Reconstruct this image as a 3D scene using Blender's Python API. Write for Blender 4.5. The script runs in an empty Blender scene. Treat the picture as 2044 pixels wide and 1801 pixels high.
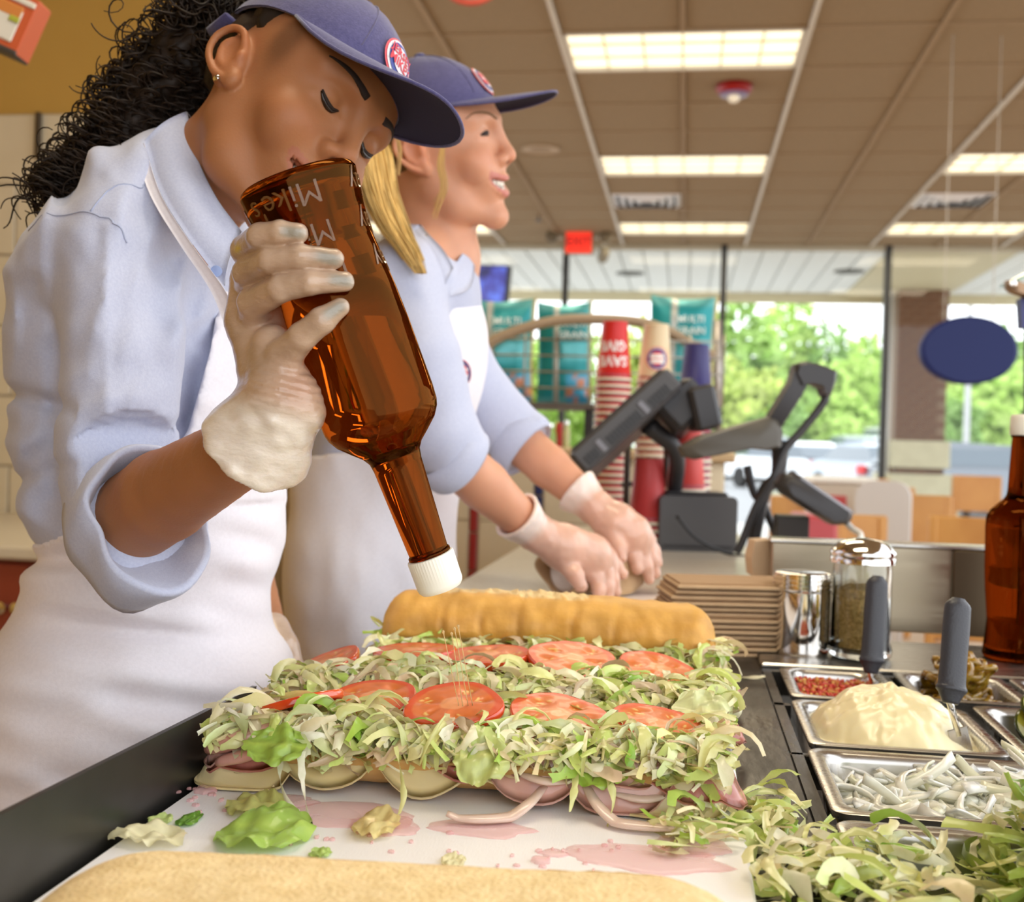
import bpy, bmesh, math, random
import numpy as np
from mathutils import Vector, Matrix, Euler, noise as mnoise

random.seed(7)
rng = np.random.default_rng(11)
SC = bpy.context.scene
COL = SC.collection

# ------------------------------------------------------------------ camera
F, CX, CY = 2300.0, 1022.0, 900.5
_y, _p, _r = math.radians(8.5), math.radians(0.46), math.radians(1.7)
FW = np.array([-math.sin(_y) * math.cos(_p), math.cos(_y) * math.cos(_p), -math.sin(_p)])
_r0 = np.array([math.cos(_y), math.sin(_y), 0.0])
_u0 = np.cross(_r0, FW)
RT = math.cos(_r) * _r0 + math.sin(_r) * _u0
UP = np.cross(RT, FW)
CAM = np.array([0.0, 0.0, 1.2])

cam_d = bpy.data.cameras.new('camera')
cam = bpy.data.objects.new('camera', cam_d)
COL.objects.link(cam)
cam.matrix_world = Matrix(((RT[0], UP[0], -FW[0], CAM[0]), (RT[1], UP[1], -FW[1], CAM[1]),
                           (RT[2], UP[2], -FW[2], CAM[2]), (0, 0, 0, 1)))
cam_d.sensor_width = 36.0
cam_d.sensor_fit = 'HORIZONTAL'
cam_d.lens = F / 2044.0 * 36.0
cam_d.clip_start, cam_d.clip_end = 0.05, 500
cam_d.dof.use_dof = True
cam_d.dof.focus_distance = 0.86
cam_d.dof.aperture_fstop = 7.5
SC.camera = cam

# ------------------------------------------------------------------ world, light, exposure
SC.view_settings.view_transform = 'Standard'
SC.view_settings.look = 'None'
SC.view_settings.gamma = 1.0
SC.view_settings.use_curve_mapping = False
SC.view_settings.exposure = 0.18
W = bpy.data.worlds.new('overcast_sky')
SC.world = W
W.use_nodes = True
_bg = W.node_tree.nodes['Background']
_bg.inputs['Color'].default_value = (0.93, 0.96, 1.0, 1)
_bg.inputs['Strength'].default_value = 2.6


def area_light(name, loc, rot, size, size_y, power, col):
    l = bpy.data.lights.new(name, 'AREA')
    l.shape = 'RECTANGLE'
    l.size, l.size_y, l.energy, l.color = size, size_y, power, col
    o = bpy.data.objects.new(name, l)
    o.location, o.rotation_euler = loc, rot
    COL.objects.link(o)
    return o


SC.cycles.max_bounces = 8
SC.cycles.diffuse_bounces = 4
SC.cycles.glossy_bounces = 4
SC.cycles.transmission_bounces = 8
SC.cycles.caustics_reflective = False


# ------------------------------------------------------------------ picture <-> world helpers
def ray(x, y):
    return FW + (x - CX) / F * RT - (y - CY) / F * UP


def P(x, y, d):
    """the point seen at pixel x, y at depth d"""
    return CAM + ray(x, y) * d


def G(x, y, h):
    """the point seen at pixel x, y on the horizontal plane z = h"""
    r = ray(x, y)
    return CAM + r * ((h - CAM[2]) / r[2])


def YP(x, y, Y):
    r = ray(x, y)
    return CAM + r * (Y / r[1])


def XP(x, y, X):
    r = ray(x, y)
    return CAM + r * (X / r[0])


def pxm(d):
    return d / F


# ------------------------------------------------------------------ materials
MATS = {}


def _n(t, kind, **kw):
    n = t.nodes.new(kind)
    for k, v in kw.items():
        setattr(n, k, v)
    return n


def mat(name, col=(.8, .8, .8), rough=.5, metal=0., spec=.5, col2=None, scale=20., detail=3., bump=0., bscale=None,
        attr=False, emit=None, estr=0., trans=0., ior=1.45, sss=0., sssc=None, sheen=0., coat=0., stretch=None, rough2=None,
        alpha=1., contrast=(.35, .65), bdist=.002, transl=0.):
    if name in MATS:
        return MATS[name]
    m = bpy.data.materials.new(name)
    m.use_nodes = True
    t = m.node_tree
    b = t.nodes['Principled BSDF']
    I = b.inputs
    I['Base Color'].default_value = (*col, 1)
    I['Roughness'].default_value = rough
    I['Metallic'].default_value = metal
    I['Specular IOR Level'].default_value = spec
    I['IOR'].default_value = ior
    I['Transmission Weight'].default_value = trans
    I['Coat Weight'].default_value = coat
    I['Coat Roughness'].default_value = .08
    I['Sheen Weight'].default_value = sheen
    I['Alpha'].default_value = alpha
    if sss:
        I['Subsurface Weight'].default_value = sss
        I['Subsurface Radius'].default_value = sssc or (.01, .004, .002)
        I['Subsurface Scale'].default_value = 1.0
    if emit:
        I['Emission Color'].default_value = (*emit, 1)
        I['Emission Strength'].default_value = estr
    need = col2 or bump or rough2
    if need:
        tc = _n(t, 'ShaderNodeTexCoord')
        mp = _n(t, 'ShaderNodeMapping')
        if stretch:
            mp.inputs['Scale'].default_value = stretch
        t.links.new(tc.outputs['Object'], mp.inputs['Vector'])
        nz = _n(t, 'ShaderNodeTexNoise')
        nz.inputs['Scale'].default_value = scale
        nz.inputs['Detail'].default_value = detail
        t.links.new(mp.outputs['Vector'], nz.inputs['Vector'])
    base = None
    if attr:
        at = _n(t, 'ShaderNodeVertexColor', layer_name='Col')
        base = at.outputs['Color']
    if col2:
        rp = _n(t, 'ShaderNodeMapRange')
        rp.inputs['From Min'].default_value, rp.inputs['From Max'].default_value = contrast
        t.links.new(nz.outputs['Fac'], rp.inputs['Value'])
        mx = _n(t, 'ShaderNodeMix', data_type='RGBA')
        t.links.new(rp.outputs['Result'], mx.inputs[0])
        mx.inputs[6].default_value = (*col, 1)
        mx.inputs[7].default_value = (*col2, 1)
        if base is not None:
            ml = _n(t, 'ShaderNodeMix', data_type='RGBA', blend_type='MULTIPLY')
            ml.inputs[0].default_value = 1
            t.links.new(base, ml.inputs[6])
            t.links.new(mx.outputs[2], ml.inputs[7])
            base = ml.outputs[2]
        else:
            base = mx.outputs[2]
    if base is not None:
        t.links.new(base, I['Base Color'])
    if rough2 is not None:
        r2 = _n(t, 'ShaderNodeMapRange')
        r2.inputs['From Min'].default_value, r2.inputs['From Max'].default_value = contrast
        r2.inputs['To Min'].default_value, r2.inputs['To Max'].default_value = rough, rough2
        t.links.new(nz.outputs['Fac'], r2.inputs['Value'])
        t.links.new(r2.outputs['Result'], I['Roughness'])
    if bump:
        src = nz
        if bscale:
            src = _n(t, 'ShaderNodeTexNoise')
            src.inputs['Scale'].default_value = bscale
            src.inputs['Detail'].default_value = 4
            t.links.new(mp.outputs['Vector'], src.inputs['Vector'])
        bp = _n(t, 'ShaderNodeBump')
        bp.inputs['Strength'].default_value = bump
        bp.inputs['Distance'].default_value = bdist
        t.links.new(src.outputs['Fac'], bp.inputs['Height'])
        t.links.new(bp.outputs['Normal'], I['Normal'])
    if transl:
        tr = _n(t, 'ShaderNodeBsdfTranslucent')
        if base is not None:
            t.links.new(base, tr.inputs['Color'])
        else:
            tr.inputs['Color'].default_value = (*col, 1)
        ms = _n(t, 'ShaderNodeMixShader')
        ms.inputs[0].default_value = transl
        t.links.new(b.outputs[0], ms.inputs[1])
        t.links.new(tr.outputs[0], ms.inputs[2])
        t.links.new(ms.outputs[0], t.nodes['Material Output'].inputs['Surface'])
    MATS[name] = m
    return m


def glass_mat(name, col, rough=0.0, ior=1.5, density=None, dcol=None):
    if name in MATS:
        return MATS[name]
    m = bpy.data.materials.new(name)
    m.use_nodes = True
    t = m.node_tree
    t.nodes.remove(t.nodes['Principled BSDF'])
    g = _n(t, 'ShaderNodeBsdfGlass')
    g.inputs['Color'].default_value = (*col, 1)
    g.inputs['Roughness'].default_value = rough
    g.inputs['IOR'].default_value = ior
    t.links.new(g.outputs[0], t.nodes['Material Output'].inputs['Surface'])
    if density:
        a = _n(t, 'ShaderNodeVolumeAbsorption')
        a.inputs['Color'].default_value = (*dcol, 1)
        a.inputs['Density'].default_value = density
        t.links.new(a.outputs[0], t.nodes['Material Output'].inputs['Volume'])
    MATS[name] = m
    return m


def pane_mat(name, tint=(1, 1, 1), refl=.06):
    """thin window glass: mostly clear, a little mirror"""
    if name in MATS:
        return MATS[name]
    m = bpy.data.materials.new(name)
    m.use_nodes = True
    t = m.node_tree
    t.nodes.remove(t.nodes['Principled BSDF'])
    tr = _n(t, 'ShaderNodeBsdfTransparent')
    tr.inputs[0].default_value = (*tint, 1)
    gl = _n(t, 'ShaderNodeBsdfGlossy')
    gl.inputs['Roughness'].default_value = .01
    ms = _n(t, 'ShaderNodeMixShader')
    ms.inputs[0].default_value = refl
    t.links.new(tr.outputs[0], ms.inputs[1])
    t.links.new(gl.outputs[0], ms.inputs[2])
    t.links.new(ms.outputs[0], t.nodes['Material Output'].inputs['Surface'])
    MATS[name] = m
    return m


# ------------------------------------------------------------------ objects
def setp(o, label=None, cat=None, group=None, kind=None):
    if label:
        o['label'] = label
    if cat:
        o['category'] = cat
    if group:
        o['group'] = group
    if kind:
        o['kind'] = kind
    return o


def empty(name, loc, label=None, cat=None, group=None, kind=None):
    o = bpy.data.objects.new(name, None)
    o.empty_display_size = .02
    o.location = tuple(float(v) for v in loc)
    COL.objects.link(o)
    return setp(o, label, cat, group, kind)


def wm(o):
    """world matrix from the stored transforms, no depsgraph needed"""
    m = o.matrix_basis.copy()
    if o.parent:
        m = wm(o.parent) @ o.matrix_parent_inverse @ m
    return m


def attach(o, parent):
    """parent, keeping the place in the world"""
    w = wm(o)
    o.parent = parent
    o.matrix_parent_inverse = wm(parent).inverted()
    return o


def mesh(name, V, Fc, m=None, parent=None, smooth=True, colors=None, origin=None, mats=None, midx=None, label=None):
    me = bpy.data.meshes.new(name)
    V = np.asarray(V, float).reshape(-1, 3)
    if origin is not None:
        V = V - np.asarray(origin, float)
    if isinstance(Fc, np.ndarray):
        nf, k = Fc.shape
        me.vertices.add(len(V))
        me.vertices.foreach_set('co', V.astype(np.float32).ravel())
        me.loops.add(nf * k)
        me.loops.foreach_set('vertex_index', Fc.astype(np.int32).ravel())
        me.polygons.add(nf)
        me.polygons.foreach_set('loop_start', np.arange(0, nf * k, k, dtype=np.int32))
        me.update(calc_edges=True)
    else:
        me.from_pydata(V.tolist(), [], [tuple(int(i) for i in f) for f in Fc])
    if smooth:
        me.polygons.foreach_set('use_smooth', np.ones(len(me.polygons), bool))
    if colors is not None:
        a = me.color_attributes.new('Col', 'FLOAT_COLOR', 'POINT')
        c = np.ones((len(V), 4), np.float32)
        c[:, :3] = colors
        a.data.foreach_set('color', c.ravel())
    for mm in (mats or ([m] if m else [])):
        me.materials.append(mm)
    if midx is not None:
        me.polygons.foreach_set('material_index', np.asarray(midx, np.int32))
    o = bpy.data.objects.new(name, me)
    if origin is not None:
        o.location = tuple(float(v) for v in origin)
    COL.objects.link(o)
    if parent:
        attach(o, parent)
    if label:
        o['label'] = label
    return o


def inst(src, name, mw, parent=None):
    """another object with src's mesh data"""
    o = bpy.data.objects.new(name, src.data)
    COL.objects.link(o)
    o.matrix_basis = mw
    if parent:
        attach(o, parent)
    return o


def shade_flat_by_angle(o, deg=35):
    me = o.data
    me.set_sharp_from_angle(angle=math.radians(deg))
    return o


class MB:
    """collects verts and faces of one part"""

    def __init__(s):
        s.v, s.f, s.c = [], [], []

    def add(s, V, Fc, col=None):
        b = len(s.v)
        s.v += [tuple(map(float, p)) for p in V]
        s.f += [tuple(int(i) + b for i in f) for f in Fc]
        if col is not None:
            col = np.asarray(col, float)
            s.c += [tuple(col)] * len(V) if col.ndim == 1 else [tuple(c) for c in col]
        return s

    def obj(s, name, m, parent=None, smooth=False, origin=None, sharp=None, label=None):
        o = mesh(name, s.v, s.f, m, parent, smooth or sharp is not None, s.c or None, origin, label=label)
        if sharp is not None:
            shade_flat_by_angle(o, sharp)
        return o


def box_vf(c, s, R=None, bev=0.0, taper=1.0):
    """box centred at c with full sizes s, R 3x3 columns, chamfered edges"""
    hx, hy, hz = (v / 2 for v in s)
    if bev <= 0:
        V = [(x * hx * (taper if z > 0 else 1), y * hy * (taper if z > 0 else 1), z * hz) for z in (-1, 1) for x, y in ((-1, -1), (1, -1), (1, 1), (-1, 1))]
        Fc = [(3, 2, 1, 0), (4, 5, 6, 7), (0, 1, 5, 4), (1, 2, 6, 5), (2, 3, 7, 6), (3, 0, 4, 7)]
    else:
        b = min(bev, hx * .99, hy * .99, hz * .99)

        def ring(ix, iy, z):
            cx, cy = hx - ix, hy - iy
            k = b * .999
            return [(-cx + k, -cy, z), (cx - k, -cy, z), (cx, -cy + k, z), (cx, cy - k, z), (cx - k, cy, z), (-cx + k, cy, z), (-cx, cy - k, z), (-cx, -cy + k, z)]
        rings = [ring(b * .98, b * .98, -hz), ring(0, 0, -hz + b), ring(0, 0, hz - b), ring(b * .98, b * .98, hz)]
        V = [p for r in rings for p in r]
        Fc = [tuple(range(7, -1, -1)), tuple(range(24, 32))]
        for k in range(3):
            for i in range(8):
                j = (i + 1) % 8
                Fc.append((k * 8 + i, k * 8 + j, (k + 1) * 8 + j, (k + 1) * 8 + i))
    V = np.array(V)
    if R is not None:
        V = V @ np.asarray(R).T
    return V + np.asarray(c, float), Fc


def box(name, c, s, m, parent=None, R=None, bev=.002, label=None):
    V, Fc = box_vf(c, s, R, bev)
    return mesh(name, V, Fc, m, parent, smooth=False, origin=c, label=label)


def boxmm(name, lo, hi, m, parent=None, bev=.002, label=None):
    lo, hi = np.array(lo, float), np.array(hi, float)
    return box(name, (lo + hi) / 2, np.abs(hi - lo), m, parent, bev=bev, label=label)


def frame_from(axis, hint=(0, 0, 1)):
    a = np.asarray(axis, float)
    a = a / np.linalg.norm(a)
    h = np.asarray(hint, float)
    if abs(a @ h) / np.linalg.norm(h) > .95:
        h = np.array([1., 0, 0]) if abs(a[0]) < .9 else np.array([0, 1., 0])
    x = np.cross(h, a)
    x /= np.linalg.norm(x)
    y = np.cross(a, x)
    return x, y, a


def lathe_vf(prof, base, axis=(0, 0, 1), n=32, cap=True, hint=(0, 1, 0)):
    """prof: list of (radius, height along axis)"""
    x, y, a = frame_from(axis, hint)
    base = np.asarray(base, float)
    V, Fc = [], []
    for r, h in prof:
        for k in range(n):
            t = 2 * math.pi * k / n
            V.append(base + a * h + (x * math.cos(t) + y * math.sin(t)) * r)
    for i in range(len(prof) - 1):
        for k in range(n):
            k2 = (k + 1) % n
            Fc.append((i * n + k, i * n + k2, (i + 1) * n + k2, (i + 1) * n + k))
    if cap:
        Fc.append(tuple(range(n - 1, -1, -1)))
        Fc.append(tuple((len(prof) - 1) * n + k for k in range(n)))
    return V, Fc


def lathe(name, prof, base, m, parent=None, axis=(0, 0, 1), n=32, cap=True, sharp=40, label=None):
    V, Fc = lathe_vf(prof, base, axis, n, cap)
    o = mesh(name, V, Fc, m, parent, True, origin=base, label=label)
    shade_flat_by_angle(o, sharp)
    return o


def smooth_path(pts, n=8):
    """Catmull-Rom through pts"""
    p = [np.asarray(q, float) for q in pts]
    if len(p) < 3:
        return [p[0] + (p[-1] - p[0]) * k / n for k in range(n + 1)]
    p = [2 * p[0] - p[1]] + p + [2 * p[-1] - p[-2]]
    out = []
    for i in range(1, len(p) - 2):
        a, b, c, d = p[i - 1], p[i], p[i + 1], p[i + 2]
        for k in range(n):
            t = k / n
            out.append(.5 * (2 * b + (c - a) * t + (2 * a - 5 * b + 4 * c - d) * t * t + (3 * b - a - 3 * c + d) * t ** 3))
    out.append(p[-2])
    return out


def tube_vf(path, r, n=8, cap=True, flat=1.0, hint=(0, 0, 1)):
    path = [np.asarray(p, float) for p in path]
    m = len(path)
    rr = [r] * m if np.isscalar(r) else [np.interp(i / (m - 1), np.linspace(0, 1, len(r)), r) for i in range(m)]
    V, Fc = [], []
    px = None
    for i, p in enumerate(path):
        d = path[min(i + 1, m - 1)] - path[max(i - 1, 0)]
        d = d / (np.linalg.norm(d) + 1e-12)
        if px is None:
            x, y, _ = frame_from(d, hint)
        else:
            x = px - d * (px @ d)
            x /= np.linalg.norm(x) + 1e-12
            y = np.cross(d, x)
        px = x
        for k in range(n):
            t = 2 * math.pi * k / n
            V.append(p + (x * math.cos(t) + y * math.sin(t) * flat) * rr[i])
    for i in range(m - 1):
        for k in range(n):
            k2 = (k + 1) % n
            Fc.append((i * n + k, i * n + k2, (i + 1) * n + k2, (i + 1) * n + k))
    if cap:
        Fc.append(tuple(range(n - 1, -1, -1)))
        Fc.append(tuple((m - 1) * n + k for k in range(n)))
    return V, Fc


def tube(name, pts, r, m, parent=None, n=8, sm=6, flat=1.0, label=None):
    path = smooth_path(pts, sm) if sm else pts
    V, Fc = tube_vf(path, r, n, True, flat)
    return mesh(name, V, Fc, m, parent, True, origin=pts[0], label=label)


def loft_vf(rings, closed=True, cap=True):
    n = len(rings[0])
    V = [p for r in rings for p in r]
    Fc = []
    for i in range(len(rings) - 1):
        for k in range(n if closed else n - 1):
            k2 = (k + 1) % n
            Fc.append((i * n + k, i * n + k2, (i + 1) * n + k2, (i + 1) * n + k))
    if cap and closed:
        Fc.append(tuple(range(n - 1, -1, -1)))
        Fc.append(tuple((len(rings) - 1) * n + k for k in range(n)))
    return V, Fc


def prism_vf(outline, d):
    """outline: 3D points of a planar polygon, d: extrusion vector"""
    o = [np.asarray(p, float) for p in outline]
    n = len(o)
    V = o + [p + np.asarray(d, float) for p in o]
    Fc = [tuple(range(n - 1, -1, -1)), tuple(range(n, 2 * n))]
    for k in range(n):
        k2 = (k + 1) % n
        Fc.append((k, k2, n + k2, n + k))
    return V, Fc


def rrect(hx, hy, r, n=5):
    """rounded rectangle outline, counter-clockwise"""
    out = []
    for cx, cy, a0 in ((hx - r, hy - r, 0), (-hx + r, hy - r, 90), (-hx + r, -hy + r, 180), (hx - r, -hy + r, 270)):
        for k in range(n + 1):
            a = math.radians(a0 + 90 * k / n)
            out.append((cx + r * math.cos(a), cy + r * math.sin(a)))
    return out


def text_vf(s, size=1.0, extrude=0.0, bold=0.0, align='CENTER', res=2):
    """letters as a mesh in the xy plane, z is the extrusion"""
    cu = bpy.data.curves.new('lettering', 'FONT')
    cu.body, cu.size, cu.extrude, cu.offset = s, size, extrude, bold
    cu.align_x, cu.align_y = align, 'CENTER'
    cu.resolution_u = res
    o = bpy.data.objects.new('lettering', cu)
    COL.objects.link(o)
    dg = bpy.context.evaluated_depsgraph_get()
    me = bpy.data.meshes.new_from_object(o.evaluated_get(dg))
    V = np.zeros(len(me.vertices) * 3)
    me.vertices.foreach_get('co', V)
    Fc = [tuple(p.vertices) for p in me.polygons]
    bpy.data.objects.remove(o)
    bpy.data.curves.remove(cu)
    bpy.data.meshes.remove(me)
    return V.reshape(-1, 3), Fc


# ------------------------------------------------------------------ smooth noise on arrays
_LAT = rng.random((32, 32, 32)).astype(np.float32) * 2 - 1


def vnoise(p, s=1.0, seed=0):
    """smooth value noise in -1..1, p (...,3)"""
    q = np.asarray(p, np.float32) * s + seed * 7.31
    i = np.floor(q).astype(np.int32)
    f = q - i
    f = f * f * (3 - 2 * f)
    i0, i1 = i & 31, (i + 1) & 31
    x0, y0, z0 = i0[..., 0], i0[..., 1], i0[..., 2]
    x1, y1, z1 = i1[..., 0], i1[..., 1], i1[..., 2]
    fx, fy, fz = f[..., 0], f[..., 1], f[..., 2]
    L = _LAT
    a = L[x0, y0, z0] * (1 - fx) + L[x1, y0, z0] * fx
    b = L[x0, y1, z0] * (1 - fx) + L[x1, y1, z0] * fx
    c = L[x0, y0, z1] * (1 - fx) + L[x1, y0, z1] * fx
    d = L[x0, y1, z1] * (1 - fx) + L[x1, y1, z1] * fx
    return (a * (1 - fy) + b * fy) * (1 - fz) + (c * (1 - fy) + d * fy) * fz


# ------------------------------------------------------------------ signed distance fields -> mesh
class SDF:
    def __init__(s, xs, ys, zs, big=.5):
        s.x, s.y, s.z = (np.asarray(a, np.float32) for a in (xs, ys, zs))
        s.d = np.full((len(s.x), len(s.y), len(s.z)), big, np.float32)

    @staticmethod
    def axis(a, b, h, fine=None):
        """grid coordinates a..b at step h; fine = list of (lo, hi, step)"""
        out, x = [], a
        while x < b:
            out.append(x)
            st = h
            for lo, hi, f in (fine or []):
                if lo <= x < hi:
                    st = min(st, f)
                elif x < lo:
                    st = min(st, max(f, (lo - x)))
            x += st
        out.append(b)
        return np.array(out)

    def sub(s, lo, hi):
        i = [slice(max(0, int(np.searchsorted(a, l)) - 1), int(np.searchsorted(a, h)) + 1) for a, l, h in zip((s.x, s.y, s.z), lo, hi)]
        return tuple(i)

    def pts(s, i):
        X, Y, Z = np.meshgrid(s.x[i[0]], s.y[i[1]], s.z[i[2]], indexing='ij')
        return np.stack([X, Y, Z], -1)

    def comb(s, i, d, k, op):
        a = s.d[i]
        if op == 'add':
            if k > 0:
                h = np.clip(.5 + .5 * (d - a) / k, 0, 1)
                s.d[i] = d * (1 - h) + a * h - k * h * (1 - h)
            else:
                s.d[i] = np.minimum(a, d)
        elif op == 'cut':
            d = -d
            if k > 0:
                h = np.clip(.5 - .5 * (d - a) / k, 0, 1)
                s.d[i] = d * (1 - h) + a * h + k * h * (1 - h)
            else:
                s.d[i] = np.maximum(a, d)

    def cone(s, a, b, ra, rb, k=.01, op='add', m=.03):
        a, b = np.asarray(a, np.float32), np.asarray(b, np.float32)
        r = max(ra, rb) + k + m
        i = s.sub(np.minimum(a, b) - r, np.maximum(a, b) + r)
        p = s.pts(i) - a
        ba = b - a
        t = np.clip((p @ ba) / (ba @ ba + 1e-12), 0, 1)
        d = np.linalg.norm(p - t[..., None] * ba, axis=-1) - (ra + (rb - ra) * t)
        s.comb(i, d, k, op)
        return s

    def chain(s, pts, rs, k=.01, op='add', m=.03):
        for j in range(len(pts) - 1):
            s.cone(pts[j], pts[j + 1], rs[j], rs[j + 1], k if j == 0 else min(k, .006), op, m)
        return s

    def ell(s, c, r, R=None, k=.01, op='add', m=.03):
        c, r = np.asarray(c, np.float32), np.asarray(r, np.float32)
        R = np.eye(3) if R is None else np.asarray(R)
        ext = np.sqrt(((np.asarray(R) * r) ** 2).sum(1)) + k + m
        i = s.sub(c - ext, c + ext)
        p = (s.pts(i) - c) @ R.astype(np.float32)
        k0 = np.linalg.norm(p / r, axis=-1)
        k1 = np.linalg.norm(p / (r * r), axis=-1) + 1e-9
        s.comb(i, k0 * (k0 - 1) / k1, k, op)
        return s

    def mesh(s, iso=0.0):
        d = s.d - iso
        sg = d < 0
        nx, ny, nz = d.shape
        cs = np.zeros((nx - 1, ny - 1, nz - 1), np.int8)
        for a in (0, 1):
            for b in (0, 1):
                for c in (0, 1):
                    cs += sg[a:nx - 1 + a, b:ny - 1 + b, c:nz - 1 + c]
        act = np.argwhere((cs > 0) & (cs < 8))
        idx = np.full(cs.shape, -1, np.int32)
        idx[act[:, 0], act[:, 1], act[:, 2]] = np.arange(len(act))
        acc = np.zeros((len(act), 3))
        cnt = np.zeros(len(act))
        C3 = [(a, b, c) for a in (0, 1) for b in (0, 1) for c in (0, 1)]
        G3 = (s.x.astype(float), s.y.astype(float), s.z.astype(float))
        for a in C3:
            for ax in range(3):
                if a[ax]:
                    continue
                b = list(a)
                b[ax] = 1
                da = d[act[:, 0] + a[0], act[:, 1] + a[1], act[:, 2] + a[2]]
                db = d[act[:, 0] + b[0], act[:, 1] + b[1], act[:, 2] + b[2]]
                mk = (da < 0) != (db < 0)
                t = np.where(mk, da / np.where(mk, da - db, 1), 0)
                for q in range(3):
                    ca = G3[q][act[:, q] + a[q]]
                    cb = G3[q][act[:, q] + b[q]]
                    acc[:, q] += np.where(mk, ca + (cb - ca) * t, 0)
                cnt += mk
        V = acc / cnt[:, None]
        quads = []
        for ax in range(3):
            o1, o2 = (ax + 1) % 3, (ax + 2) % 3
            sl0, sl1 = [slice(None)] * 3, [slice(None)] * 3
            sl0[ax], sl1[ax] = slice(0, -1), slice(1, None)
            for q in (o1, o2):
                sl0[q] = slice(1, -1)
                sl1[q] = slice(1, -1)
            e = np.argwhere(sg[tuple(sl0)] != sg[tuple(sl1)])
            if not len(e):
                continue
            e[:, o1] += 1
            e[:, o2] += 1
            fl = sg[e[:, 0], e[:, 1], e[:, 2]]

            def cell(d1, d2):
                c = e.copy()
                c[:, o1] -= d1
                c[:, o2] -= d2
                return idx[c[:, 0], c[:, 1], c[:, 2]]
            q = np.stack([cell(1, 1), cell(0, 1), cell(0, 0), cell(1, 0)], 1)
            q[~fl] = q[~fl][:, ::-1]
            quads.append(q)
        Q = np.concatenate(quads)
        Q = Q[(Q >= 0).all(1)]
        return V, Q


def sample_field(s, p):
    """trilinear value of an SDF grid at points p"""
    out = []
    for q, a in enumerate((s.x, s.y, s.z)):
        i = np.clip(np.searchsorted(a, p[:, q]) - 1, 0, len(a) - 2)
        out.append((i, (p[:, q] - a[i]) / (a[i + 1] - a[i])))
    (i, f), (j, g), (k, h) = out
    d = s.d
    r = 0
    for a in (0, 1):
        for b in (0, 1):
            for c in (0, 1):
                r = r + d[i + a, j + b, k + c] * (f if a else 1 - f) * (g if b else 1 - g) * (h if c else 1 - h)
    return r


# ------------------------------------------------------------------ sloppy thin strips (lettuce, onion, curls of paper)
def strip_vf(c, direc, length, width, curl=1.0, seg=7, r=None, droop=0.0, arch=0.0, wob=.4, nrm=(0, 0, 1)):
    """one ribbon, two rows of faces, bent and twisted at random"""
    r = r or random
    d = np.asarray(direc, float)
    d /= np.linalg.norm(d) + 1e-9
    up = np.asarray(nrm, float)
    x, y, _ = frame_from(d, up)
    p = np.asarray(c, float) - d * length / 2
    a1, a2 = r.uniform(-1, 1) * curl, r.uniform(-1, 1) * curl
    tw = r.uniform(-1.5, 1.5) * curl
    ph = r.uniform(0, 6.28)
    V = []
    cu = r.uniform(-.35, .35)
    for i in range(seg + 1):
        t = i / seg
        dd = d * math.cos(a1 * (t - .5) * 2) + x * math.sin(a1 * (t - .5) * 2)
        dd = dd + y * (a2 * (t - .5) * 1.6 + arch * (.5 - t) * 2 - droop * t * t)
        dd /= np.linalg.norm(dd)
        ang = tw * (t - .5) + ph * .15
        sx = np.cross(dd, y)
        sx /= np.linalg.norm(sx) + 1e-9
        sy = np.cross(sx, dd)
        side = sx * math.cos(ang) + sy * math.sin(ang)
        nn = np.cross(side, dd)
        w = width * (.55 + .45 * math.sin(math.pi * min(max(t, .1), .9))) * (1 + wob * .5 * math.sin(ph + t * 9))
        j1, j2 = r.uniform(.7, 1.25), r.uniform(.7, 1.25)
        V += [p - side * w / 2 * j1, p + nn * w * cu, p + side * w / 2 * j2 + dd * (r.uniform(-.3, .3) * width if i in (0, seg) else 0)]
        p = p + dd * length / seg
    Fc = []
    for i in range(seg):
        b = i * 3
        Fc += [(b, b + 1, b + 4, b + 3), (b + 1, b + 2, b + 5, b + 4)]
    return V, Fc


# ================================================================== materials of the place
M_TILE = mat('ceiling_tile', (.31, .225, .13), .9, col2=(.28, .205, .118), scale=60, bump=.25, bscale=180)
M_TEE = mat('ceiling_tee', (.62, .58, .50), .5)
M_TEE_D = mat('ceiling_tee_brown', (.33, .23, .13), .7)
M_WALL_Y = mat('mustard_paint', (.50, .30, .065), .8, col2=(.47, .28, .058), scale=3, bump=.08, bscale=300)
M_CREAM = mat('cream_tile', (.68, .60, .44), .25, col2=(.64, .56, .40), scale=6)
M_GROUT = mat('grout', (.45, .38, .27), .9)
M_WHITE = mat('white_paint', (.8, .79, .75), .5)
M_FLOOR = mat('floor_tile', (.42, .30, .20), .4, col2=(.36, .25, .16), scale=2)
M_BLACKM = mat('black_metal', (.02, .02, .022), .4)
M_ALU = mat('dark_mullion', (.03, .03, .03), .45, .3)
M_STEEL = mat('stainless_steel', (.62, .60, .57), .22, 1., rough2=.34, scale=6, stretch=(2, 60, 2), col2=(.52, .50, .47))
M_STEEL_D = mat('wet_steel', (.105, .098, .088), .22, .75, col2=(.05, .046, .042), scale=9, rough2=.45, bump=.25, bscale=45, contrast=(.3, .7), stretch=(3, 1, 1))
M_CHROME = mat('chrome', (.78, .76, .73), .08, 1.)
M_WOOD = mat('honey_wood', (.55, .27, .07), .35, col2=(.45, .2, .05), scale=4, stretch=(1, 1, 9))
M_REDC = mat('red_laminate', (.30, .055, .03), .35)
M_BEIGE = mat('beige_counter', (.56, .50, .41), .3, col2=(.50, .44, .35), scale=90)
M_PLAST = mat('black_plastic', (.035, .033, .036), .42, bump=.15, bscale=400)
M_PLAST2 = mat('charcoal_plastic', (.075, .072, .075), .4)
M_KRAFT = mat('kraft_paper', (.56, .38, .21), .8, col2=(.50, .33, .18), scale=30, bump=.1)
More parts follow.
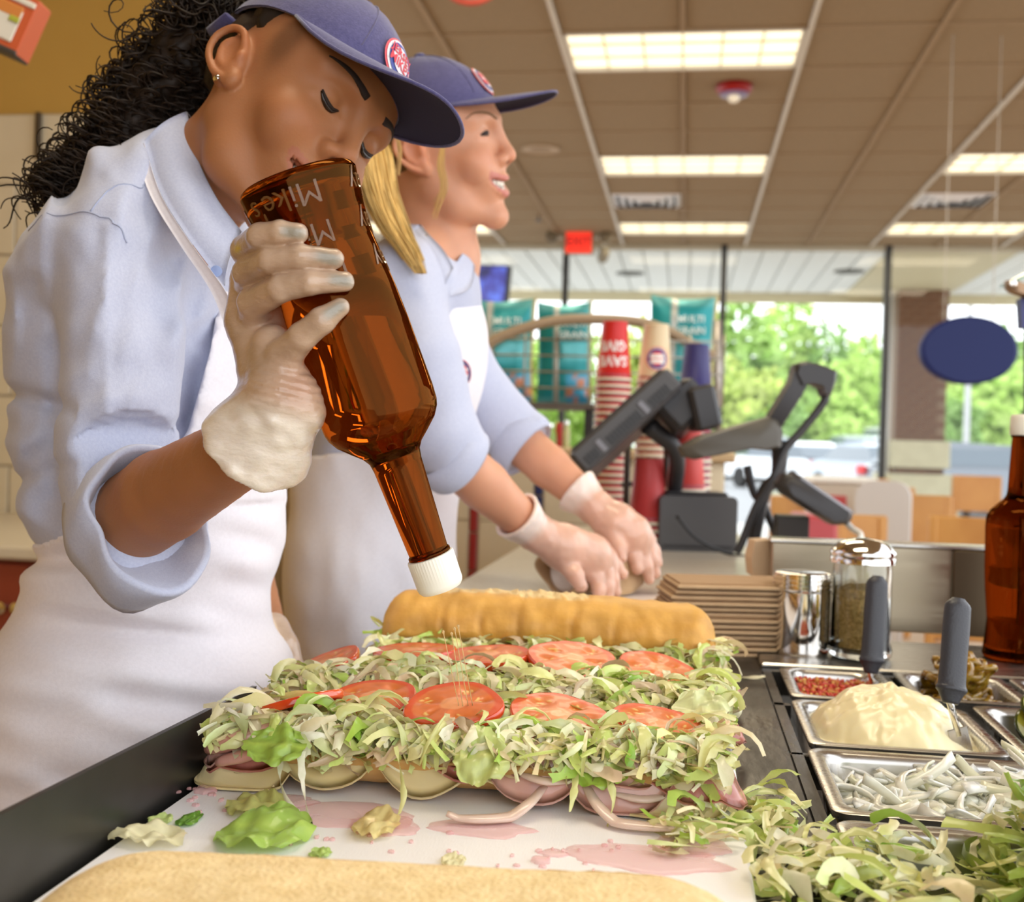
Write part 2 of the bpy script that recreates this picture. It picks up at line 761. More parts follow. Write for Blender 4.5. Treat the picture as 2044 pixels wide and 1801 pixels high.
M_LIGHT = mat('lamp_diffuser', (1, .96, .8), .6, emit=(1.0, .92, .68), estr=.98)

# ================================================================== floor, ceiling, walls
CZ = 3.24
floor = setp(boxmm('floor', (-6, -4, -.05), (9, 11.8, 0), M_FLOOR, bev=0), kind='structure')
ceil = setp(boxmm('ceiling', (-6, 4.48, CZ + .03), (4.1, 11.8, CZ + .08), mat('ceiling_slab', (.3, .25, .18), .9), bev=0), kind='structure')
boxmm('near_slab', (-6, -1.6, CZ + .03), (1.78, 4.48, CZ + .08), mat('ceiling_slab', (.3, .25, .18), .9), ceil, bev=0)  # unseen near ceiling, cut short on the right to let more sky light in
TX0, TY0, TS = -.68, 5.70, .61
lights = {(0, 0), (0, 4), (0, 8), (4, 4), (4, 8), (-4, 4), (-4, 8), (-4, 0), (0, -4), (-4, -4), (0, -8)}
occupied = set()
for (a, b) in lights:
    occupied |= {(a, b), (a + 1, b)}
vents = {(0, 6), (4, 6)}
occupied |= vents
tile_src = None
ceil_rest = MB()
NT = 0
for i in range(-8, 9):
    for j in range(-12, 10):
        if (i, j) in occupied:
            continue
        x, y = TX0 + i * TS, TY0 + j * TS
        if y + TS > 11.81 or x + TS > 4.25 or (y < 4.4 and x > 1.7) or y < -1.6:
            continue
        c = np.array([x + TS / 2, y + TS / 2, CZ + .012])
        v = c - CAM
        d = v @ FW
        vis = d > .5 and abs(F * (v @ RT) / d) < 1250 and -F * (v @ UP) / d > -1150
        if not vis:
            ceil_rest.add(*box_vf(c, (TS - .024, TS - .024, .02)))
            continue
        if tile_src is None:
            V, Fc = box_vf((0, 0, 0), (TS - .026, TS - .026, .02), bev=.004)
            tile_src = mesh('ceiling_tile', V, Fc, M_TILE, smooth=False)
            tile_src.location = c
            attach(tile_src, ceil)
        else:
            inst(tile_src, 'ceiling_tile', Matrix.Translation(c), ceil)
        NT += 1
ceil_rest.obj('ceiling_tiles_out_of_view', M_TILE, ceil)['kind'] = 'stuff'
tees = MB()
tees_d = MB()
for i in range(-8, 10):
    x = TX0 + i * TS
    if x >= 4.1:
        continue
    if i % 2 == 0:
        tees.add(*(box_vf((x, 5.1, CZ), (.024, 13.4, .026)) if x < 1.8 else box_vf((x, 8.14, CZ), (.024, 7.3, .026))))
        continue
    for j in range(-12, 10):
        y = TY0 + j * TS
        if y + TS > 11.81 or y < -1.6 or (y < 4.4 and x > 1.8) or (i - 1, j) in lights:
            continue
        tees_d.add(*box_vf((x, y + TS / 2, CZ), (.024, TS, .026)))
for j in range(-12, 11):
    y = TY0 + j * TS
    if -1.6 < y < 11.81:
        tees_d.add(*(box_vf((-.95, y, CZ + .003), (10.1, .02, .02)) if y > 4.4 else box_vf((-2.11, y, CZ + .003), (7.78, .02, .02))))
tees.obj('grid_tee_bright', M_TEE, ceil)
tees_d.obj('grid_tee', M_TEE_D, ceil)


def troffer(i, j, label):
    x0, y0 = TX0 + i * TS, TY0 + j * TS
    c = np.array([x0 + TS, y0 + TS / 2, CZ])
    t = empty('ceiling_light', c, label, 'ceiling light', 'recessed fluorescent ceiling lights')
    fr = MB()
    w, h = 2 * TS - .03, TS - .03
    for sx in (-1, 1):
        fr.add(*box_vf(c + [sx * (w / 2 - .008), 0, .006], (.02, h, .03)))
        fr.add(*box_vf(c + [0, sx * (h / 2 - .008), .006], (w, .02, .03)))
    fr.obj('frame', M_TEE, t)
    boxmm('diffuser', c + [-w / 2 + .015, -h / 2 + .015, .012], c + [w / 2 - .015, h / 2 - .015, .018], M_LIGHT, t, bev=0)
    lv = MB()
    for k in range(1, 6):
        lv.add(*box_vf(c + [-w / 2 + w * k / 6, 0, .006], (.010, h - .03, .012)))
    for k in range(1, 3):
        lv.add(*box_vf(c + [0, -h / 2 + h * k / 3, .006], (w - .03, .008, .012)))
    lv.obj('louvre', mat('louvre', (.8, .74, .52), .5), t)
    return t


tl = {(0, 0): 'long lit ceiling light beside the red fire alarm strobe', (0, 4): 'lit ceiling light just in front of the ceiling vent, in line with the strobe',
      (0, 8): 'small far lit ceiling light beside the red exit sign', (4, 4): 'lit ceiling light in the second row, in front of the far vent',
      (4, 8): 'far lit ceiling light over the window with the brick pillar'}
for (i, j) in sorted(lights):
    troffer(i, j, tl.get((i, j), 'recessed lit ceiling light elsewhere in the room, out of view'))
LAMP_POW = 17
for (i, j) in sorted(lights):
    area_light('troffer_lamp', (TX0 + (i + 1) * TS, TY0 + (j + .5) * TS, CZ - .01), (0, 0, 0), 1.15, .54, LAMP_POW, (1.0, .86, .62))


def vent(i, j, label):
    c = np.array([TX0 + (i + .5) * TS, TY0 + (j + .5) * TS, CZ])
    t = empty('ceiling_vent', c, label, 'vent', 'ceiling air vents')
    boxmm('backing', c + [-.29, -.29, .014], c + [.29, .29, .02], M_BLACKM, t, bev=0)
    for k in range(4):
        s = .285 - k * .066
        mb = MB()
        z0 = -.012 - .004 * k
        for a in range(4):
            ca, sa = math.cos(a * math.pi / 2), math.sin(a * math.pi / 2)
            Rm = np.array([[ca, -sa, 0], [sa, ca, 0], [0, 0, 1]])
            q = np.array([[-s, -s, z0 + .022], [s, -s, z0 + .022], [s - .04, -s + .04, z0], [-s + .04, -s + .04, z0]]) @ Rm.T
            mb.add(q + c, [(0, 1, 2, 3)])
        mb.obj('louvre_ring', mat('vent_white', (.75, .77, .8), .4), t)


vent(0, 6, 'square louvred air vent behind the middle ceiling light')
vent(4, 6, 'square louvred air vent over the window side, right of the other vent')

# left wall piece: mustard paint above a tiled dado
WY = 3.05
wl = setp(boxmm('wall_left', (-3.6, WY, 0), (-.98, WY + .12, CZ), M_WALL_Y, bev=0), kind='structure')
wl2 = setp(boxmm('wall_side_added', (-2.45, -1.6, 0), (-2.3, WY - .02, CZ), M_WALL_Y, bev=0), kind='structure')  # unseen wall, added to shade the left side and bounce warm light
wb = setp(boxmm('wall_back_added', (-2.3, -1.75, 0), (-.3, -1.6, CZ), M_WALL_Y, bev=0), kind='structure')  # unseen wall behind the camera, added so light enters from the right only
zt = YP(60, 230, WY)[2]
dado = setp(boxmm('trim_1', (-3.6, WY - .010, .98), (-.98, WY - .001, zt), M_GROUT, bev=0), kind='structure')
tsrc = None
tw, th = .30, .20
k0 = 0
for j in range(6):
    z = zt - .002 - (j + 1) * th
    for i in range(9):
        x = -3.55 + i * tw + (tw / 2 if j % 2 else 0)
        c = np.array([x + tw / 2, WY - .013, z + th / 2])
        if x + tw > -.98:
            continue
        if tsrc is None:
            V, Fc = box_vf((0, 0, 0), (tw - .006, .010, th - .006), bev=.002)
            tsrc = mesh('wall_tile', V, Fc, M_CREAM, smooth=False)
            tsrc.location = c
            attach(tsrc, dado)
        else:
            inst(tsrc, 'wall_tile', Matrix.Translation(c), dado)
p = YP(74, 232, WY - .02)
q = YP(84, 330, WY - .02)
box('conduit_strip', ((p[0] + q[0]) / 2, WY - .028, zt - .065), (.016, .014, .13), mat('dark_brown', (.06, .04, .02), .5), dado)

# low red cabinet with a pale top beside the wall
p = YP(0, 1090, 2.25)
cab = empty('base_cabinet', (-1.55, 2.65, 0), 'red laminate base cabinet with a pale counter top by the tiled wall', 'cabinet')
zc = YP(30, 1088, 2.22)[2]
boxmm('body', (-2.13, 2.24, 0.1), (-.92, 3.03, zc - .03), M_REDC, cab)
boxmm('counter_top', (-2.14, 2.2, zc - .03), (-.9, 3.03, zc), mat('pale_top', (.72, .65, .5), .3), cab, bev=.006)
boxmm('plinth', (-2.1, 2.3, 0), (-.97, 3.0, .1), M_BLACKM, cab)
for k in range(1, 4):
    x0 = -2.58 + k * .415
    dr = boxmm('door', (x0 + .006, 2.222, .13), (x0 + .409, 2.241, zc - .04), M_REDC, cab, bev=.004)
for k in range(1, 4):
    x0 = -2.58 + k * .415
    kx = YP(39, 1146, 2.21)[0] if k == 3 else x0 + .36
    lathe('knob', [(.006, 0), (.006, .012), (.013, .018), (.013, .026), (.0, .03)], (min(kx, x0 + .39) if k < 3 else kx, 2.224, zc - .13), M_CHROME, cab, axis=(0, -1, 0), n=16, cap=False)

# ================================================================== window wall
WWY = 11.8
wx = [-5.46, -3.86, -2.26, -1.26, .338, 1.93, 3.53, 5.13]
ww = setp(empty('window_1', (0, WWY, 0)), kind='structure')
for x in wx:
    boxmm('mullion', (x - .03, WWY - .05, 0), (x + .03, WWY + .05, CZ), M_ALU, ww)
for a, b in zip(wx[:-1], wx[1:]):
    boxmm('transom', (a + .03, WWY - .04, CZ - .05), (b - .03, WWY + .04, CZ), mat('head_frame', (.42, .38, .28), .5), ww)
    boxmm('window_sill', (a + .03, WWY - .05, 0), (b - .03, WWY + .05, .16), M_ALU, ww)
    boxmm('pane', (a + .03, WWY - .004, .16), (b - .03, WWY + .004, CZ - .05), pane_mat('window_glass', (.98, .99, .985), .012), ww, bev=0)

# exit sign with its two lamp heads
p = YP(1155, 483, 11.1)
ex = empty('exit_sign', p, 'lit red exit sign with emergency lamp heads under the ceiling', 'sign')
boxmm('housing', p - [.145, .0, .115], p + [.145, .06, .115], mat('sign_housing', (.22, .17, .1), .5), ex)
boxmm('sign_face', p - [.125, .006, .105], p + [.125, .001, .105], mat('sign_red', (.5, .01, .01), .4, emit=(1, .05, .02), estr=.7), ex)
tv, tf = text_vf('EXIT', .12, 0, .003)
mesh('lettering', np.stack([tv[:, 0] + p[0], np.full(len(tv), p[1] - .009), tv[:, 1] + p[2]], 1), tf, mat('sign_dark_red', (.25, .0, .0), .5, emit=(.45, .01, .01), estr=.4), ex, smooth=False)
boxmm('bracket', p + [-.04, .01, .115], p + [.04, .05, CZ - p[2]], M_TEE, ex)
boxmm('lamp_arm', p + [-.3, .02, .03], p + [.3, .045, .055], M_TEE, ex)
for s in (-1, 1):
    lathe('lamp_head', [(.02, 0), (.055, .02), (.06, .09), (.05, .095)], p + [s * .26, .05, .045], mat('lamp_head', (.12, .09, .05), .4), ex, axis=(0, -1, 0), n=20)
p = YP(1205, 510, 11.3)
cm = empty('security_camera', p, 'small grey camera hanging under the ceiling by the exit sign', 'camera')
tube('stem', [p + [0, 0, .02], (p[0], p[1], CZ)], .012, M_TEE, cm, sm=0)
Vb, Fb = box_vf(p + [0, -.03, 0], (.09, .17, .1), R=np.array(Euler((-.5, 0, .3)).to_matrix()), bev=.02)
mesh('camera_body', Vb, Fb, mat('grey_brown', (.25, .22, .16), .5), cm, smooth=False)

# fire alarm strobe, round speaker, sprinkler
p = np.array([.215, 6.6, CZ])
fa = empty('fire_alarm_strobe', p, 'round dark red fire alarm strobe with clear lens on the ceiling', 'fire alarm')
lathe('base', [(.1, 0), (.105, .02), (.09, .045), (.04, .055)], p, mat('alarm_red', (.25, .004, .004), .35), fa, axis=(0, 0, -1))
lathe('collar', [(.075, .04), (.078, .056), (.06, .06)], p, mat('alarm_violet', (.22, .16, .3), .3), fa, axis=(0, 0, -1))
lathe('lens', [(.035, .05), (.034, .08), (.02, .095), (.0, .1)], p, mat('alarm_lens', (.8, .76, .65), .15), fa, axis=(0, 0, -1), cap=False)
p = np.array([-1.05, 7.95, CZ])
sp = empty('ceiling_speaker', p, 'round flat brown speaker set in the ceiling beside the long light', 'speaker')
lathe('rim', [(.13, 0), (.135, .006), (.12, .012), (.11, .008)], p, mat('speaker_rim', (.42, .3, .18), .5), sp, axis=(0, 0, -1))
lathe('grille', [(.11, .004), (.06, .01), (.0, .011)], p, mat('speaker_grille', (.32, .23, .14), .7), sp, axis=(0, 0, -1), cap=False)
p = G(1075, 428, CZ)
s2 = empty('sprinkler', p, 'tiny dark sprinkler head on the ceiling beside the exit sign', 'sprinkler')
lathe('escutcheon', [(.04, 0), (.035, .01)], p, M_TEE_D, s2, axis=(0, 0, -1), n=16)
lathe('deflector', [(.008, 0), (.008, .05), (.03, .055), (.03, .06)], p, M_BLACKM, s2, axis=(0, 0, -1), n=16)

# ================================================================== outside: canopy, pillar, car park, trees
MS = mat('soffit_panel', (.80, .82, .80), .5)
cn = setp(empty('canopy', (1, 13.6, CZ), 'white panelled canopy soffit outside the window', 'canopy'))
sof_src = None
for k in range(56):
    x = -6 + k * .25
    if 1.98 < x < 3.2:
        continue
    c = np.array([x + .125, 13.62, CZ + .012])
    if sof_src is None:
        V, Fc = box_vf((0, 0, 0), (.238, 3.5, .024), bev=.008)
        sof_src = mesh('soffit_panel', V, Fc, MS, smooth=False)
        sof_src.location = c
        attach(sof_src, cn)
    else:
        inst(sof_src, 'soffit_panel', Matrix.Translation(c), cn)
boxmm('soffit_back', (-6, 11.87, CZ + .03), (8, 15.4, CZ + .05), mat('soffit_gap', (.45, .46, .42), .8), cn, bev=0)
M_FASC = mat('fascia', (.62, .55, .36), .6)
boxmm('fascia', (-6, 15.38, CZ - .12), (8, 15.5, CZ + .3), M_FASC, cn)
boxmm('cross_beam', (2.0, 11.87, CZ - .03), (3.2, 15.4, CZ + .02), M_FASC, cn)
for (px, py) in ((1258, 545), (1695, 541)):
    p = G(px, py, CZ)
    lathe('recessed_lamp', [(.16, 0), (.17, .012), (.11, .012), (.1, .002)], p, mat('lamp_recess', (.12, .12, .1), .5), cn, axis=(0, 0, -1))
MBR = mat('brown_brick', (.20, .10, .055), .8, col2=(.14, .065, .035), scale=9)
pl = empty('brick_pillar', (2.86, 15.0, 0), 'brown brick pillar on a pale stone base outside the window', 'pillar')
z0 = YP(1840, 880, 14.7)[2]
boxmm('mortar_core', (2.56, 14.71, z0), (3.14, 15.29, CZ), mat('mortar', (.26, .18, .12), .9), pl, bev=0)
bs = None
row = 0
z = z0
while z < CZ - .06:
    for k in range(3):
        x = 2.55 + k * .2 + (.0 if row % 2 == 0 else -.1)
        x0, x1 = max(x, 2.55), min(x + .19, 3.15)
        if x1 - x0 < .05:
            continue
        o = boxmm('brick', (x0, 14.695, z + .006), (x1, 14.72, z + .074), MBR, pl, bev=.003)
    z += .08
    row += 1
MST = mat('pale_stone', (.60, .56, .40), .8, col2=(.54, .5, .35), scale=8)
zz = [z0, YP(1840, 935, 14.7)[2], YP(1840, 947, 14.7)[2]]
boxmm('stone_band', (2.5, 14.65, zz[1]), (3.2, 15.35, zz[0]), MST, pl, bev=.01)
boxmm('brick_band', (2.56, 14.7, zz[2]), (3.14, 15.3, zz[1]), MBR, pl, bev=.004)
boxmm('stone_base', (2.42, 14.55, 0), (3.3, 15.45, zz[2]), MST, pl, bev=.01)
tube('downpipe', [(2.46, 14.8, .0), (2.46, 14.8, CZ)], .05, mat('white_metal', (.8, .8, .8), .4), pl, sm=0, n=12)

setp(boxmm('pavement', (-30, 11.86, -.06), (40, 19, -.01), mat('concrete', (.6, .59, .56), .9), bev=0), 'pale concrete pavement under the canopy', 'pavement', kind='structure')
setp(boxmm('car_park', (-90, 19, -.08), (110, 52, -.02), mat('asphalt', (.34, .35, .36), .9, col2=(.3, .3, .31), scale=2), bev=0), 'grey asphalt car park outside', 'car park', kind='structure')
setp(boxmm('lawn', (-160, 52, -.06), (190, 140, 0.05), mat('lawn', (.30, .42, .10), .9, col2=(.22, .34, .07), scale=.5), bev=0), 'bright green lawn behind the car park', 'lawn', kind='structure')


def tree(px, Y, topy, wpx, label, tone, seed, trunk=True):
    """leafy tree: bumpy crown of leaf clumps on a trunk"""
    base = YP(px, 892, Y)
    base[2] = 0
    H = YP(px, topy, Y)[2]
    rad = wpx * Y / F / 2
    r = np.random.default_rng(seed)
    t = empty('leafy_tree', base, label, 'tree', 'trees beyond the car park')
    tube('trunk', [base, base + [.2, 0, H * .3], base + [.1, .1, H * .6]], [.28, .2, .12], mat('bark', (.16, .11, .07), .9), t, n=8)
    N = 1500
    u = r.normal(size=(N, 3))
    u /= np.linalg.norm(u, axis=1)[:, None]
    rr = r.random(N) ** .33
    c = u * rr[:, None] * [rad, rad * .8, (H - .8) * .56]
    bump = 1 + .35 * vnoise(u * 2.2 + seed, 1.0, seed)
    c = c * bump[:, None] + [0, 0, H * .5]
    s = rad * r.uniform(.06, .15, N)
    V = np.zeros((N, 4, 3))
    a1 = r.normal(size=(N, 3))
    a1 /= np.linalg.norm(a1, axis=1)[:, None]
    a2 = np.cross(a1, u)
    a2 /= np.linalg.norm(a2, axis=1)[:, None]
    for k, (i, j) in enumerate(((-1, -.6), (1, -.6), (1, .6), (-1, .6))):
        V[:, k] = c + a1 * (s * i)[:, None] + a2 * (s * j)[:, None] + u * (s * .4 * (k % 2))[:, None]
    V = V + base
    cols = np.array(tone) * (r.uniform(.7, 1.3, (N, 1)))
    mesh('foliage', V.reshape(-1, 3), np.arange(N * 4).reshape(N, 4), mat('leaves', (.5, .5, .5), .7, attr=True, transl=.35), t, smooth=False, colors=np.repeat(cols, 4, 0))
    return t


TL = ['bright pale green round tree', 'yellow green spreading tree', 'tall mid green tree', 'low light green bush', 'wide deep green tree']
TN = [(.52, .70, .20), (.60, .70, .20), (.40, .58, .18), (.56, .74, .22), (.34, .52, .17)]
spots = [(1120, 58, 640, 190), (1290, 58, 640, 170), (1470, 54, 608, 190), (1560, 60, 598, 170), (1640, 60, 650, 150), (1720, 62, 672, 150),
         (1500, 50, 720, 180), (1610, 50, 735, 170), (1700, 50, 700, 160), (1560, 48, 800, 150), (1680, 48, 790, 160), (1920, 56, 655, 190), (2020, 56, 660, 170), (1980, 50, 720, 190), (1890, 48, 790, 140), (2090, 52, 690, 170), (1000, 60, 660, 200)]
where = ['behind the chip bags by the middle mullion', 'behind the paper cups', 'behind the scanner, left of the dark mullion gap', 'with its top under the canopy edge, over the scanner', 'with a hazy top beside the pillar',
         'next to the downpipe of the pillar', 'behind the scanner head', 'in front of the tallest trees, by the scanner handle', 'beside the dark mullion near the pillar', 'low behind the parked white car', 'low behind the parked silver car',
         'behind the blue oval sign, by the pillar', 'right of the blue oval sign', 'under the blue oval sign', 'low beside the lamp post', 'at the far end beyond the blue sign', 'behind the wall screen']
for k, (px, Y, ty, w) in enumerate(spots):
    tree(px, Y, ty, w, TL[k % 5] + ' ' + where[k], TN[k % 5], 20 + k)


def car(px, Y, yaw, colr, label, scale=1.0, suv=False):
    """parked car, side profile lofted across its width"""
    base = YP(px, 960, Y)
    base[2] = -.02
    t = empty('parked_car', base, label, 'car', 'cars in the car park')
    h = 1.75 if suv else 1.45
    body = [(-2.2, .35), (-2.25, .75), (-1.9, .98), (-1.1, 1.02), (1.7, 1.02), (2.15, .92), (2.2, .35)]
    cab_ = [(-1.15, 1.0), (-.55, h - .05), (1.0, h), (1.75 if suv else 1.5, h - .12), (2.1 if suv else 1.95, 1.0)]
    Rz = np.array(Euler((0, 0, yaw)).to_matrix())

    def side(prof, hw, top_in):
        zs = [q[1] for q in prof]
        zm, zx = min(zs), max(zs)
        rings = []
        for s in (-1, 1):
            rings.append([np.array([x, s * (hw - top_in * (z - zm) / (zx - zm)), z]) @ Rz.T * scale + base for x, z in prof])
        n = len(prof)
        V = rings[0] + rings[1]
        Fc = [tuple(range(n)), tuple(range(2 * n - 1, n - 1, -1))] + [(k, n + k, n + (k + 1) % n, (k + 1) % n) for k in range(n)]
        return V, Fc
    paint = mat('paint_%d' % int(colr[0] * 100 + colr[2] * 10), colr, .18, .3, coat=.6)
    V, Fc = side(body, .9, .08)
    mesh('body', V, Fc, paint, t, smooth=False)
    V, Fc = side(cab_, .86, .16)
    mesh('windows', V, Fc, mat('car_glass', (.10, .13, .16), .05, spec=.8), t, smooth=False)
    rp = [(-.6, h - .06), (-.5, h - .02), (1.0, h + .03), (1.7 if suv else 1.45, h - .08), (1.7 if suv else 1.45, h - .14)]
    V, Fc = side(rp, .74, .02)
    mesh('roof', V, Fc, paint, t, smooth=False)
    for sx in (-1.4, 1.4):
        for sy in (-1, 1):
            c = np.array([sx, sy * .82, .33]) @ Rz.T * scale + base
            w = lathe('wheel', [(.2, 0), (.32, .0), (.33, .06), (.33, .14), (.32, .2), (.2, .2)], c - Rz @ np.array([0, .1 * 1, 0]) * scale, mat('tyre', (.02, .02, .02), .7), t, axis=Rz @ np.array([0, 1, 0]), n=20)
    for sy in (-1, 1):
        c = np.array([2.19, sy * .68, .85]) @ Rz.T * scale + base
        Vb, Fb = box_vf(c, np.array((.08, .34, .2)) * scale, R=Rz, bev=.02)
        mesh('tail_light', Vb, Fb, mat('tail_red', (.6, .02, .03), .2), t, smooth=False)
    return t


car(1575, 36, math.radians(-60), (.75, .77, .8), 'white car parked behind the thin scanner cable')
car(1705, 41, math.radians(-85), (.45, .5, .56), 'silver blue estate car with red tail lights, next to the pillar', suv=True)
car(1738, 31, math.radians(-75), (.30, .36, .42), 'grey blue car with red tail lights, nearest the dark mullion')
car(1945, 25, math.radians(200), (.16, .18, .21), 'dark grey car right of the brick pillar')
car(1510, 45, math.radians(-80), (.8, .82, .85), 'white van half hidden behind the scanner arm', suv=True)
car(1780, 46, math.radians(-80), (.85, .86, .88), 'white van with a bar along its roof, far behind the silver car', scale=1.25, suv=True)

p = YP(1925, 980, 34)
lp = empty('street_lamp', (p[0], p[1], 0), 'grey lamp post in the car park under the blue oval sign', 'lamp post')
lathe('pole', [(.16, 0), (.16, .4), (.09, .42), (.07, 7.)], (p[0], p[1], -.02), mat('grey_steel', (.5, .5, .5), .4), lp, n=16)
box('lamp_head', (p[0] + .4, p[1], 7.0), (1.0, .35, .12), mat('grey_steel', (.5, .5, .5), .4), lp, bev=.03)
# ================================================================== counters
BZ = .967     # beige service counter
SZ = .934     # steel work counter
bc = empty('service_counter', (0, 2.3, 0), 'beige topped service counter carrying the till and the cups', 'counter')
boxmm('counter_top', (-.36, 1.70, BZ - .035), (.155, 3.30, BZ), M_BEIGE, bc, bev=.004)
boxmm('counter_body', (-.32, 1.74, 0), (.12, 3.26, BZ - .035), M_CREAM, bc)

# tiled half wall behind the second worker
hw = empty('tiled_half_wall', (-.4, 3.6, 0), 'cream tiled half wall with thin navy and red stripes behind the workers', 'half wall')
HY = 3.5
ztop = YP(1100, 893, HY)[2]
XE = float(YP(1448, 900, HY)[0])
boxmm('core', (-1.1, HY, 0), (XE, HY + .62, ztop - .03), M_GROUT, hw, bev=0)
boxmm('ledge', (-1.14, HY - .04, ztop - .03), (XE + .03, HY + .66, ztop), mat('ledge_wood', (.50, .36, .2), .4), hw, bev=.006)
xr, xn = YP(945, 1080, HY)[0], YP(1075, 1000, HY)[0]
for nm, xs, cl in (('red_stripe_tile', xr, (.32, .03, .03)), ('navy_stripe_tile', xn, (.02, .03, .12))):
    for k in range(8):
        z = .2 + k * .12
        if z + .115 < ztop - .03:
            boxmm(nm, (xs - .012, HY - .008, z), (xs + .012, HY + .001, z + .115), mat(nm, cl, .25), hw, bev=.002)
src = None
x = -1.1
edges = [-1.1] + [xr - .014 - .1 * k for k in range(3, 0, -1)] + [xr - .014]
cells = []
for a, b in ((-1.05, xr - .014), (xr + .014, xn - .014), (xn + .014, XE)):
    n = max(1, round((b - a) / .2))
    cells += [(a + (b - a) * k / n, a + (b - a) * (k + 1) / n) for k in range(n)]
for a, b in cells:
    for k in range(5):
        z1 = ztop - .034 - k * .2
        boxmm('cream_tile', (a + .003, HY - .007, z1 - .197), (b - .003, HY + .001, z1), M_CREAM, hw, bev=.002)

# ------------------------------------------------------------------ chip rack and bags
RY = 4.02
rk = empty('chip_rack', YP(1200, 820, RY), 'wire snack rack with an arched brown tube on the half wall', 'rack')
zf = YP(1100, 806, RY)[2]
M_WIRE = mat('rack_wire', (.36, .33, .28), .35, .8)
xl, xR = YP(930, 800, RY)[0], YP(1440, 800, RY)[0]
boxmm('shelf_tray', (xl, RY - .12, zf - .02), (xR, RY + .16, zf), mat('rack_tray', (.09, .08, .07), .5), rk)
for k in range(4):
    for yy in (RY - .12,):
        tube('shelf_wire', [(xl, yy, zf + .05 + .055 * k), (xR, yy, zf + .05 + .055 * k)], .004, M_WIRE, rk, sm=0, n=6)
for k in range(9):
    xx = xl + (xR - xl) * k / 8
    tube('upright_wire', [(xx, RY - .12, zf), (xx, RY - .12, zf + .24)], .004, M_WIRE, rk, sm=0, n=6)
arch = [P(960, 700, 3.9), P(1000, 672, 3.9), P(1080, 646, 3.9), P(1160, 637, 3.9), P(1290, 646, 3.9), P(1385, 690, 3.9), P(1425, 715, 3.9)]
tube('arched_tube', arch, .018, mat('taupe_metal', (.30, .22, .14), .4), rk, n=12)
for px, a, b in ((1432, 640, 862), (960, 700, 862)):
    tube('post', [P(px, a, 3.95), P(px, b - 4, 3.95)], .014, mat('grey_post', (.42, .38, .34), .35, .5), rk, n=10, sm=0)
ft = YP(1200, 860, RY)[2]
for xx in (xl + .05, (xl + xR) / 2, xR - .05):
    boxmm('foot', (xx - .015, RY - .1, ztop), (xx + .015, RY + .12, zf - .02), M_BLACKM, rk)

M_BAGS = mat('teal_foil', (.9, .9, .9), .28, .25, attr=True, bump=.25, bscale=25, bdist=.006)


def chip_bag(px0, px1, py0, py1, yoff, label, tilt=0., seed=0):
    d = RY + yoff
    a, b = P(px0, py0, d), P(px1, py1, d)
    c = (a + b) / 2
    w = (px1 - px0) * d / F
    h = (py1 - py0) * d / F
    nu, nv = 14, 22
    V, C = [], []
    for side in (1, -1):
        for j in range(nv + 1):
            v = j / nv
            for i in range(nu + 1):
                u = i / nu
                puff = .035 * (math.sin(math.pi * u) ** .6) * (math.sin(math.pi * min(max(v, .0), 1)) ** .55)
                wr = .006 * float(mnoise.noise(Vector((u * 4 + seed, v * 6, side * 3.))))
                sag = .03 * (u - .5) ** 2 * 4 * (v > .9) * (v - .9) * 10
                ww = w * (1 - .06 * math.sin(math.pi * v))
                x = (u - .5) * ww
                z = (v - .5) * h + sag * .5
                yy = -side * (puff + (wr if 0 < i < nu and 0 < j < nv else 0))
                xr_, zr_ = x * math.cos(tilt) - z * math.sin(tilt), x * math.sin(tilt) + z * math.cos(tilt)
                V.append(c + RT * xr_ + np.array([0, 0, 1]) * zr_ + np.array([0, 1, 0]) * yy)
                teal = np.array([.012, .25, .27])
                if v > .94 or v < .05:
                    teal = np.array([.10, .36, .36])
                if .30 < u < .37:
                    teal = np.array([.55, .5, .45])
                if .42 < v < .62 and u > .45:
                    teal = np.array([.10, .42, .45])
                if v < .3 and u > .55:
                    teal = np.array([.05, .32, .5]) if (int(u * 9) + int(v * 12)) % 3 else np.array([.55, .22, .12])
                if u > .97:
                    teal = np.array([.5, .3, .05])
                C.append(teal)
    Fc = []
    n1 = (nu + 1) * (nv + 1)
    for s in (0, 1):
        for j in range(nv):
            for i in range(nu):
                q = [s * n1 + j * (nu + 1) + i, s * n1 + j * (nu + 1) + i + 1, s * n1 + (j + 1) * (nu + 1) + i + 1, s * n1 + (j + 1) * (nu + 1) + i]
                Fc.append(tuple(q if s == 0 else q[::-1]))
    t = empty('chip_bag', c - [0, 0, h / 2], label, 'chip bag', 'teal chip bags on the rack')
    mesh('bag', V, Fc, M_BAGS, t, colors=np.array(C), smooth=True)
    for s_, sz, dz in (('MULTI', .034, .30), ('GRAIN', .034, .19)):
        tv, tf = text_vf(s_, sz, 0, .0008, res=1)
        zz = dz * h
        VV = []
        for p in tv:
            u = .5 + (p[0] + .03) / w
            v = .5 + (zz + p[1]) / h
            puff = .035 * (max(0, math.sin(math.pi * min(max(u, 0), 1))) ** .6) * (max(0, math.sin(math.pi * v)) ** .55)
            VV.append(c + RT * (p[0] + .03) + np.array([0, 0, 1]) * (zz + p[1]) - np.array([0, 1, 0]) * (puff + .009))
        mesh('lettering', VV, tf, mat('pale_print', (.62, .72, .7), .5), t, smooth=False)
    return t


chip_bag(925, 1068, 603, 806, .0, 'teal bag of multigrain chips standing under the wall screen', seed=1)
chip_bag(1072, 1182, 610, 806, .02, 'teal bag of multigrain chips left of the red cups', .02, seed=2)
chip_bag(1293, 1428, 598, 806, .03, 'teal bag of multigrain chips right behind the cream cups', -.03, seed=3)

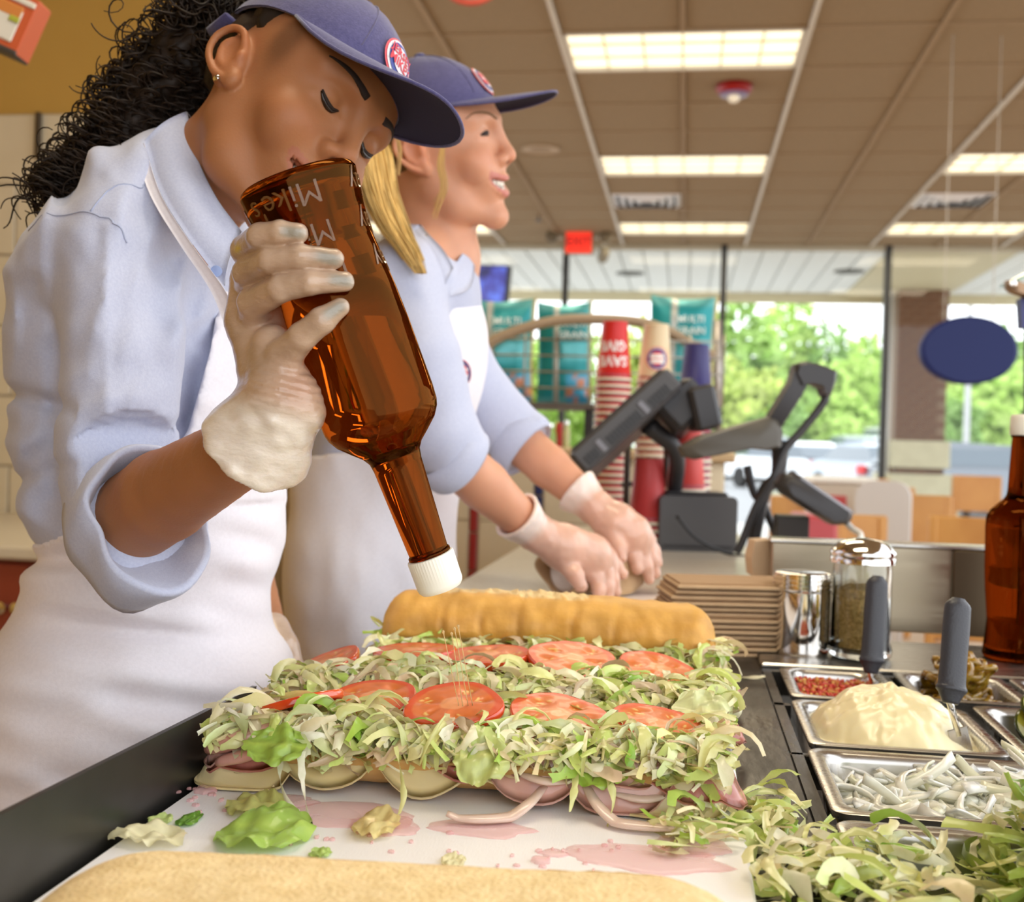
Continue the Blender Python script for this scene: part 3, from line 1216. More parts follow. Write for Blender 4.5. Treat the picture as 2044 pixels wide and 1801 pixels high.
# bottles on the half wall ledge
for px, py0, py1, r_, cl, lb in ((1096, 815, 862, .024, (.30, .45, .08), 'green glass jar on the ledge under the chip rack'), (1131, 812, 866, .011, (.6, .6, .3), 'thin pale bottle on the ledge under the chip rack')):
    b = YP(px, py1, HY + .25)
    b[2] = ztop
    h = (py1 - py0) * 3.75 / F
    t = empty('ledge_bottle', b, lb, 'bottle')
    lathe('glass_body', [(r_, 0), (r_ * 1.05, h * .1), (r_ * 1.05, h * .6), (r_ * .6, h * .8), (r_ * .6, h * .86)], b, mat('ledge_glass_%d' % px, cl, .12, trans=.3), t, n=20)
    lathe('lid', [(r_ * .66, h * .85), (r_ * .66, h)], b, M_CHROME, t, n=20)
b = YP(1116, 862, HY + .3)
boxc = setp(box('carton', (b[0], HY + .3, ztop + .04), (.022, .02, .08), mat('red_card', (.5, .04, .03), .5)), 'narrow red carton on the ledge between the two bottles', 'carton')

# ------------------------------------------------------------------ wall screen
pA = P(985, 568, 8.6)
tv_ = empty('menu_screen', pA, 'dark wall screen showing blue pictures, hung near the window', 'screen')
Rs = np.array(Euler((0, math.radians(4), math.radians(-18))).to_matrix())
Vb, Fb = box_vf(pA + [-.32, 0, 0], (.98, .05, .30), R=Rs, bev=.008)
mesh('casing', Vb, Fb, M_BLACKM, tv_, smooth=False)


def screen_mat():
    m = mat('screen_picture', (.02, .02, .08), .2)
    t = m.node_tree
    b = t.nodes['Principled BSDF']
    tc = _n(t, 'ShaderNodeTexCoord')
    nz = _n(t, 'ShaderNodeTexNoise')
    nz.inputs['Scale'].default_value = 9
    cr = _n(t, 'ShaderNodeValToRGB')
    cr.color_ramp.elements[0].position, cr.color_ramp.elements[0].color = .35, (.01, .01, .05, 1)
    cr.color_ramp.elements[1].position, cr.color_ramp.elements[1].color = .7, (.10, .18, .75, 1)
    e = cr.color_ramp.elements.new(.52)
    e.color = (.05, .05, .32, 1)
    t.links.new(tc.outputs['Object'], nz.inputs['Vector'])
    t.links.new(nz.outputs['Fac'], cr.inputs['Fac'])
    t.links.new(cr.outputs['Color'], b.inputs['Emission Color'])
    b.inputs['Emission Strength'].default_value = 1.0
    return m


for k in (-.17, .33):
    Vb, Fb = box_vf(pA + [-.32, 0, 0] + Rs @ np.array([k, -.027, 0]), (.47 if k < 0 else .28, .004, .28), R=Rs)
    mesh('display', Vb, Fb, screen_mat(), tv_, smooth=False)
tube('hanger', [pA + [-.2, 0, .15], (pA[0] - .2, pA[1], CZ)], .015, M_BLACKM, tv_, sm=0)

# ------------------------------------------------------------------ paper cups in stacks
CUP_H, CR0, CR1 = .150, .032, .044     # upside down: small end up


def cup_profile():
    # along +z, standing upside down: rim at z=0
    return [(CR1 - .004, .004), (CR1 + .0025, .0), (CR1 + .004, .003), (CR1 + .0025, .007), (CR1, .0075), (CR0, CUP_H - .004), (CR0 + .001, CUP_H), (CR0 - .003, CUP_H), (CR0 - .004, CUP_H - .008), (.0, CUP_H - .009)]


def cup_stack(px, d, ytop, n, body, rim, group, label_top, label_in, pitch=.0172, text=None):
    top = P(px, ytop, d)
    base = np.array([top[0], top[1], 0])
    zt_ = top[2]
    src = None
    tints = [body, rim]
    M_b = mat('cup_' + group[:9], body, .45)
    M_r = mat('cup_rim', rim, .4)
    M_s = mat('cup_stripe', (.5, .05, .06), .4)
    M_n = mat('cup_grey_line', (.12, .13, .2), .4)
    for k in range(n):
        b = base + [0, 0, zt_ - CUP_H - k * pitch]
        if b[2] < BZ + .0005:
            break
        t = empty('paper_cup', b, label_top if k == 0 else label_in, 'paper cup', group)
        if src is None:
            V, Fc = lathe_vf(cup_profile(), (0, 0, 0), n=28, cap=False)
            zz = [max(V[i][2] for i in f) for f in Fc]
            mi = [0 if (f_ > .022) else 1 for f_ in zz]
            o = mesh('cup_wall', V, Fc, None, mats=[M_b, M_r, M_s, M_n], midx=mi)
            # thin printed lines next to the rim
            o.location = b
            attach(o, t)
            src = o
            V, Fc = [], []
            mb = MB()
            ra = lambda z: CR1 + (CR0 - CR1) * (z - .0075) / (CUP_H - .0115)
            mb2 = MB()
            Vr, Fr = lathe_vf([(ra(.0095) + .0004, .0095), (ra(.0135) + .0004, .0135)], (0, 0, 0), n=28, cap=False)
            band = mesh('red_band', Vr, Fr, M_s)
            band.location = b
            attach(band, t)
            Vr, Fr = lathe_vf([(ra(.015) + .0004, .015), (ra(.0162) + .0004, .0162)], (0, 0, 0), n=28, cap=False)
            ln = mesh('grey_line', Vr, Fr, M_n)
            ln.location = b
            attach(ln, t)
        else:
            inst(src, 'cup_wall', Matrix.Translation(b), t)
            inst(band, 'red_band', Matrix.Translation(b), t)
            inst(ln, 'grey_line', Matrix.Translation(b), t)
        if k == 0 and text:
            for s_, zc_, sz, colr in text:
                wrap_text(s_, b, zc_, sz, colr, t, ra)
    return base


def wrap_text(s_, b, zc_, sz, colr, t, ra, ang0=None, flip=True):
    tv, tf = text_vf(s_, sz, 0, .0012, res=1)
    a0 = math.atan2(-1, 0) if ang0 is None else ang0
    V = []
    for p in tv:
        x, y = (-p[0], -p[1]) if flip else (p[0], p[1])
        z = zc_ + y
        r = ra(z) + .0006
        a = a0 + x / r
        V.append(b + np.array([r * math.cos(a), r * math.sin(a), z]))
    mesh('lettering', V, tf, mat('print_%d' % int(colr[0] * 99 + colr[2] * 9), colr, .5), t, smooth=False)


def oval_badge(b, zc_, w, h, t, ra, a0, word=True):
    """the printed oval emblem wrapped on a cup"""
    for k, (sc, colr, off) in enumerate(((1, (.7, .04, .05), .0007), (.92, (.85, .82, .78), .0010), (.86, (.03, .04, .22), .0013), (.62, (.7, .05, .05), .0016))):
        n = 28
        V = []
        for rr in (0., .5, 1.):
            for i in range(n):
                a = 2 * math.pi * i / n
                x, z = rr * sc * w * math.cos(a), zc_ + rr * sc * h * math.sin(a)
                r = ra(z) + off
                V.append(b + np.array([r * math.cos(a0 + x / r), r * math.sin(a0 + x / r), z]))
        Fc = [(q * n + i, q * n + (i + 1) % n, (q + 1) * n + (i + 1) % n, (q + 1) * n + i) for q in range(2) for i in range(n)]
        mesh('badge_oval', V, Fc, mat('badge_%d' % k, colr, .5), t)
    if word:
        ra2 = lambda z: ra(z) + .0016
        wrap_text('JERSEY', b, zc_ - h * .22, h * .42, (.9, .85, .8), t, ra2, a0)
        wrap_text("MIKE'S", b, zc_ + h * .22, h * .42, (.9, .85, .8), t, ra2, a0)


b1 = cup_stack(1228, 2.92, 643, 40, (.62, .02, .018), (.78, .70, .55), 'red cups', 'red paper cup with white capitals, upside down on top of its stack', 'red paper cup nested upside down in the red stack',
               text=[('GIVE', .088, .036, (.85, .8, .78)), ('SAVE', .050, .036, (.85, .8, .78))])
b2 = cup_stack(1310, 2.95, 648, 40, (.70, .55, .34), (.78, .70, .55), 'cream cups', 'cream paper cup with an oval badge, upside down on top of its stack', 'cream paper cup nested upside down in the badge cup stack')
ra_c = lambda z: CR1 + (CR0 - CR1) * (z - .0075) / (CUP_H - .0115)
cups_c = [o for o in bpy.data.objects if o.get('label', '').startswith('cream paper cup with')][0]
oval_badge(np.array(cups_c.location), .060, .030, .030, cups_c, ra_c, -math.pi / 2 + .15)
b3 = cup_stack(1391, 2.98, 688, 40, (.035, .03, .14), (.78, .70, .6), 'navy cups', 'navy paper cup, upside down on top of its stack', 'navy paper cup nested upside down in the navy stack')
b4 = cup_stack(1296, 2.62, 915, 12, (.55, .05, .05), (.70, .66, .60), 'stripe cups', 'red striped paper cup on top of the short stack behind the black box', 'red striped paper cup nested in the short stack behind the black box')
b5 = cup_stack(1372, 2.66, 852, 12, (.60, .06, .05), (.74, .68, .55), 'lid cups', 'red and cream paper cup on top of the stack under the till screen', 'red and cream paper cup nested in the stack under the till screen')
ch = empty('cup_holder', (float(b1[0]), float(b1[1]), BZ), 'dark wire holder standing between the stacks of paper cups', 'cup holder')
for px, y0_, y1_, d in ((1253, 890, 1060, 2.75), (1333, 838, 1052, 2.75)):
    a = P(px, y0_, d)
    tube('rod', [a, (a[0], a[1], BZ)], .008, mat('dark_rod', (.05, .035, .025), .4), ch, sm=0, n=8)
a, b = P(1240, 968, 2.76), P(1350, 960, 2.76)
tube('cross_wire', [a, b], .006, mat('dark_rod', (.05, .035, .025), .4), ch, sm=0, n=8)

# ------------------------------------------------------------------ till screen seen from its edge
D0 = 2.42
c0, c1 = P(1152, 926, D0), P(1347, 750, D0)
ux = (c1 - c0) / np.linalg.norm(c1 - c0)
dep_ = np.array([.06, 1, 0.]) / np.linalg.norm([.06, 1, 0])
dep_ = dep_ - ux * (dep_ @ ux)
dep_ /= np.linalg.norm(dep_)
nz_ = np.cross(ux, dep_)
if nz_[2] < 0:
    nz_ = -nz_
RM = np.stack([ux, dep_, np.cross(ux, dep_)], 1)
L = np.linalg.norm(c1 - c0)
tl_ = empty('till_screen', (float(P(1250, 1100, 2.5)[0]), float(P(1250, 1100, 2.5)[1]), BZ), 'black touch screen till monitor tilted back on its stand', 'till')
cm_ = (c0 + c1) / 2 + dep_ * .13
Vb, Fb = box_vf(cm_, (L, .26, .058), R=RM, bev=.008)
mesh('casing', Vb, Fb, M_PLAST2, tl_, smooth=False)
Vb, Fb = box_vf(cm_ + np.cross(ux, dep_) * np.sign(np.cross(ux, dep_)[2]) * .030, (L - .02, .24, .006), R=RM, bev=.002)
mesh('bezel', Vb, Fb, M_PLAST, tl_, smooth=False)
nn = np.cross(ux, dep_) * np.sign(np.cross(ux, dep_)[2])
for k in range(26):
    u = -L / 2 + .02 + k * (L - .05) / 25
    if abs(u + .075) < .012 or abs(u - .045) < .012:
        continue
    Vb, Fb = box_vf((c0 + c1) / 2 + ux * u - nn * .010 - dep_ * .0005, (.004, .006, .022), R=RM)
    mesh('vent_slot', Vb, Fb, M_BLACKM, tl_, smooth=False)
for u in (-.075, .045):
    Vb, Fb = box_vf((c0 + c1) / 2 + ux * u - nn * .006 - dep_ * .002, (.012, .006, .03), R=RM, bev=.001)
    mesh('clip', Vb, Fb, mat('grey_clip', (.2, .2, .23), .3), tl_, smooth=False)
Vb, Fb = box_vf((c0 + c1) / 2 + ux * (L / 2 - .02) + dep_ * .13 - nn * .055, (.10, .2, .085), R=RM, bev=.012)
mesh('rear_housing', Vb, Fb, M_PLAST, tl_, smooth=False)
pr = P(1398, 815, D0 + .05)
Vb, Fb = box_vf(pr, (.055, .12, .095), R=np.array(Euler((0, -.25, .2)).to_matrix()), bev=.008)
mesh('customer_display', Vb, Fb, M_PLAST, tl_, smooth=False)
Vb, Fb = box_vf(pr + [.028, -.0, -.0], (.006, .08, .07), R=np.array(Euler((0, -.25, .2)).to_matrix()), bev=.001)
mesh('display_glass', Vb, Fb, mat('glass_painted_reflection', (.35, .45, .5), .1), tl_, smooth=False)  # the screen's reflection is put in as a pale base colour
s0 = (c0 + c1) / 2 + dep_ * .13 - nn * .03
tube('stand_neck', [s0 + ux * .04, s0 + [.09, .03, -.03], s0 + [.09, .10, -.12], (s0[0] + .09, s0[1] + .16, BZ + .01)], [.022, .018, .018, .026], M_PLAST, tl_, n=12)
lathe('stand_foot', [(.07, 0), (.07, .008), (.03, .02)], (s0[0] + .09, s0[1] + .16, BZ), M_PLAST, tl_)

# ------------------------------------------------------------------ black printer box
pa, pb = G(1315, 1100, BZ), G(1470, 1104, BZ)
wv = (pb - pa) / np.linalg.norm(pb - pa)
bx_ = empty('receipt_printer', (pa + pb) / 2, 'black boxy receipt printer with rounded corners on the beige counter', 'printer')
dv = np.array([-wv[1], wv[0], 0])
hpx = .124
Rp = np.stack([wv, dv, [0, 0, 1]], 1)
W_ = np.linalg.norm(pb - pa)
out = rrect(W_ / 2, hpx / 2, .012)
Vb, Fb = prism_vf([(pa + pb) / 2 + wv * x + np.array([0, 0, 1]) * (hpx / 2 + z) for x, z in out], dv * .15)
mesh('casing', Vb, Fb, M_PLAST2, bx_, smooth=False)
Vb, Fb = box_vf((pa + pb) / 2 + dv * .07 + [0, 0, hpx + .004], (W_ * .8, .1, .008), R=Rp, bev=.003)
mesh('lid', Vb, Fb, M_PLAST, bx_, smooth=False)
Vb, Fb = box_vf((pa + pb) / 2 - dv * .001 + [0, 0, .012], (W_ * .9, .004, .006), R=Rp, bev=.001)
mesh('seam', Vb, Fb, M_PLAST, bx_, smooth=False)
setp(tube('cable', [P(1350, 1030, 2.50), P(1390, 1075, 2.49), P(1450, 1104, 2.50), P(1510, 1112, 2.5), P(1540, 1095, 2.55)], .004, M_BLACKM, n=6), 'thin black cable looping past the black printer onto the counter', 'cable')

# ------------------------------------------------------------------ barcode scanner on its stand
DS = 2.30
sc_ = empty('barcode_scanner', (float(P(1505, 1098, DS)[0]), float(P(1505, 1098, DS)[1]), BZ), 'black handheld barcode scanner resting on a bent arm stand', 'scanner')


def flatbody(name, pts, th, m_, parent, d, bev=None):
    """outline in the picture at depth d, thick body th deep with softened edges"""
    o = [P(x, y, d) for x, y in pts]
    c = sum(o) / len(o)
    rings = []
    for off, s in ((-th / 2, .82), (-th / 2 + th * .15, .97), (0, 1.0), (th / 2 - th * .15, .97), (th / 2, .82)):
        rings.append([c + (q - c) * s + FW * off for q in o])
    V, Fc = loft_vf(rings)
    ob = mesh(name, V, Fc, m_, parent, smooth=True)
    shade_flat_by_angle(ob, 50)
    return ob


flatbody('cradle_arm', [(1352, 893), (1390, 870), (1530, 832), (1548, 838), (1560, 860), (1556, 893), (1535, 900), (1500, 896), (1385, 918), (1360, 912)], .07, mat('scanner_grey', (.085, .075, .06), .4), sc_, DS)
flatbody('grip', [(1522, 845), (1573, 762), (1580, 735), (1598, 728), (1622, 740), (1598, 790), (1552, 862)], .05, M_PLAST, sc_, DS)
flatbody('scanner_head', [(1577, 745), (1582, 728), (1602, 722), (1640, 731), (1666, 742), (1664, 762), (1654, 790), (1645, 795), (1640, 776), (1618, 768), (1590, 772)], .06, M_PLAST, sc_, DS)
tube('cable', [P(1650, 785, DS), P(1640, 810, DS), P(1600, 860, DS), P(1565, 900, DS), P(1545, 950, DS), P(1510, 1010, DS), P(1480, 1085, DS), P(1470, 1104, DS)], .008, M_PLAST, sc_, n=8)
tube('stand_leg', [P(1558, 880, DS + .02), P(1552, 950, DS + .02), P(1525, 985, DS + .02), P(1502, 1095, DS + .02)], [.018, .014, .014, .012], M_PLAST, sc_, n=8)
tube('stand_leg', [P(1492, 930, DS + .05), P(1505, 985, DS + .05), P(1525, 1010, DS + .04), P(1560, 1096, DS + .04)], .008, M_PLAST, sc_, n=8)
# card terminal
ct = empty('card_terminal', (float(P(1560, 1085, 2.2)[0]), float(P(1560, 1085, 2.2)[1]), BZ), 'black card payment terminal slanting down on a dark post', 'card reader')
flatbody('terminal', [(1562, 945), (1580, 946), (1694, 1024), (1694, 1034), (1684, 1046), (1660, 1048), (1560, 985), (1548, 965)], .09, M_PLAST, ct, 2.2)
flatbody('screen_edge', [(1580, 943), (1698, 1022), (1693, 1032), (1575, 953)], .085, mat('terminal_silver', (.25, .24, .25), .25, .5), ct, 2.2)
boxmm('post', P(1548, 1028, 2.25) - [0, .03, 0], (P(1612, 1028, 2.25)[0], P(1612, 1028, 2.25)[1] + .04, 0), mat('dark_post', (.03, .025, .022), .5), ct)
tube('charging_cable', [P(1686, 1040, 2.2), P(1700, 1055, 2.18), P(1718, 1068, 2.15), P(1712, 1085, 2.12)], .006, mat('white_cable', (.75, .73, .68), .5), ct, n=6)

# ------------------------------------------------------------------ dining room: tables and wooden chairs
M_TT = mat('table_laminate', (.82, .80, .76), .15)
M_WD = mat('chair_wood', (.52, .26, .07), .35, col2=(.44, .2, .05), scale=3, stretch=(1, 8, 1))


def dtable(px, py, h, d_lab, w=.7):
    b = G(px, py, h)
    t = empty('dining_table', (b[0], b[1], 0), d_lab, 'table', 'dining tables')
    boxmm('table_top', (b[0] - w / 2, b[1] - .35, h - .03), (b[0] + w / 2, b[1] + .35, h), M_TT, t, bev=.01)
    lathe('pedestal', [(.04, 0), (.04, h - .03)], (b[0], b[1], 0), M_BLACKM, t, n=16)
    lathe('base', [(.26, 0), (.26, .02), (.06, .05)], (b[0], b[1], 0), M_BLACKM, t, n=24)


def dchair(px, Y, topy, wpx, rot, lab):
    p = YP(px, topy, Y)
    base = np.array([p[0], p[1], 0])
    H = p[2]
    w = wpx * Y / F
    t = empty('wooden_chair', base, lab, 'chair', 'wooden dining chairs')
    Rz = np.array(Euler((0, 0, rot)).to_matrix())

    def part(nm, c, s, bev=.008):
        Vb, Fb = box_vf(base + Rz @ np.array(c), s, R=Rz, bev=bev)
        mesh(nm, Vb, Fb, M_WD, t, smooth=False)
    part('seat', (0, .2, .45), (w, .42, .04))
    part('backrest', (0, 0, H - .14), (w, .03, .28))
    part('back_rail', (0, 0, .62), (w, .025, .06))
    for sx in (-1, 1):
        part('back_post', (sx * (w / 2 - .02), 0, H / 2), (.04, .045, H))
        part('leg', (sx * (w / 2 - .02), .38, .225), (.04, .04, .45))
    return t


dchair(1572, 6.4, 990, 70, .35, 'wooden chair seen past the scanner stand')
dchair(1718, 4.9, 1028, 100, .12, 'wooden chair with its back to the card terminal')
dchair(1830, 6.3, 988, 130, -.05, 'wide wooden chair behind the chrome lidded shaker')
dchair(1925, 5.0, 1032, 130, -.25, 'wooden chair with a slanting top beside the amber bottle')
dchair(1730, 8.4, 955, 85, .1, 'far wooden chair beside the mullion')
dchair(1790, 7.8, 973, 70, .2, 'wooden chair in front of the pillar base')
dchair(1950, 9.4, 950, 90, .0, 'far wooden chair by the window right of the pillar')
dchair(1660, 10.2, 950, 60, .0, 'far wooden chair by the window left of the pillar')
dtable(1590, 985, .74, 'white topped table by the window behind the card terminal')
dtable(1930, 972, .74, 'white topped table by the window right of the pillar')
dtable(1640, 965, .74, 'white topped table under the parked cars', .6)
dtable(1930, 1000, .74, 'white topped table between the window and the slanting wooden chair', .6)
p = YP(1762, 985, 5.8)
hc = empty('grey_booster_seat', (p[0], p[1], 0), 'pale grey rounded plastic seat back among the wooden chairs', 'seat')
out = rrect(.13, .26, .08)
Vb, Fb = prism_vf([p + [x, 0, z - .2] for x, z in out], (0.02, .06, 0))
mesh('seat_back', Vb, Fb, mat('pale_grey_plastic', (.5, .46, .42), .5), hc, smooth=False)
boxmm('seat_pan', p + [-.14, .05, -.42], p + [.14, .35, -.36], mat('pale_grey_plastic', (.5, .46, .42), .5), hc, bev=.02)
for sx in (-1, 1):
    for sy in (.08, .32):
        boxmm('leg', (p[0] + sx * .11 - .015, p[1] + sy - .015, 0), (p[0] + sx * .11 + .015, p[1] + sy + .015, p[2] - .42), mat('pale_grey_plastic', (.5, .46, .42), .5), hc)
p = YP(1690, 965, 6.6)
tb = empty('waste_bin', (p[0] + .03, 6.7, 0), 'beige waste bin with a red front panel behind the card terminal', 'bin')
boxmm('bin_body', (p[0] - .19, 6.6, 0), (p[0] + .16, 7.0, p[2]), mat('bin_beige', (.52, .45, .36), .5), tb, bev=.01)
boxmm('red_panel', (p[0] - .17, 6.585, p[2] - .24), (p[0] + .0, 6.605, p[2] - .07), mat('bin_red', (.45, .06, .06), .4), tb)
boxmm('white_rim', (p[0] - .20, 6.58, p[2]), (p[0] + .17, 7.02, p[2] + .03), M_WHITE, tb, bev=.01)
p = G(1645, 1082, .80)
rb = empty('red_box_seat', (float(YP(1645, 1080, 4.7)[0]), 4.7, 0), 'red upholstered seat block behind the steel divider', 'seat')
q = YP(1632, 1030, 4.7)
boxmm('cushion', (q[0] - .085, 4.7, q[2] - .22), (q[0] + .08, 5.0, q[2]), mat('red_vinyl', (.42, .06, .07), .4), rb, bev=.015)
boxmm('base', (q[0] - .08, 4.72, 0), (q[0] + .075, 4.98, q[2] - .22), M_BLACKM, rb)

# ------------------------------------------------------------------ hanging oval sign, other hanging things
pS = P(1932, 700, 5.6)
ov = empty('oval_sign', pS, 'plain dark blue oval sign hanging in front of the window', 'sign')
rings = []
aw, ah = 97 * 5.6 / F, 68 * 5.6 / F
for s, off in ((.93, -.03), (1.0, -.018), (1.0, .018), (.93, .03)):
    rings.append([pS + RT * (aw * s * math.cos(2 * math.pi * k / 48)) + UP * (ah * s * math.sin(2 * math.pi * k / 48)) + FW * off for k in range(48)])
V, Fc = loft_vf(rings)
o = mesh('panel', V, Fc, mat('sign_blue', (.012, .020, .10), .5, spec=.25), ov)
shade_flat_by_angle(o, 30)
for s in (-.5, .5):
    a = pS + RT * aw * s + UP * ah * .8
    tube('wire', [a, (a[0], a[1], CZ)], .0025, M_TEE, ov, sm=0, n=5)
pT = P(940, -62, 4.2)
o2 = empty('badge_sign', pT, 'round pale sign with a red rim hanging under the ceiling', 'sign')
for nm, s, off, cl in (('rim', 1.0, 0, (.55, .08, .05)), ('face', .86, -.012, (.55, .5, .44))):
    rings = []
    for q, of in ((.97, -.012), (1, 0), (.97, .012)):
        rings.append([pT + RT * (.135 * s * q * math.cos(2 * math.pi * k / 40)) + UP * (.135 * s * q * math.sin(2 * math.pi * k / 40)) + FW * (off + of) for k in range(40)])
    V, Fc = loft_vf(rings)
    shade_flat_by_angle(mesh(nm, V, Fc, mat('badge_sign_' + nm, cl, .4), o2), 30)
tube('wire', [pT + UP * .13, (pT[0] + UP[0] * .13, pT[1], CZ)], .002, M_TEE, o2, sm=0, n=5)

# carton hanging at the left edge
pH = P(18, 40, 1.9)
hcn = empty('hanging_carton', pH, 'white and orange printed carton hanging by the mustard wall', 'carton')
Rh = np.stack([RT * math.cos(.42) - UP * math.sin(.42), FW, UP * math.cos(.42) + RT * math.sin(.42)], 1)
k_ = 1.9 / F
for nm, c, s, cl in (('carton_body', (0, .02, 0), (88 * k_, .05, 118 * k_), (.55, .10, .03)), ('label_panel', (-6 * k_, -.006, -8 * k_), (62 * k_, .004, 66 * k_), (.72, .68, .58)),
                     ('orange_panel', (-4 * k_, -.0065, 20 * k_), (56 * k_, .004, 26 * k_), (.6, .22, .05)), ('green_mark', (14 * k_, -.009, 4 * k_), (22 * k_, .003, 12 * k_), (.4, .42, .05)),
                     ('top_band', (0, -.006, 44 * k_), (84 * k_, .004, 12 * k_), (.75, .70, .6)), ('dark_foot', (0, .02, -56 * k_), (86 * k_, .052, 12 * k_), (.06, .05, .04))):
    Vb, Fb = box_vf(pH + Rh @ np.array(c), s, R=Rh, bev=.002)
    mesh(nm, Vb, Fb, mat('carton_' + nm, cl, .5), hcn, smooth=False)
a = pH + Rh @ np.array([0, .02, 55 * k_])
tube('string', [a, (a[0], a[1], CZ)], .002, M_TEE, hcn, sm=0, n=5)
# ================================================================== steel work counter with its wells
PANS = dict(relish=(.119, .236, 1.240, 1.405), jal=(.250, .372, 1.262, 1.415), ban=(.380, .50, 1.262, 1.415),
            mayo=(.117, .288, 1.042, 1.226), pick=(.300, .47, 1.055, 1.248), onion=(.113, .44, .848, 1.030), lett=(.112, .44, .590, .834))
RZ = .942
sc2 = empty('steel_work_counter', (0, .9, 0), 'dark wet stainless steel work counter around the topping pans', 'counter')
top = MB()
top.add(*box_vf((-.132, .955, SZ - .015), (.466, 1.41, .03), bev=.002))
for y0, y1 in ((.25, .588), (.836, .846), (1.032, 1.040), (1.418, 1.66)):
    top.add(*box_vf((.37, (y0 + y1) / 2, SZ - .015), (.54, y1 - y0, .03), bev=.001))
for x0, x1, y0, y1 in ((.238, .248, 1.228, 1.418), (.374, .384, 1.25, 1.418), (.290, .298, 1.04, 1.25), (.10, .118, 1.228, 1.24), (.445, .64, .58, 1.04), (.475, .64, 1.04, 1.25), (.522, .64, 1.25, 1.42), (.101, .111, .58, 1.42)):
    top.add(*box_vf(((x0 + x1) / 2, (y0 + y1) / 2, SZ - .012), (x1 - x0, y1 - y0, .024)))
top.obj('work_top', M_STEEL_D, sc2)
boxmm('cabinet_front', (-.35, .27, .05), (.62, .30, SZ - .03), M_STEEL, sc2)
boxmm('cabinet_side', (-.36, .30, .05), (-.33, 1.64, SZ - .03), M_STEEL, sc2)
boxmm('cabinet_back', (-.33, 1.62, .05), (.62, 1.65, SZ - .03), M_STEEL, sc2)
boxmm('cold_well', (.09, .5, .70), (.64, 1.5, .72), M_STEEL, sc2)
boxmm('back_ledge', (.10, 1.432, SZ), (.64, 1.655, .940), M_STEEL, sc2, bev=.002)
# raised dark lip beside the cutting board
a0, a1 = XP(-60, 1648, -.345), XP(485, 1385, -.345)
b1_ = XP(470, 1440, -.345)
V = [(-.349, .40, SZ), (-.349, a1[1] + .012, SZ), (-.349, a1[1] + .03, a1[2]), (-.349, .40, a0[2] + .0)]
V, Fc = prism_vf(V, (.004, 0, 0))
mesh('side_lip', V, Fc, mat('dark_steel_lip', (.085, .082, .078), .32, .8, col2=(.05, .045, .035), scale=7, rough2=.5), sc2, smooth=False)


def pan(key, depth, label, group='steel topping pans'):
    x0, x1, y0, y1 = PANS[key]
    cx, cy, hx, hy = (x0 + x1) / 2, (y0 + y1) / 2, (x1 - x0) / 2, (y1 - y0) / 2
    rings = []
    for inset, z, r in ((.001, RZ - .006, .012), (0, RZ - .001, .013), (.0015, RZ, .013), (.009, RZ, .017), (.0125, RZ - .002, .02), (.0145, RZ - .008, .021), (.019, RZ - depth * .7, .023), (.023, RZ - depth + .006, .022), (.032, RZ - depth, .014)):
        rings.append([(cx + x, cy + y, z) for x, y in rrect(hx - inset, hy - inset, r, 6)])
    V, Fc = loft_vf(rings, cap=False)
    n = len(rings[0])
    Fc.append(tuple((len(rings) - 1) * n + k for k in range(n)))
    t = empty('topping_pan', (cx, cy, RZ - depth), label, 'pan', group)
    o = mesh('pan_shell', V, Fc, M_STEEL, t)
    shade_flat_by_angle(o, 50)
    return t


pan('relish', .09, 'small steel pan filled with chopped red pepper relish')
pan('jal', .09, 'small steel pan holding brown green pepper rings')
pan('ban', .09, 'small steel pan holding yellow pepper rings')
pan('mayo', .09, 'steel pan heaped with pale yellow mayonnaise')
pan('pick', .09, 'steel pan holding dark green pickles')
pan('onion', .10, 'wide steel pan filled with sliced white onion')
pan('lett', .11, 'wide steel pan filled with shredded green lettuce')


def heap(key, fn, nx, ny, inset=.0135, z0=RZ):
    """surface filling a pan: height fn(u, v) in metres relative to the rim"""
    x0, x1, y0, y1 = PANS[key]
    cx, cy, hx, hy = (x0 + x1) / 2, (y0 + y1) / 2, (x1 - x0) / 2 - inset, (y1 - y0) / 2 - inset
    V = []
    rr = .02
    for j in range(ny + 1):
        for i in range(nx + 1):
            u, v = -1 + 2 * i / nx, -1 + 2 * j / ny
            x, y = u * hx, v * hy
            ex, ey = max(abs(x) - (hx - rr), 0), max(abs(y) - (hy - rr), 0)
            e = math.hypot(ex, ey)
            if e > rr:
                x -= math.copysign(ex * (1 - rr / e), x)
                y -= math.copysign(ey * (1 - rr / e), y)
            V.append((cx + x, cy + y, z0 + fn(u, v, x, y)))
    Fc = [(j * (nx + 1) + i, j * (nx + 1) + i + 1, (j + 1) * (nx + 1) + i + 1, (j + 1) * (nx + 1) + i) for j in range(ny) for i in range(nx)]
    return np.array(V), Fc, (cx, cy, hx, hy)


def nz3(x, y, z=0.):
    return float(mnoise.noise(Vector((x, y, z))))


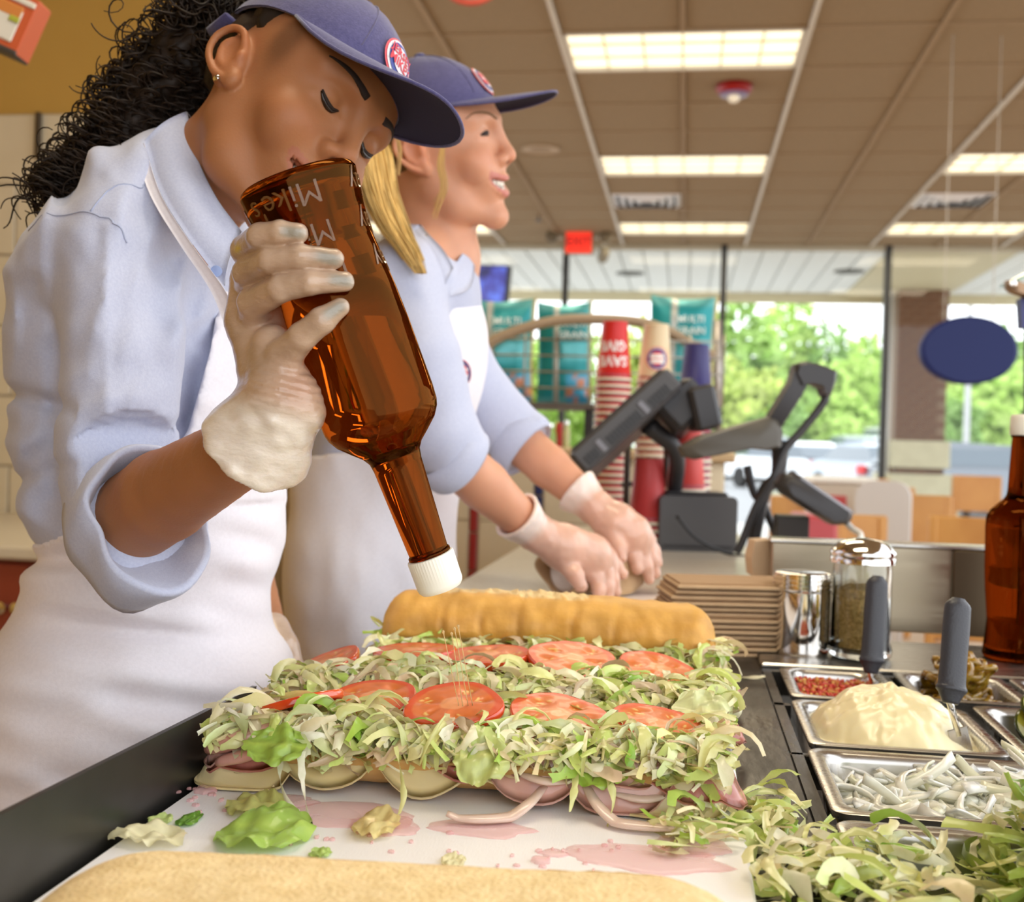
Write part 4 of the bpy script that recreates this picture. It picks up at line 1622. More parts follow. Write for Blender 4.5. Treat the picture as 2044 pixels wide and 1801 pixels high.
# relish: wet red mass with chopped bits
V, Fc, (cx, cy, hx, hy) = heap('relish', lambda u, v, x, y: -.012 + .003 * nz3(x * 90, y * 90) + .002 * nz3(x * 260, y * 260, 3), 40, 50)
cb = MB()
cb.add(V, Fc, (.45, .03, .012))
rr_ = random.Random(3)
for k in range(900):
    x, y = cx + rr_.uniform(-1, 1) * hx * .95, cy + rr_.uniform(-1, 1) * hy * .95
    s = rr_.uniform(.0016, .0042)
    colr = rr_.choice([(.55, .03, .015), (.62, .08, .02), (.50, .02, .01), (.62, .22, .03), (.70, .38, .08), (.58, .05, .03)])
    R3 = np.array(Euler((rr_.uniform(0, 6), rr_.uniform(0, 6), rr_.uniform(0, 6))).to_matrix())
    vv, ff = box_vf((x, y, RZ - .0105 + rr_.uniform(-.001, .003)), (s, s * rr_.uniform(.7, 1.6), s * .6), R=R3)
    cb.add(vv, ff, colr)
o = cb.obj('pepper_relish', mat('relish', (1, 1, 1), .3, attr=True, sss=.2, coat=.1), smooth=True, origin=(cx, cy, RZ - .02))
setp(o, 'chopped red pepper relish in the small steel pan', 'relish', kind='stuff')


def mayo_h(u, v, x, y):
    r = math.hypot((u + .02) * .95, (v - .15) * .9)
    h = .040 * max(0, 1 - r ** 2.5) - .010
    ang = math.atan2(v - .2, u)
    h += .0045 * abs(math.sin(u * 6 + v * 3 + 2.4 * nz3(u * 2, v * 2))) * max(0, 1 - r * .8)
    h += .004 * nz3(x * 45, y * 45, 2) + .002 * nz3(x * 120, y * 120, 5)
    return h


V, Fc, (cx, cy, hx, hy) = heap('mayo', mayo_h, 70, 60)
o = mesh('mayonnaise', V, Fc, mat('mayo', (.90, .79, .48), .28, sss=.3, sssc=(.006, .005, .003), coat=.15), origin=(cx, cy, RZ - .02))
setp(o, 'swirled heap of pale yellow mayonnaise in the steel pan', 'mayonnaise', kind='stuff')

LET = [(.86, .82, .44), (.92, .87, .62), (.78, .78, .34), (.62, .72, .22), (.42, .62, .10), (.86, .74, .48), (.93, .90, .72)]
LETW = [5, 5, 4, 2, 1.0, 3, 3]


def lettuce_strips(mb, n, place, seed, lmin=.02, lmax=.055, wmin=.003, wmax=.009, pal=LET, wts=LETW, curl=1.3, seg=6):
    r = random.Random(seed)
    for k in range(n):
        c, d, drp, nr = place(r)
        col = np.array(r.choices(pal, wts)[0]) * r.uniform(.82, 1.12)
        V, Fc = strip_vf(c, d, r.uniform(lmin, lmax), r.uniform(wmin, wmax), curl=curl, seg=seg, r=r, droop=drp, nrm=nr)
        g = np.linspace(0, 1, len(V))[:, None]
        tip = np.array(r.choice([(1.0, 1.0, 1.0), (.75, .95, .55), (1.05, 1.0, .9)]))
        mb.add(V, Fc, np.clip(col * (1 - g) + col * tip * g, 0, 1))
    return mb


M_LET = mat('lettuce', (1, 1, 1), .30, attr=True, col2=(.9, .92, .84), scale=120, transl=.22, coat=.25, bump=.2, bscale=160)

# onion slices
x0, x1, y0, y1 = PANS['onion']
V, Fc, (cx, cy, hx, hy) = heap('onion', lambda u, v, x, y: -.030 + .014 * max(0, u + .5) + .005 * nz3(x * 30, y * 30), 30, 24)
om = MB()
om.add(V, Fc, (.88, .86, .64))
ro = random.Random(5)
for k in range(260):
    u, v = ro.uniform(-.92, .92), ro.uniform(-.9, .9)
    R_ = ro.uniform(.016, .05)
    a0_, sp = ro.uniform(0, 6.28), ro.uniform(.8, 3.4)
    n_ = 9
    tl1, tl2 = ro.gauss(0, .3), ro.gauss(0, .3)
    lean = ro.uniform(.3, 1.2)
    hgt = -.026 + .016 * max(0, u + .45) + ro.uniform(0, .014)
    c = np.array([cx + u * hx, cy + v * hy, RZ + hgt])
    w = ro.uniform(.004, .010)
    th = ro.uniform(.0008, .0014)
    rings = []
    for i in range(n_ + 1):
        a = a0_ + sp * i / n_
        x, y = R_ * (math.cos(a) - math.cos(a0_ + sp / 2) * .8), R_ * (math.sin(a) - math.sin(a0_ + sp / 2) * .8)
        x = min(max(x, -hx * (1 + u) * 1.0), hx * (1 - u))
        y = min(max(y, -hy * (1 + v)), hy * (1 - v))
        z = x * tl1 + y * tl2
        nrm = np.array([math.cos(a), math.sin(a), 0]) * math.cos(lean) + np.array([0, 0, math.sin(lean)])
        wdir = np.array([math.cos(a), math.sin(a), 0]) * -math.sin(lean) + np.array([0, 0, math.cos(lean)])
        ctr = c + [x, y, z]
        rings.append([ctr + nrm * th * p + wdir * w * q * .5 for p, q in ((-1, -1), (1, -1), (1, 1), (-1, 1))])
    vv, ff = loft_vf(rings)
    om.add(vv, ff, np.array(ro.choice([(.98, .97, .82), (.99, .99, .93), (.95, .95, .70), (.98, .98, .86)])))
o = om.obj('sliced_onion', mat('onion', (1, 1, 1), .18, attr=True, sss=.25, sssc=(.02, .02, .016), transl=.12, coat=.3), smooth=True, origin=(cx, cy, RZ - .05))
setp(o, 'thin slices of white onion filling the wide steel pan', 'onion', kind='stuff')

# lettuce in its pan, piled high to the right
x0, x1, y0, y1 = PANS['lett']
cx, cy = (x0 + x1) / 2, (y0 + y1) / 2


def pl_pan(r):
    while True:
        x, y = r.uniform(x0 + .022, x1 - .02), r.uniform(y0 + .03, y1 - .02)
        lo = -.085
        hi = -.075 + .15 * min(1, max(0, (x - x0 - .035) / .10)) - .05 * max(0, (y - .79) / .03) * (x < .26)
        if hi < -.05 and r.random() < .5:
            continue
        z = RZ + (lo + (hi - lo) * r.random() ** .35)
        return (x, y, z), (r.uniform(-1, 1), r.uniform(-1, 1), r.uniform(-.35, .35)), r.uniform(0, .5), (r.uniform(-.4, .4), r.uniform(-.4, .4), 1)


lm = lettuce_strips(MB(), 900, pl_pan, 21, .03, .075, .004, .013, pal=LET + [(.50, .64, .16), (.40, .58, .10)], wts=[3, 2, 4, 4, 2, 1, 2, 4, 2])
o = lm.obj('shredded_lettuce', M_LET, smooth=True, origin=(cx, cy, RZ - .08))
setp(o, 'heap of shredded green lettuce in the wide steel pan', 'lettuce', kind='stuff')


# lettuce spilled on the counter
def spill(r):
    t = r.random()
    p = np.array(G(1500, 1620, SZ)) * (1 - t) + np.array(G(1700, 1800, SZ)) * t
    p = p + [r.gauss(0, .012), r.gauss(0, .014), 0]
    if p[0] < .056:
        p[0] = .056 + r.random() * .02
    if p[0] > .108:
        zz = RZ + .004
    else:
        zz = SZ + .004
    z = zz + abs(r.gauss(0, .009))
    return (p[0], p[1], z), (r.uniform(-1, 1), r.uniform(-1, 1), r.uniform(-.15, .15)), r.uniform(-.1, .1), (r.uniform(-.3, .3), r.uniform(-.3, .3), 1)


def spill2(r):
    p = np.array(G(r.uniform(1490, 1860), r.uniform(1715, 1900), SZ))
    zz = (RZ + .004) if p[0] > .108 else SZ + .004
    p[0] = max(p[0], .058)
    return (p[0], p[1], zz + abs(r.gauss(0, .01))), (r.uniform(-1, 1), r.uniform(-1, 1), r.uniform(-.15, .15)), 0, (r.uniform(-.3, .3), r.uniform(-.3, .3), 1)


lm = lettuce_strips(MB(), 95, spill, 22, .018, .05, .004, .012)
lettuce_strips(lm, 130, spill2, 23, .018, .05, .004, .012)
o = lm.obj('spilled_lettuce', M_LET, smooth=True, origin=(.09, .72, SZ))
setp(o, 'shreds of lettuce spilled on the wet steel beside the board', 'lettuce', kind='stuff')

# pickled pepper rings: every ring a thing
M_JAL = mat('pickled_ring', (.36, .22, .02), .12, col2=(.24, .12, .008), scale=60, sss=.25, coat=.5)
M_BAN = mat('yellow_ring', (.80, .66, .01), .2, col2=(.72, .56, .0), scale=60, sss=.25, coat=.4)


def ring_mesh(name, R0, r0, h, m, seed):
    r = random.Random(seed)
    rings = []
    n = 16
    for i in range(n):
        a = 2 * math.pi * i / n
        R_ = R0 * (1 + .12 * math.sin(2 * a + seed) + .06 * math.sin(5 * a + 2 * seed))
        er = np.array([math.cos(a), math.sin(a), 0])
        c = er * R_ + np.array([0, 0, .18 * R0 * math.sin(2 * a + seed * 3)])
        rings.append([c + er * r0 * p + np.array([0, 0, h * q]) for p, q in ((-1, -.5), (0, -.8), (1, -.5), (1.1, .5), (0, .8), (-1, .5))])
    rings.append(rings[0])
    V, Fc = loft_vf(rings, cap=False)
    Fc = [tuple(i % (n * 6) for i in f) for f in Fc]
    o = mesh(name, V[:n * 6], Fc, m)
    return o


def ring_pile(key, nm, m, n, label, group, seed, zhi, count_hi=.5):
    x0, x1, y0, y1 = PANS[key]
    r = random.Random(seed)
    src = [ring_mesh(nm, .0125, .0026, .005, m, s) for s in (1, 2, 3)]
    for k in range(n):
        f = k / n
        spread = 1 - (.55 if key == 'jal' else .25) * f
        x = (x0 + x1) / 2 + r.uniform(-1, 1) * ((x1 - x0) / 2 - .026) * spread
        y = (y0 + y1) / 2 + r.uniform(-1, 1) * ((y1 - y0) / 2 - .028) * spread
        z = RZ - .03 + (zhi + .03) * f
        mw = Matrix.Translation((x, y, z)) @ Euler((r.gauss(0, .6), r.gauss(0, .6), r.uniform(0, 6.28))).to_matrix().to_4x4() @ Matrix.Scale(r.uniform(.8, 1.25), 4)
        if k < 3:
            o = src[k]
            o.matrix_basis = mw
        else:
            o = inst(src[k % 3], nm, mw)
        setp(o, label, 'pepper ring', group)


ring_pile('jal', 'pickled_pepper_ring', M_JAL, 64, 'glossy brown green pickled pepper ring in the small steel pan', 'pickled pepper rings', 8, .030)
ring_pile('ban', 'yellow_pepper_ring', M_BAN, 70, 'bright yellow pickled pepper ring in the small steel pan', 'yellow pepper rings', 9, .040)

# pickle slices
M_PK = mat('pickle_flesh', (.42, .38, .05), .15, col2=(.30, .28, .03), scale=80, coat=.4, sss=.2)
M_PS = mat('pickle_skin', (.06, .075, .01), .18, coat=.4)
rp_ = random.Random(13)
x0, x1, y0, y1 = PANS['pick']
for k in range(16):
    c = np.array([rp_.uniform(x0 + .035, x1 - .04), rp_.uniform(y0 + .035, y1 - .035), RZ - .025 + .0028 * k])
    ax = np.array([rp_.gauss(0, .5), rp_.gauss(-.4, .5), 1.0])
    ax /= np.linalg.norm(ax)
    t = empty('pickle_slice', c, 'oval green pickle slice in the steel pan', 'pickle', 'pickle slices')
    R_ = rp_.uniform(.016, .021)
    lathe('flesh', [(.0, .0051), (R_ * .5, .0054), (R_ * .97, .005), (R_ * .97, 0), (.0, .0)], c, M_PK, t, axis=ax, n=18, cap=False)
    lathe('skin', [(R_ * .96, -.0002), (R_ * 1.03, .001), (R_ * 1.03, .004), (R_ * .96, .0052)], c, M_PS, t, axis=ax, n=18, cap=False)

# ------------------------------------------------------------------ two spreaders standing in the pans
M_GRIP = mat('spreader_grip', (.04, .04, .048), .38, bump=.2, bscale=500)


def spreader(ptop, pbot, ptip, label):
    t = empty('spreader', ptip, label, 'spreader', 'black handled spreaders')
    path = [ptop, ptop + (pbot - ptop) * .12, ptop + (pbot - ptop) * .5, ptop + (pbot - ptop) * .8, ptop + (pbot - ptop) * .86, ptop + (pbot - ptop) * .9, pbot]
    V, Fc = tube_vf(smooth_path(path, 5), [.006, .0125, .0130, .0125, .0128, .0145, .0145, .011, .007], 14, True, .62, hint=tuple(FW))
    mesh('grip', V, Fc, M_GRIP, t)
    d = (ptip - pbot)
    V, Fc = tube_vf([pbot - d * .3, pbot, ptip], [.0035, .0035, .003], 8, True, .5, hint=tuple(FW))
    mesh('steel_shank', V, Fc, M_CHROME, t)
    d2 = d / np.linalg.norm(d)
    Vb, Fb = box_vf(ptip + d2 * .015, (.018, .0016, .045), R=np.stack(frame_from(d2, FW), 1), bev=.0005)
    mesh('blade', Vb, Fb, M_STEEL, t, smooth=False)
    return t


tp = G(1744, 1385, RZ - .012)
dd_ = (tp - CAM) @ FW
spreader(P(1752, 1150, dd_ + .02), P(1738, 1345, dd_), P(1744, 1385, dd_), 'black handled spreader standing in the red pepper relish')
tp = G(1913, 1478, RZ + .0)
dd_ = (tp - CAM) @ FW
spreader(P(1913, 1195, dd_ + .03), P(1897, 1405, dd_), P(1914, 1470, dd_), 'black handled spreader standing in the mayonnaise pan')

# ------------------------------------------------------------------ shakers, divider, paper stack
IZ = .940
b = G(1597, 1303, IZ)
d_ = (b - CAM) @ FW
R_ = 56 * d_ / F
H_ = 163 * d_ / F
t = empty('steel_shaker', b, 'plain stainless steel shaker can with ringed top', 'shaker')
lathe('can_body', [(R_ * .94, 0), (R_ * .98, .002), (R_, .006), (R_, H_ * .76)], b, M_CHROME, t, n=40)
pr_ = [(R_, H_ * .76)]
for k in range(4):
    z = H_ * (.77 + k * .055)
    pr_ += [(R_ * 1.02, z), (R_ * 1.02, z + H_ * .025), (R_ * .985, z + H_ * .032), (R_ * .985, z + H_ * .05)]
pr_ += [(R_ * .96, H_ * .99), (R_ * .7, H_), (0, H_)]
lathe('ringed_lid', pr_, b, M_CHROME, t, n=40, cap=False)

b = G(1716, 1312, IZ)
d_ = (b - CAM) @ FW
R_ = 60 * d_ / F
H_ = 238 * d_ / F
t = empty('herb_shaker', b, 'ribbed glass shaker of dried herbs with a chrome domed lid', 'shaker')
V, Fc = [], []
nn_ = 60


def gl_ring(z, r, amp):
    return [(b[0] + (r + amp * math.cos(12 * 2 * math.pi * k / nn_)) * math.cos(2 * math.pi * k / nn_), b[1] + (r + amp * math.cos(12 * 2 * math.pi * k / nn_)) * math.sin(2 * math.pi * k / nn_), b[2] + z) for k in range(nn_)]


gr = [gl_ring(0, R_ * .9, 0), gl_ring(.004, R_ * 1.0, 0), gl_ring(.012, R_ * 1.02, 0), gl_ring(.02, R_ * .94, .0008), gl_ring(H_ * .62, R_ * .94, .0008), gl_ring(H_ * .70, R_ * .95, 0), gl_ring(H_ * .80, R_ * .93, 0),
      gl_ring(H_ * .80, R_ * .88, 0), gl_ring(H_ * .70, R_ * .89, 0), gl_ring(.014, R_ * .88, 0), gl_ring(.008, R_ * .8, 0)]
V, Fc = loft_vf(gr)
o = mesh('glass_jar', V, Fc, glass_mat('green_clear_glass', (.985, .995, .985)), t)
shade_flat_by_angle(o, 60)
M_HERB = mat('dried_herbs', (.55, .37, .13), .9, col2=(.26, .17, .05), scale=260, bump=.8, bscale=300, bdist=.003)
hp = [(0, .0145), (R_ * .86, .0145), (R_ * .86, H_ * .54), (R_ * .8, H_ * .58), (R_ * .4, H_ * .61), (0, H_ * .60)]
lathe('herb_filling', hp, b, M_HERB, t, n=40, cap=False)
lathe('chrome_lid', [(R_ * 1.0, H_ * .79), (R_ * 1.06, H_ * .795), (R_ * 1.06, H_ * .83), (R_ * 1.03, H_ * .845), (R_ * 1.06, H_ * .86), (R_ * 1.06, H_ * .885), (R_ * .98, H_ * .91), (R_ * .85, H_ * .95), (R_ * .55, H_ * .985), (R_ * .2, H_), (0, H_)], b, M_CHROME, t, n=40, cap=False)
for k in range(14):
    a = k * 2.4
    rr2 = R_ * .62 * math.sqrt((k + .5) / 14)
    lathe('lid_hole', [(.0016, 0), (.0016, .0012)], (b[0] + rr2 * math.cos(a), b[1] + rr2 * math.sin(a), b[2] + H_ * (1.0 - .045 * (rr2 / R_ / .62) ** 2)), M_BLACKM, t, n=8)

# long steel divider behind the shakers
yb = float(G(1700, 1265, IZ)[1]) + .035
ztp = YP(1700, 1088, yb)[2]
xa, xb = YP(1541, 1100, yb)[0], YP(1952, 1100, yb)[0]
dvd = empty('steel_divider', ((xa + xb) / 2, yb + .02, IZ), 'low brushed steel divider box behind the shakers', 'divider')
boxmm('divider_body', (xa, yb, IZ), (xb + .03, yb + .016, ztp), mat('brushed_bronze_steel', (.40, .34, .25), .28, 1., rough2=.4, scale=5, stretch=(1, 1, 40)), dvd, bev=.002)
boxmm('folded_top', (xa - .003, yb - .006, ztp), (xb + .035, yb + .045, ztp + .005), M_STEEL, dvd, bev=.001)
boxmm('end_post', (xb - .035, yb - .008, IZ), (xb + .02, yb - .0005, ztp - .001), mat('dark_end_post', (.10, .07, .04), .35, .6), dvd, bev=.002)

# stack of kraft paper
pA_, pB_ = G(1425, 1318, IZ - .006), G(1560, 1288, IZ - .006)
NS = 13
c0_ = P(1310, 1196, 1.50)
dx_ = np.array([math.cos(.20), math.sin(.20), 0])
dy_ = np.array([-math.sin(.20), math.cos(.20), 0])
M_PED = mat('kraft_edge', (.40, .25, .13), .85)
ctr = np.array([.10, 1.545, 0])
ztopst = P(1470, 1152, 1.545)[2]
thk = (ztopst - SZ) / NS
rs_ = random.Random(4)
for k in range(NS):
    z = SZ + k * thk
    off = np.array([-.055 + .0018 * k + rs_.uniform(-.004, .004), rs_.uniform(-.004, .004), 0]) * 1.0
    c = ctr + off
    t = empty('kraft_bag', (c[0], c[1], z), 'flat brown kraft paper bag, ' + ('topmost of the stack beside the steel can' if k == NS - 1 else 'lower in the stack beside the steel can'), 'paper bag', 'stack of kraft bags')
    R_m = np.stack([dx_, dy_, [0, 0, 1]], 1)
    hx_, hy_ = .085, .055
    Vb, Fb = box_vf(c + [0, 0, z + thk * .31], (2 * hx_, 2 * hy_, thk * .62), R=R_m, bev=.0012)
    mesh('folded_bag', Vb, Fb, M_KRAFT, t, smooth=False)
    Vb, Fb = box_vf(c + dy_ * .004 + [0, 0, z + thk * .80], (2 * hx_ - .008, 2 * hy_ - .012, thk * .36), R=R_m, bev=.0004)
    mesh('inner_fold', Vb, Fb, M_PED, t, smooth=False)
# upright tan bag beside the divider
q0 = P(1520, 1150, 1.72)
t = setp(mesh('paper_bag', *prism_vf([P(1503, 1150, 1.74), P(1540, 1158, 1.74), P(1541, 1078, 1.74), P(1508, 1080, 1.74), P(1500, 1115, 1.74)], FW * .05), mat('tan_paper', (.60, .42, .26), .8), smooth=False, origin=q0), 'small upright tan paper bag beside the steel divider', 'paper bag')

# small scrap of lettuce on the steel behind
for k, (px, py, ln) in enumerate(((1497, 1350, .038), (1530, 1600, .02))):
    p = G(px, py, SZ + .003)
    V, Fc = strip_vf(p, (1, .35, .05), ln, .011, .5, 7, random.Random(40 + k))
    o = mesh('lettuce_scrap', V, Fc, M_LET, colors=np.tile((.80, .74, .52), (len(V), 1)), origin=p)
    setp(o, ('pale scrap of lettuce lying on the dark steel behind the sandwiches', 'small pale crumb of lettuce on the wet steel by the onion pan')[k], 'lettuce scrap')
# ================================================================== cutting board
BDZ = .946
bd = empty('cutting_board', (-.146, .9, SZ), 'white plastic cutting board wet with pink juice', 'cutting board')
rb_ = []
for inset, z in ((.001, SZ), (0, SZ + .002), (0, BDZ - .002), (.002, BDZ)):
    rb_.append([(-.1455 + x, .90 + y, z) for x, y in rrect(.1935 - inset, .50 - inset, .012, 4)])
V, Fc = loft_vf(rb_)
o = mesh('board_slab', V, Fc, mat('board_plastic', (.93, .91, .91), .35, sss=.15, sssc=(.01, .01, .01), bump=.1, bscale=900, stretch=(1, .2, 1)), bd, smooth=False)
# pink puddles and drops
M_JU = mat('pink_juice', (.90, .50, .50), .04, spec=.5, alpha=.42)


def puddle(px, py, wpx, hpx, seed, parent, th=.0016, z=None):
    c = G(px, py, BDZ if z is None else z)
    d = (c - CAM) @ FW
    rx = wpx / 2 * d / F
    e = (np.array(G(px, py + hpx / 2, BDZ)) - np.array(G(px, py - hpx / 2, BDZ)))
    ry = np.linalg.norm(e) / 2
    n = 36
    rings = []
    for s, h in ((1.0, 0.00005), (.96, th * .6), (.85, th), (.4, th * 1.05), (.02, th * 1.05)):
        rg = []
        for k in range(n):
            a = 2 * math.pi * k / n
            w = 1 + .28 * nz3(math.cos(a) * 1.6 + seed * 3.1, math.sin(a) * 1.6, seed) + .1 * nz3(math.cos(a) * 4, math.sin(a) * 4 + seed, 3)
            rg.append((c[0] + rx * s * w * math.cos(a), c[1] + ry * s * w * math.sin(a), c[2] + h))
        rings.append(rg)
    V, Fc = loft_vf(rings)
    del Fc[-2]
    return mesh('juice_puddle', V, Fc, M_JU, parent)


for k, (a, b, w, h) in enumerate(((700, 1628, 260, 50), (770, 1650, 150, 40), (960, 1655, 210, 36), (1290, 1715, 330, 60), (1380, 1690, 160, 40), (414, 1578, 44, 18), (1105, 1705, 60, 14), (1080, 1722, 40, 10), (560, 1600, 160, 26))):
    puddle(a, b, w, h, k + 1, bd, .0013 if w > 50 else .003)
rd = random.Random(17)
for k in range(46):
    if k < 20:
        a, b = rd.uniform(900, 1250), rd.uniform(1680, 1745)
    elif k < 34:
        a, b = rd.uniform(330, 480), rd.uniform(1565, 1625)
    else:
        a, b = rd.uniform(560, 900), rd.uniform(1660, 1710)
    puddle(a, b, rd.uniform(6, 16), rd.uniform(3, 6), k + 30, bd, .0015).name = 'juice_drop'

# ================================================================== bread
CR = np.array((.66, .35, .07))


def bread_vf(A, B, w, h, zb, seed, flat_top=False, nu=90, nv=44, dent=.06, taper=.17, crumb=None, bend=0.0):
    """long roll from A to B (ground points); half round section, rounded ends; colours per vertex"""
    A, B = np.asarray(A, float), np.asarray(B, float)
    L = np.linalg.norm(B - A)
    ax = (B - A) / L
    sd = np.cross([0, 0, 1], ax)
    sd /= np.linalg.norm(sd)
    V, C = [], []
    for i in range(nu + 1):
        t = i / nu
        e = min(t, 1 - t) / taper
        s = math.sqrt(max(0, 1 - (1 - min(e, 1)) ** 2.2)) if e < 1 else 1.0
        s = max(s, .02)
        p0 = A + ax * L * t + sd * bend * math.sin(math.pi * t)
        for j in range(nv):
            a = 2 * math.pi * j / nv
            x, z = math.cos(a), math.sin(a)
            if flat_top:
                zz = z * h * .10 if z > 0 else z * h * .9
                zz += h * .9
            else:
                zz = (max(z, -1) * h * .62 + h * .38) if z > 0 else (h * .38 + z * h * .38)
                zz = max(zz, 0)
            xx = math.copysign(abs(x) ** .8, x) * w / 2
            q = p0 + sd * xx * (.35 + .65 * s) * (s ** .3)
            n = dent * h * (nz3(t * 16 + seed, x * 1.5, z * 1.5) + .5 * nz3(t * 40, x * 4 + seed, z * 4)) * (1 if not (flat_top and z > .1) else .35)
            crease = 0
            if not flat_top:
                for cc in (.22, .33, .44, .60, .72):
                    crease -= .09 * h * math.exp(-((t - cc - .02 * x) / .008) ** 2) * max(0, 1 - abs(z - .1) * .9)
            V.append(q + np.array([0, 0, zb + zz * (.30 + .70 * s) + n * .5 + crease * .4]) + sd * (n + crease) * np.sign(x) * abs(x))
            m = .5 + .5 * nz3(t * 9 + seed, x * 2, z * 2 + 4)
            if flat_top and z > .02:
                c = np.array((.90, .70, .38)) * (.92 + .16 * m)
                if abs(x) > .93:
                    c = np.array((.62, .36, .11))
            elif flat_top:
                c = np.array((.66, .40, .14)) * (.85 + .3 * m)
            else:
                c = CR * (.85 + .4 * m)
                if z < -.3:
                    c = np.array((.70, .48, .2))
            C.append(np.clip(c, 0, 1))
    Fc = [(i * nv + j, i * nv + (j + 1) % nv, (i + 1) * nv + (j + 1) % nv, (i + 1) * nv + j) for i in range(nu) for j in range(nv)]
    Fc.append(tuple(range(nv - 1, -1, -1)))
    Fc.append(tuple(nu * nv + j for j in range(nv)))
    return V, Fc, np.array(C), ax, sd, L


M_CRUST = mat('bread_crust', (1, 1, 1), .5, attr=True, col2=(.86, .82, .76), scale=45, bump=.25, bscale=220, sss=.12, sssc=(.01, .006, .003))
M_CRUMB = mat('bread_crumb', (1, 1, 1), .8, attr=True, col2=(.88, .84, .76), scale=90, bump=.7, bscale=330, bdist=.0025, sss=.2, sssc=(.012, .008, .004))

# the opened half roll along the front of the board, crumb side up
A, B = np.array(G(48, 1905, BDZ)), np.array(G(1530, 1990, BDZ))
A[2] = B[2] = 0
V, Fc, C, ax, sd, L = bread_vf(A, B, .100, .038, BDZ + .0005, 3.3, flat_top=True, taper=.16)
hb = empty('open_bread_half', A, 'soft half of a long roll lying crumb side up at the front of the board', 'bread')
V = np.array(V)
mesh('roll', V, Fc, M_CRUMB, hb, colors=C)

# ================================================================== sandwiches
M_CHEESE = mat('provolone', (.86, .68, .34), .3, col2=(.82, .62, .28), scale=14, sss=.3, sssc=(.008, .006, .003), coat=.15)
M_HAM = mat('ham', (.66, .30, .24), .25, col2=(.74, .40, .33), scale=30, sss=.25, sssc=(.01, .004, .003), coat=.25)
M_SALAMI = mat('dark_ham', (.46, .14, .11), .25, col2=(.6, .25, .2), scale=60, sss=.2, coat=.25)
M_ONR = mat('onion_arc', (.82, .62, .52), .2, sss=.3, sssc=(.01, .008, .006), coat=.3, transl=.15)
M_TOMF = mat('tomato_cut', (1, 1, 1), .34, attr=True, sss=.2, sssc=(.008, .003, .002), coat=.12, bump=.08, bscale=150)
M_TOMS = mat('tomato_skin', (.62, .055, .012), .15, col2=(.70, .10, .02), scale=40, coat=.6, sss=.2, sssc=(.006, .002, .001))


def tomato_src(seed, R=.037, th=.0075):
    """round slice: flesh face with seed chambers, and a glossy skin edge"""
    nr, na = 16, 64
    V, C = [], []
    r_ = random.Random(seed)
    nch = r_.choice([5, 6, 7])
    ph = r_.uniform(0, 6)
    for i in range(nr + 1):
        for k in range(na):
            a = 2 * math.pi * k / na
            q = i / nr
            edge = 1 + .035 * math.sin(3 * a + seed) + .02 * math.sin(5 * a + 2 * seed)
            r = R * .965 * q * edge
            loc = .5 + .5 * math.cos(nch * (a + .25 * math.sin(2 * a + seed)) + ph)
            rad = math.exp(-((q - .60) / .20) ** 2)
            ch = max(0, loc * 1.5 - .55) * rad
            wob = nz3(r * 160 * math.cos(a), r * 160 * math.sin(a), seed)
            z = th / 2 - .0022 * min(1, ch) + .0004 * wob + .0006 * (q < .2)
            flesh = np.array((.74, .20, .065)) * (.9 + .15 * wob)
            gel = np.array((.60, .15, .02)) * (1 + .5 * max(0, wob))
            if q > .86:
                flesh = np.array((.66, .09, .03))
            if q < .28:
                flesh = np.array((.80, .34, .15))
            c = flesh * (1 - min(1, ch)) + gel * min(1, ch)
            if ch > .5 and nz3(a * 9, q * 22, seed + 9.) > .28:
                c = np.array((.78, .55, .18))
                z += .0009
            V.append((r * math.cos(a), r * math.sin(a), z))
            C.append(c)
    Fc = [(i * na + k, i * na + (k + 1) % na, (i + 1) * na + (k + 1) % na, (i + 1) * na + k) for i in range(nr) for k in range(na)]
    face = mesh('cut_face', V, [f[::1] for f in Fc], M_TOMF, colors=np.clip(np.array(C), 0, 1))
    rings = []
    for s, z in ((.93, -th / 2 + .0006), (.985, -th * .42), (1.0, -th * .15), (1.0, th * .2), (.985, th * .46), (.965, th / 2)):
        rings.append([(R * s * (1 + .035 * math.sin(3 * 2 * math.pi * k / na + seed) + .02 * math.sin(5 * 2 * math.pi * k / na + 2 * seed)) * math.cos(2 * math.pi * k / na),
                       R * s * (1 + .035 * math.sin(3 * 2 * math.pi * k / na + seed) + .02 * math.sin(5 * 2 * math.pi * k / na + 2 * seed)) * math.sin(2 * math.pi * k / na), z) for k in range(na)])
    V, Fc = loft_vf(rings)
    Fc = Fc[:-1]
    skin = mesh('skin_edge', V, Fc, M_TOMS)
    return face, skin


TSRC = [tomato_src(s) for s in (1, 2, 3)]
_used = [False] * 3


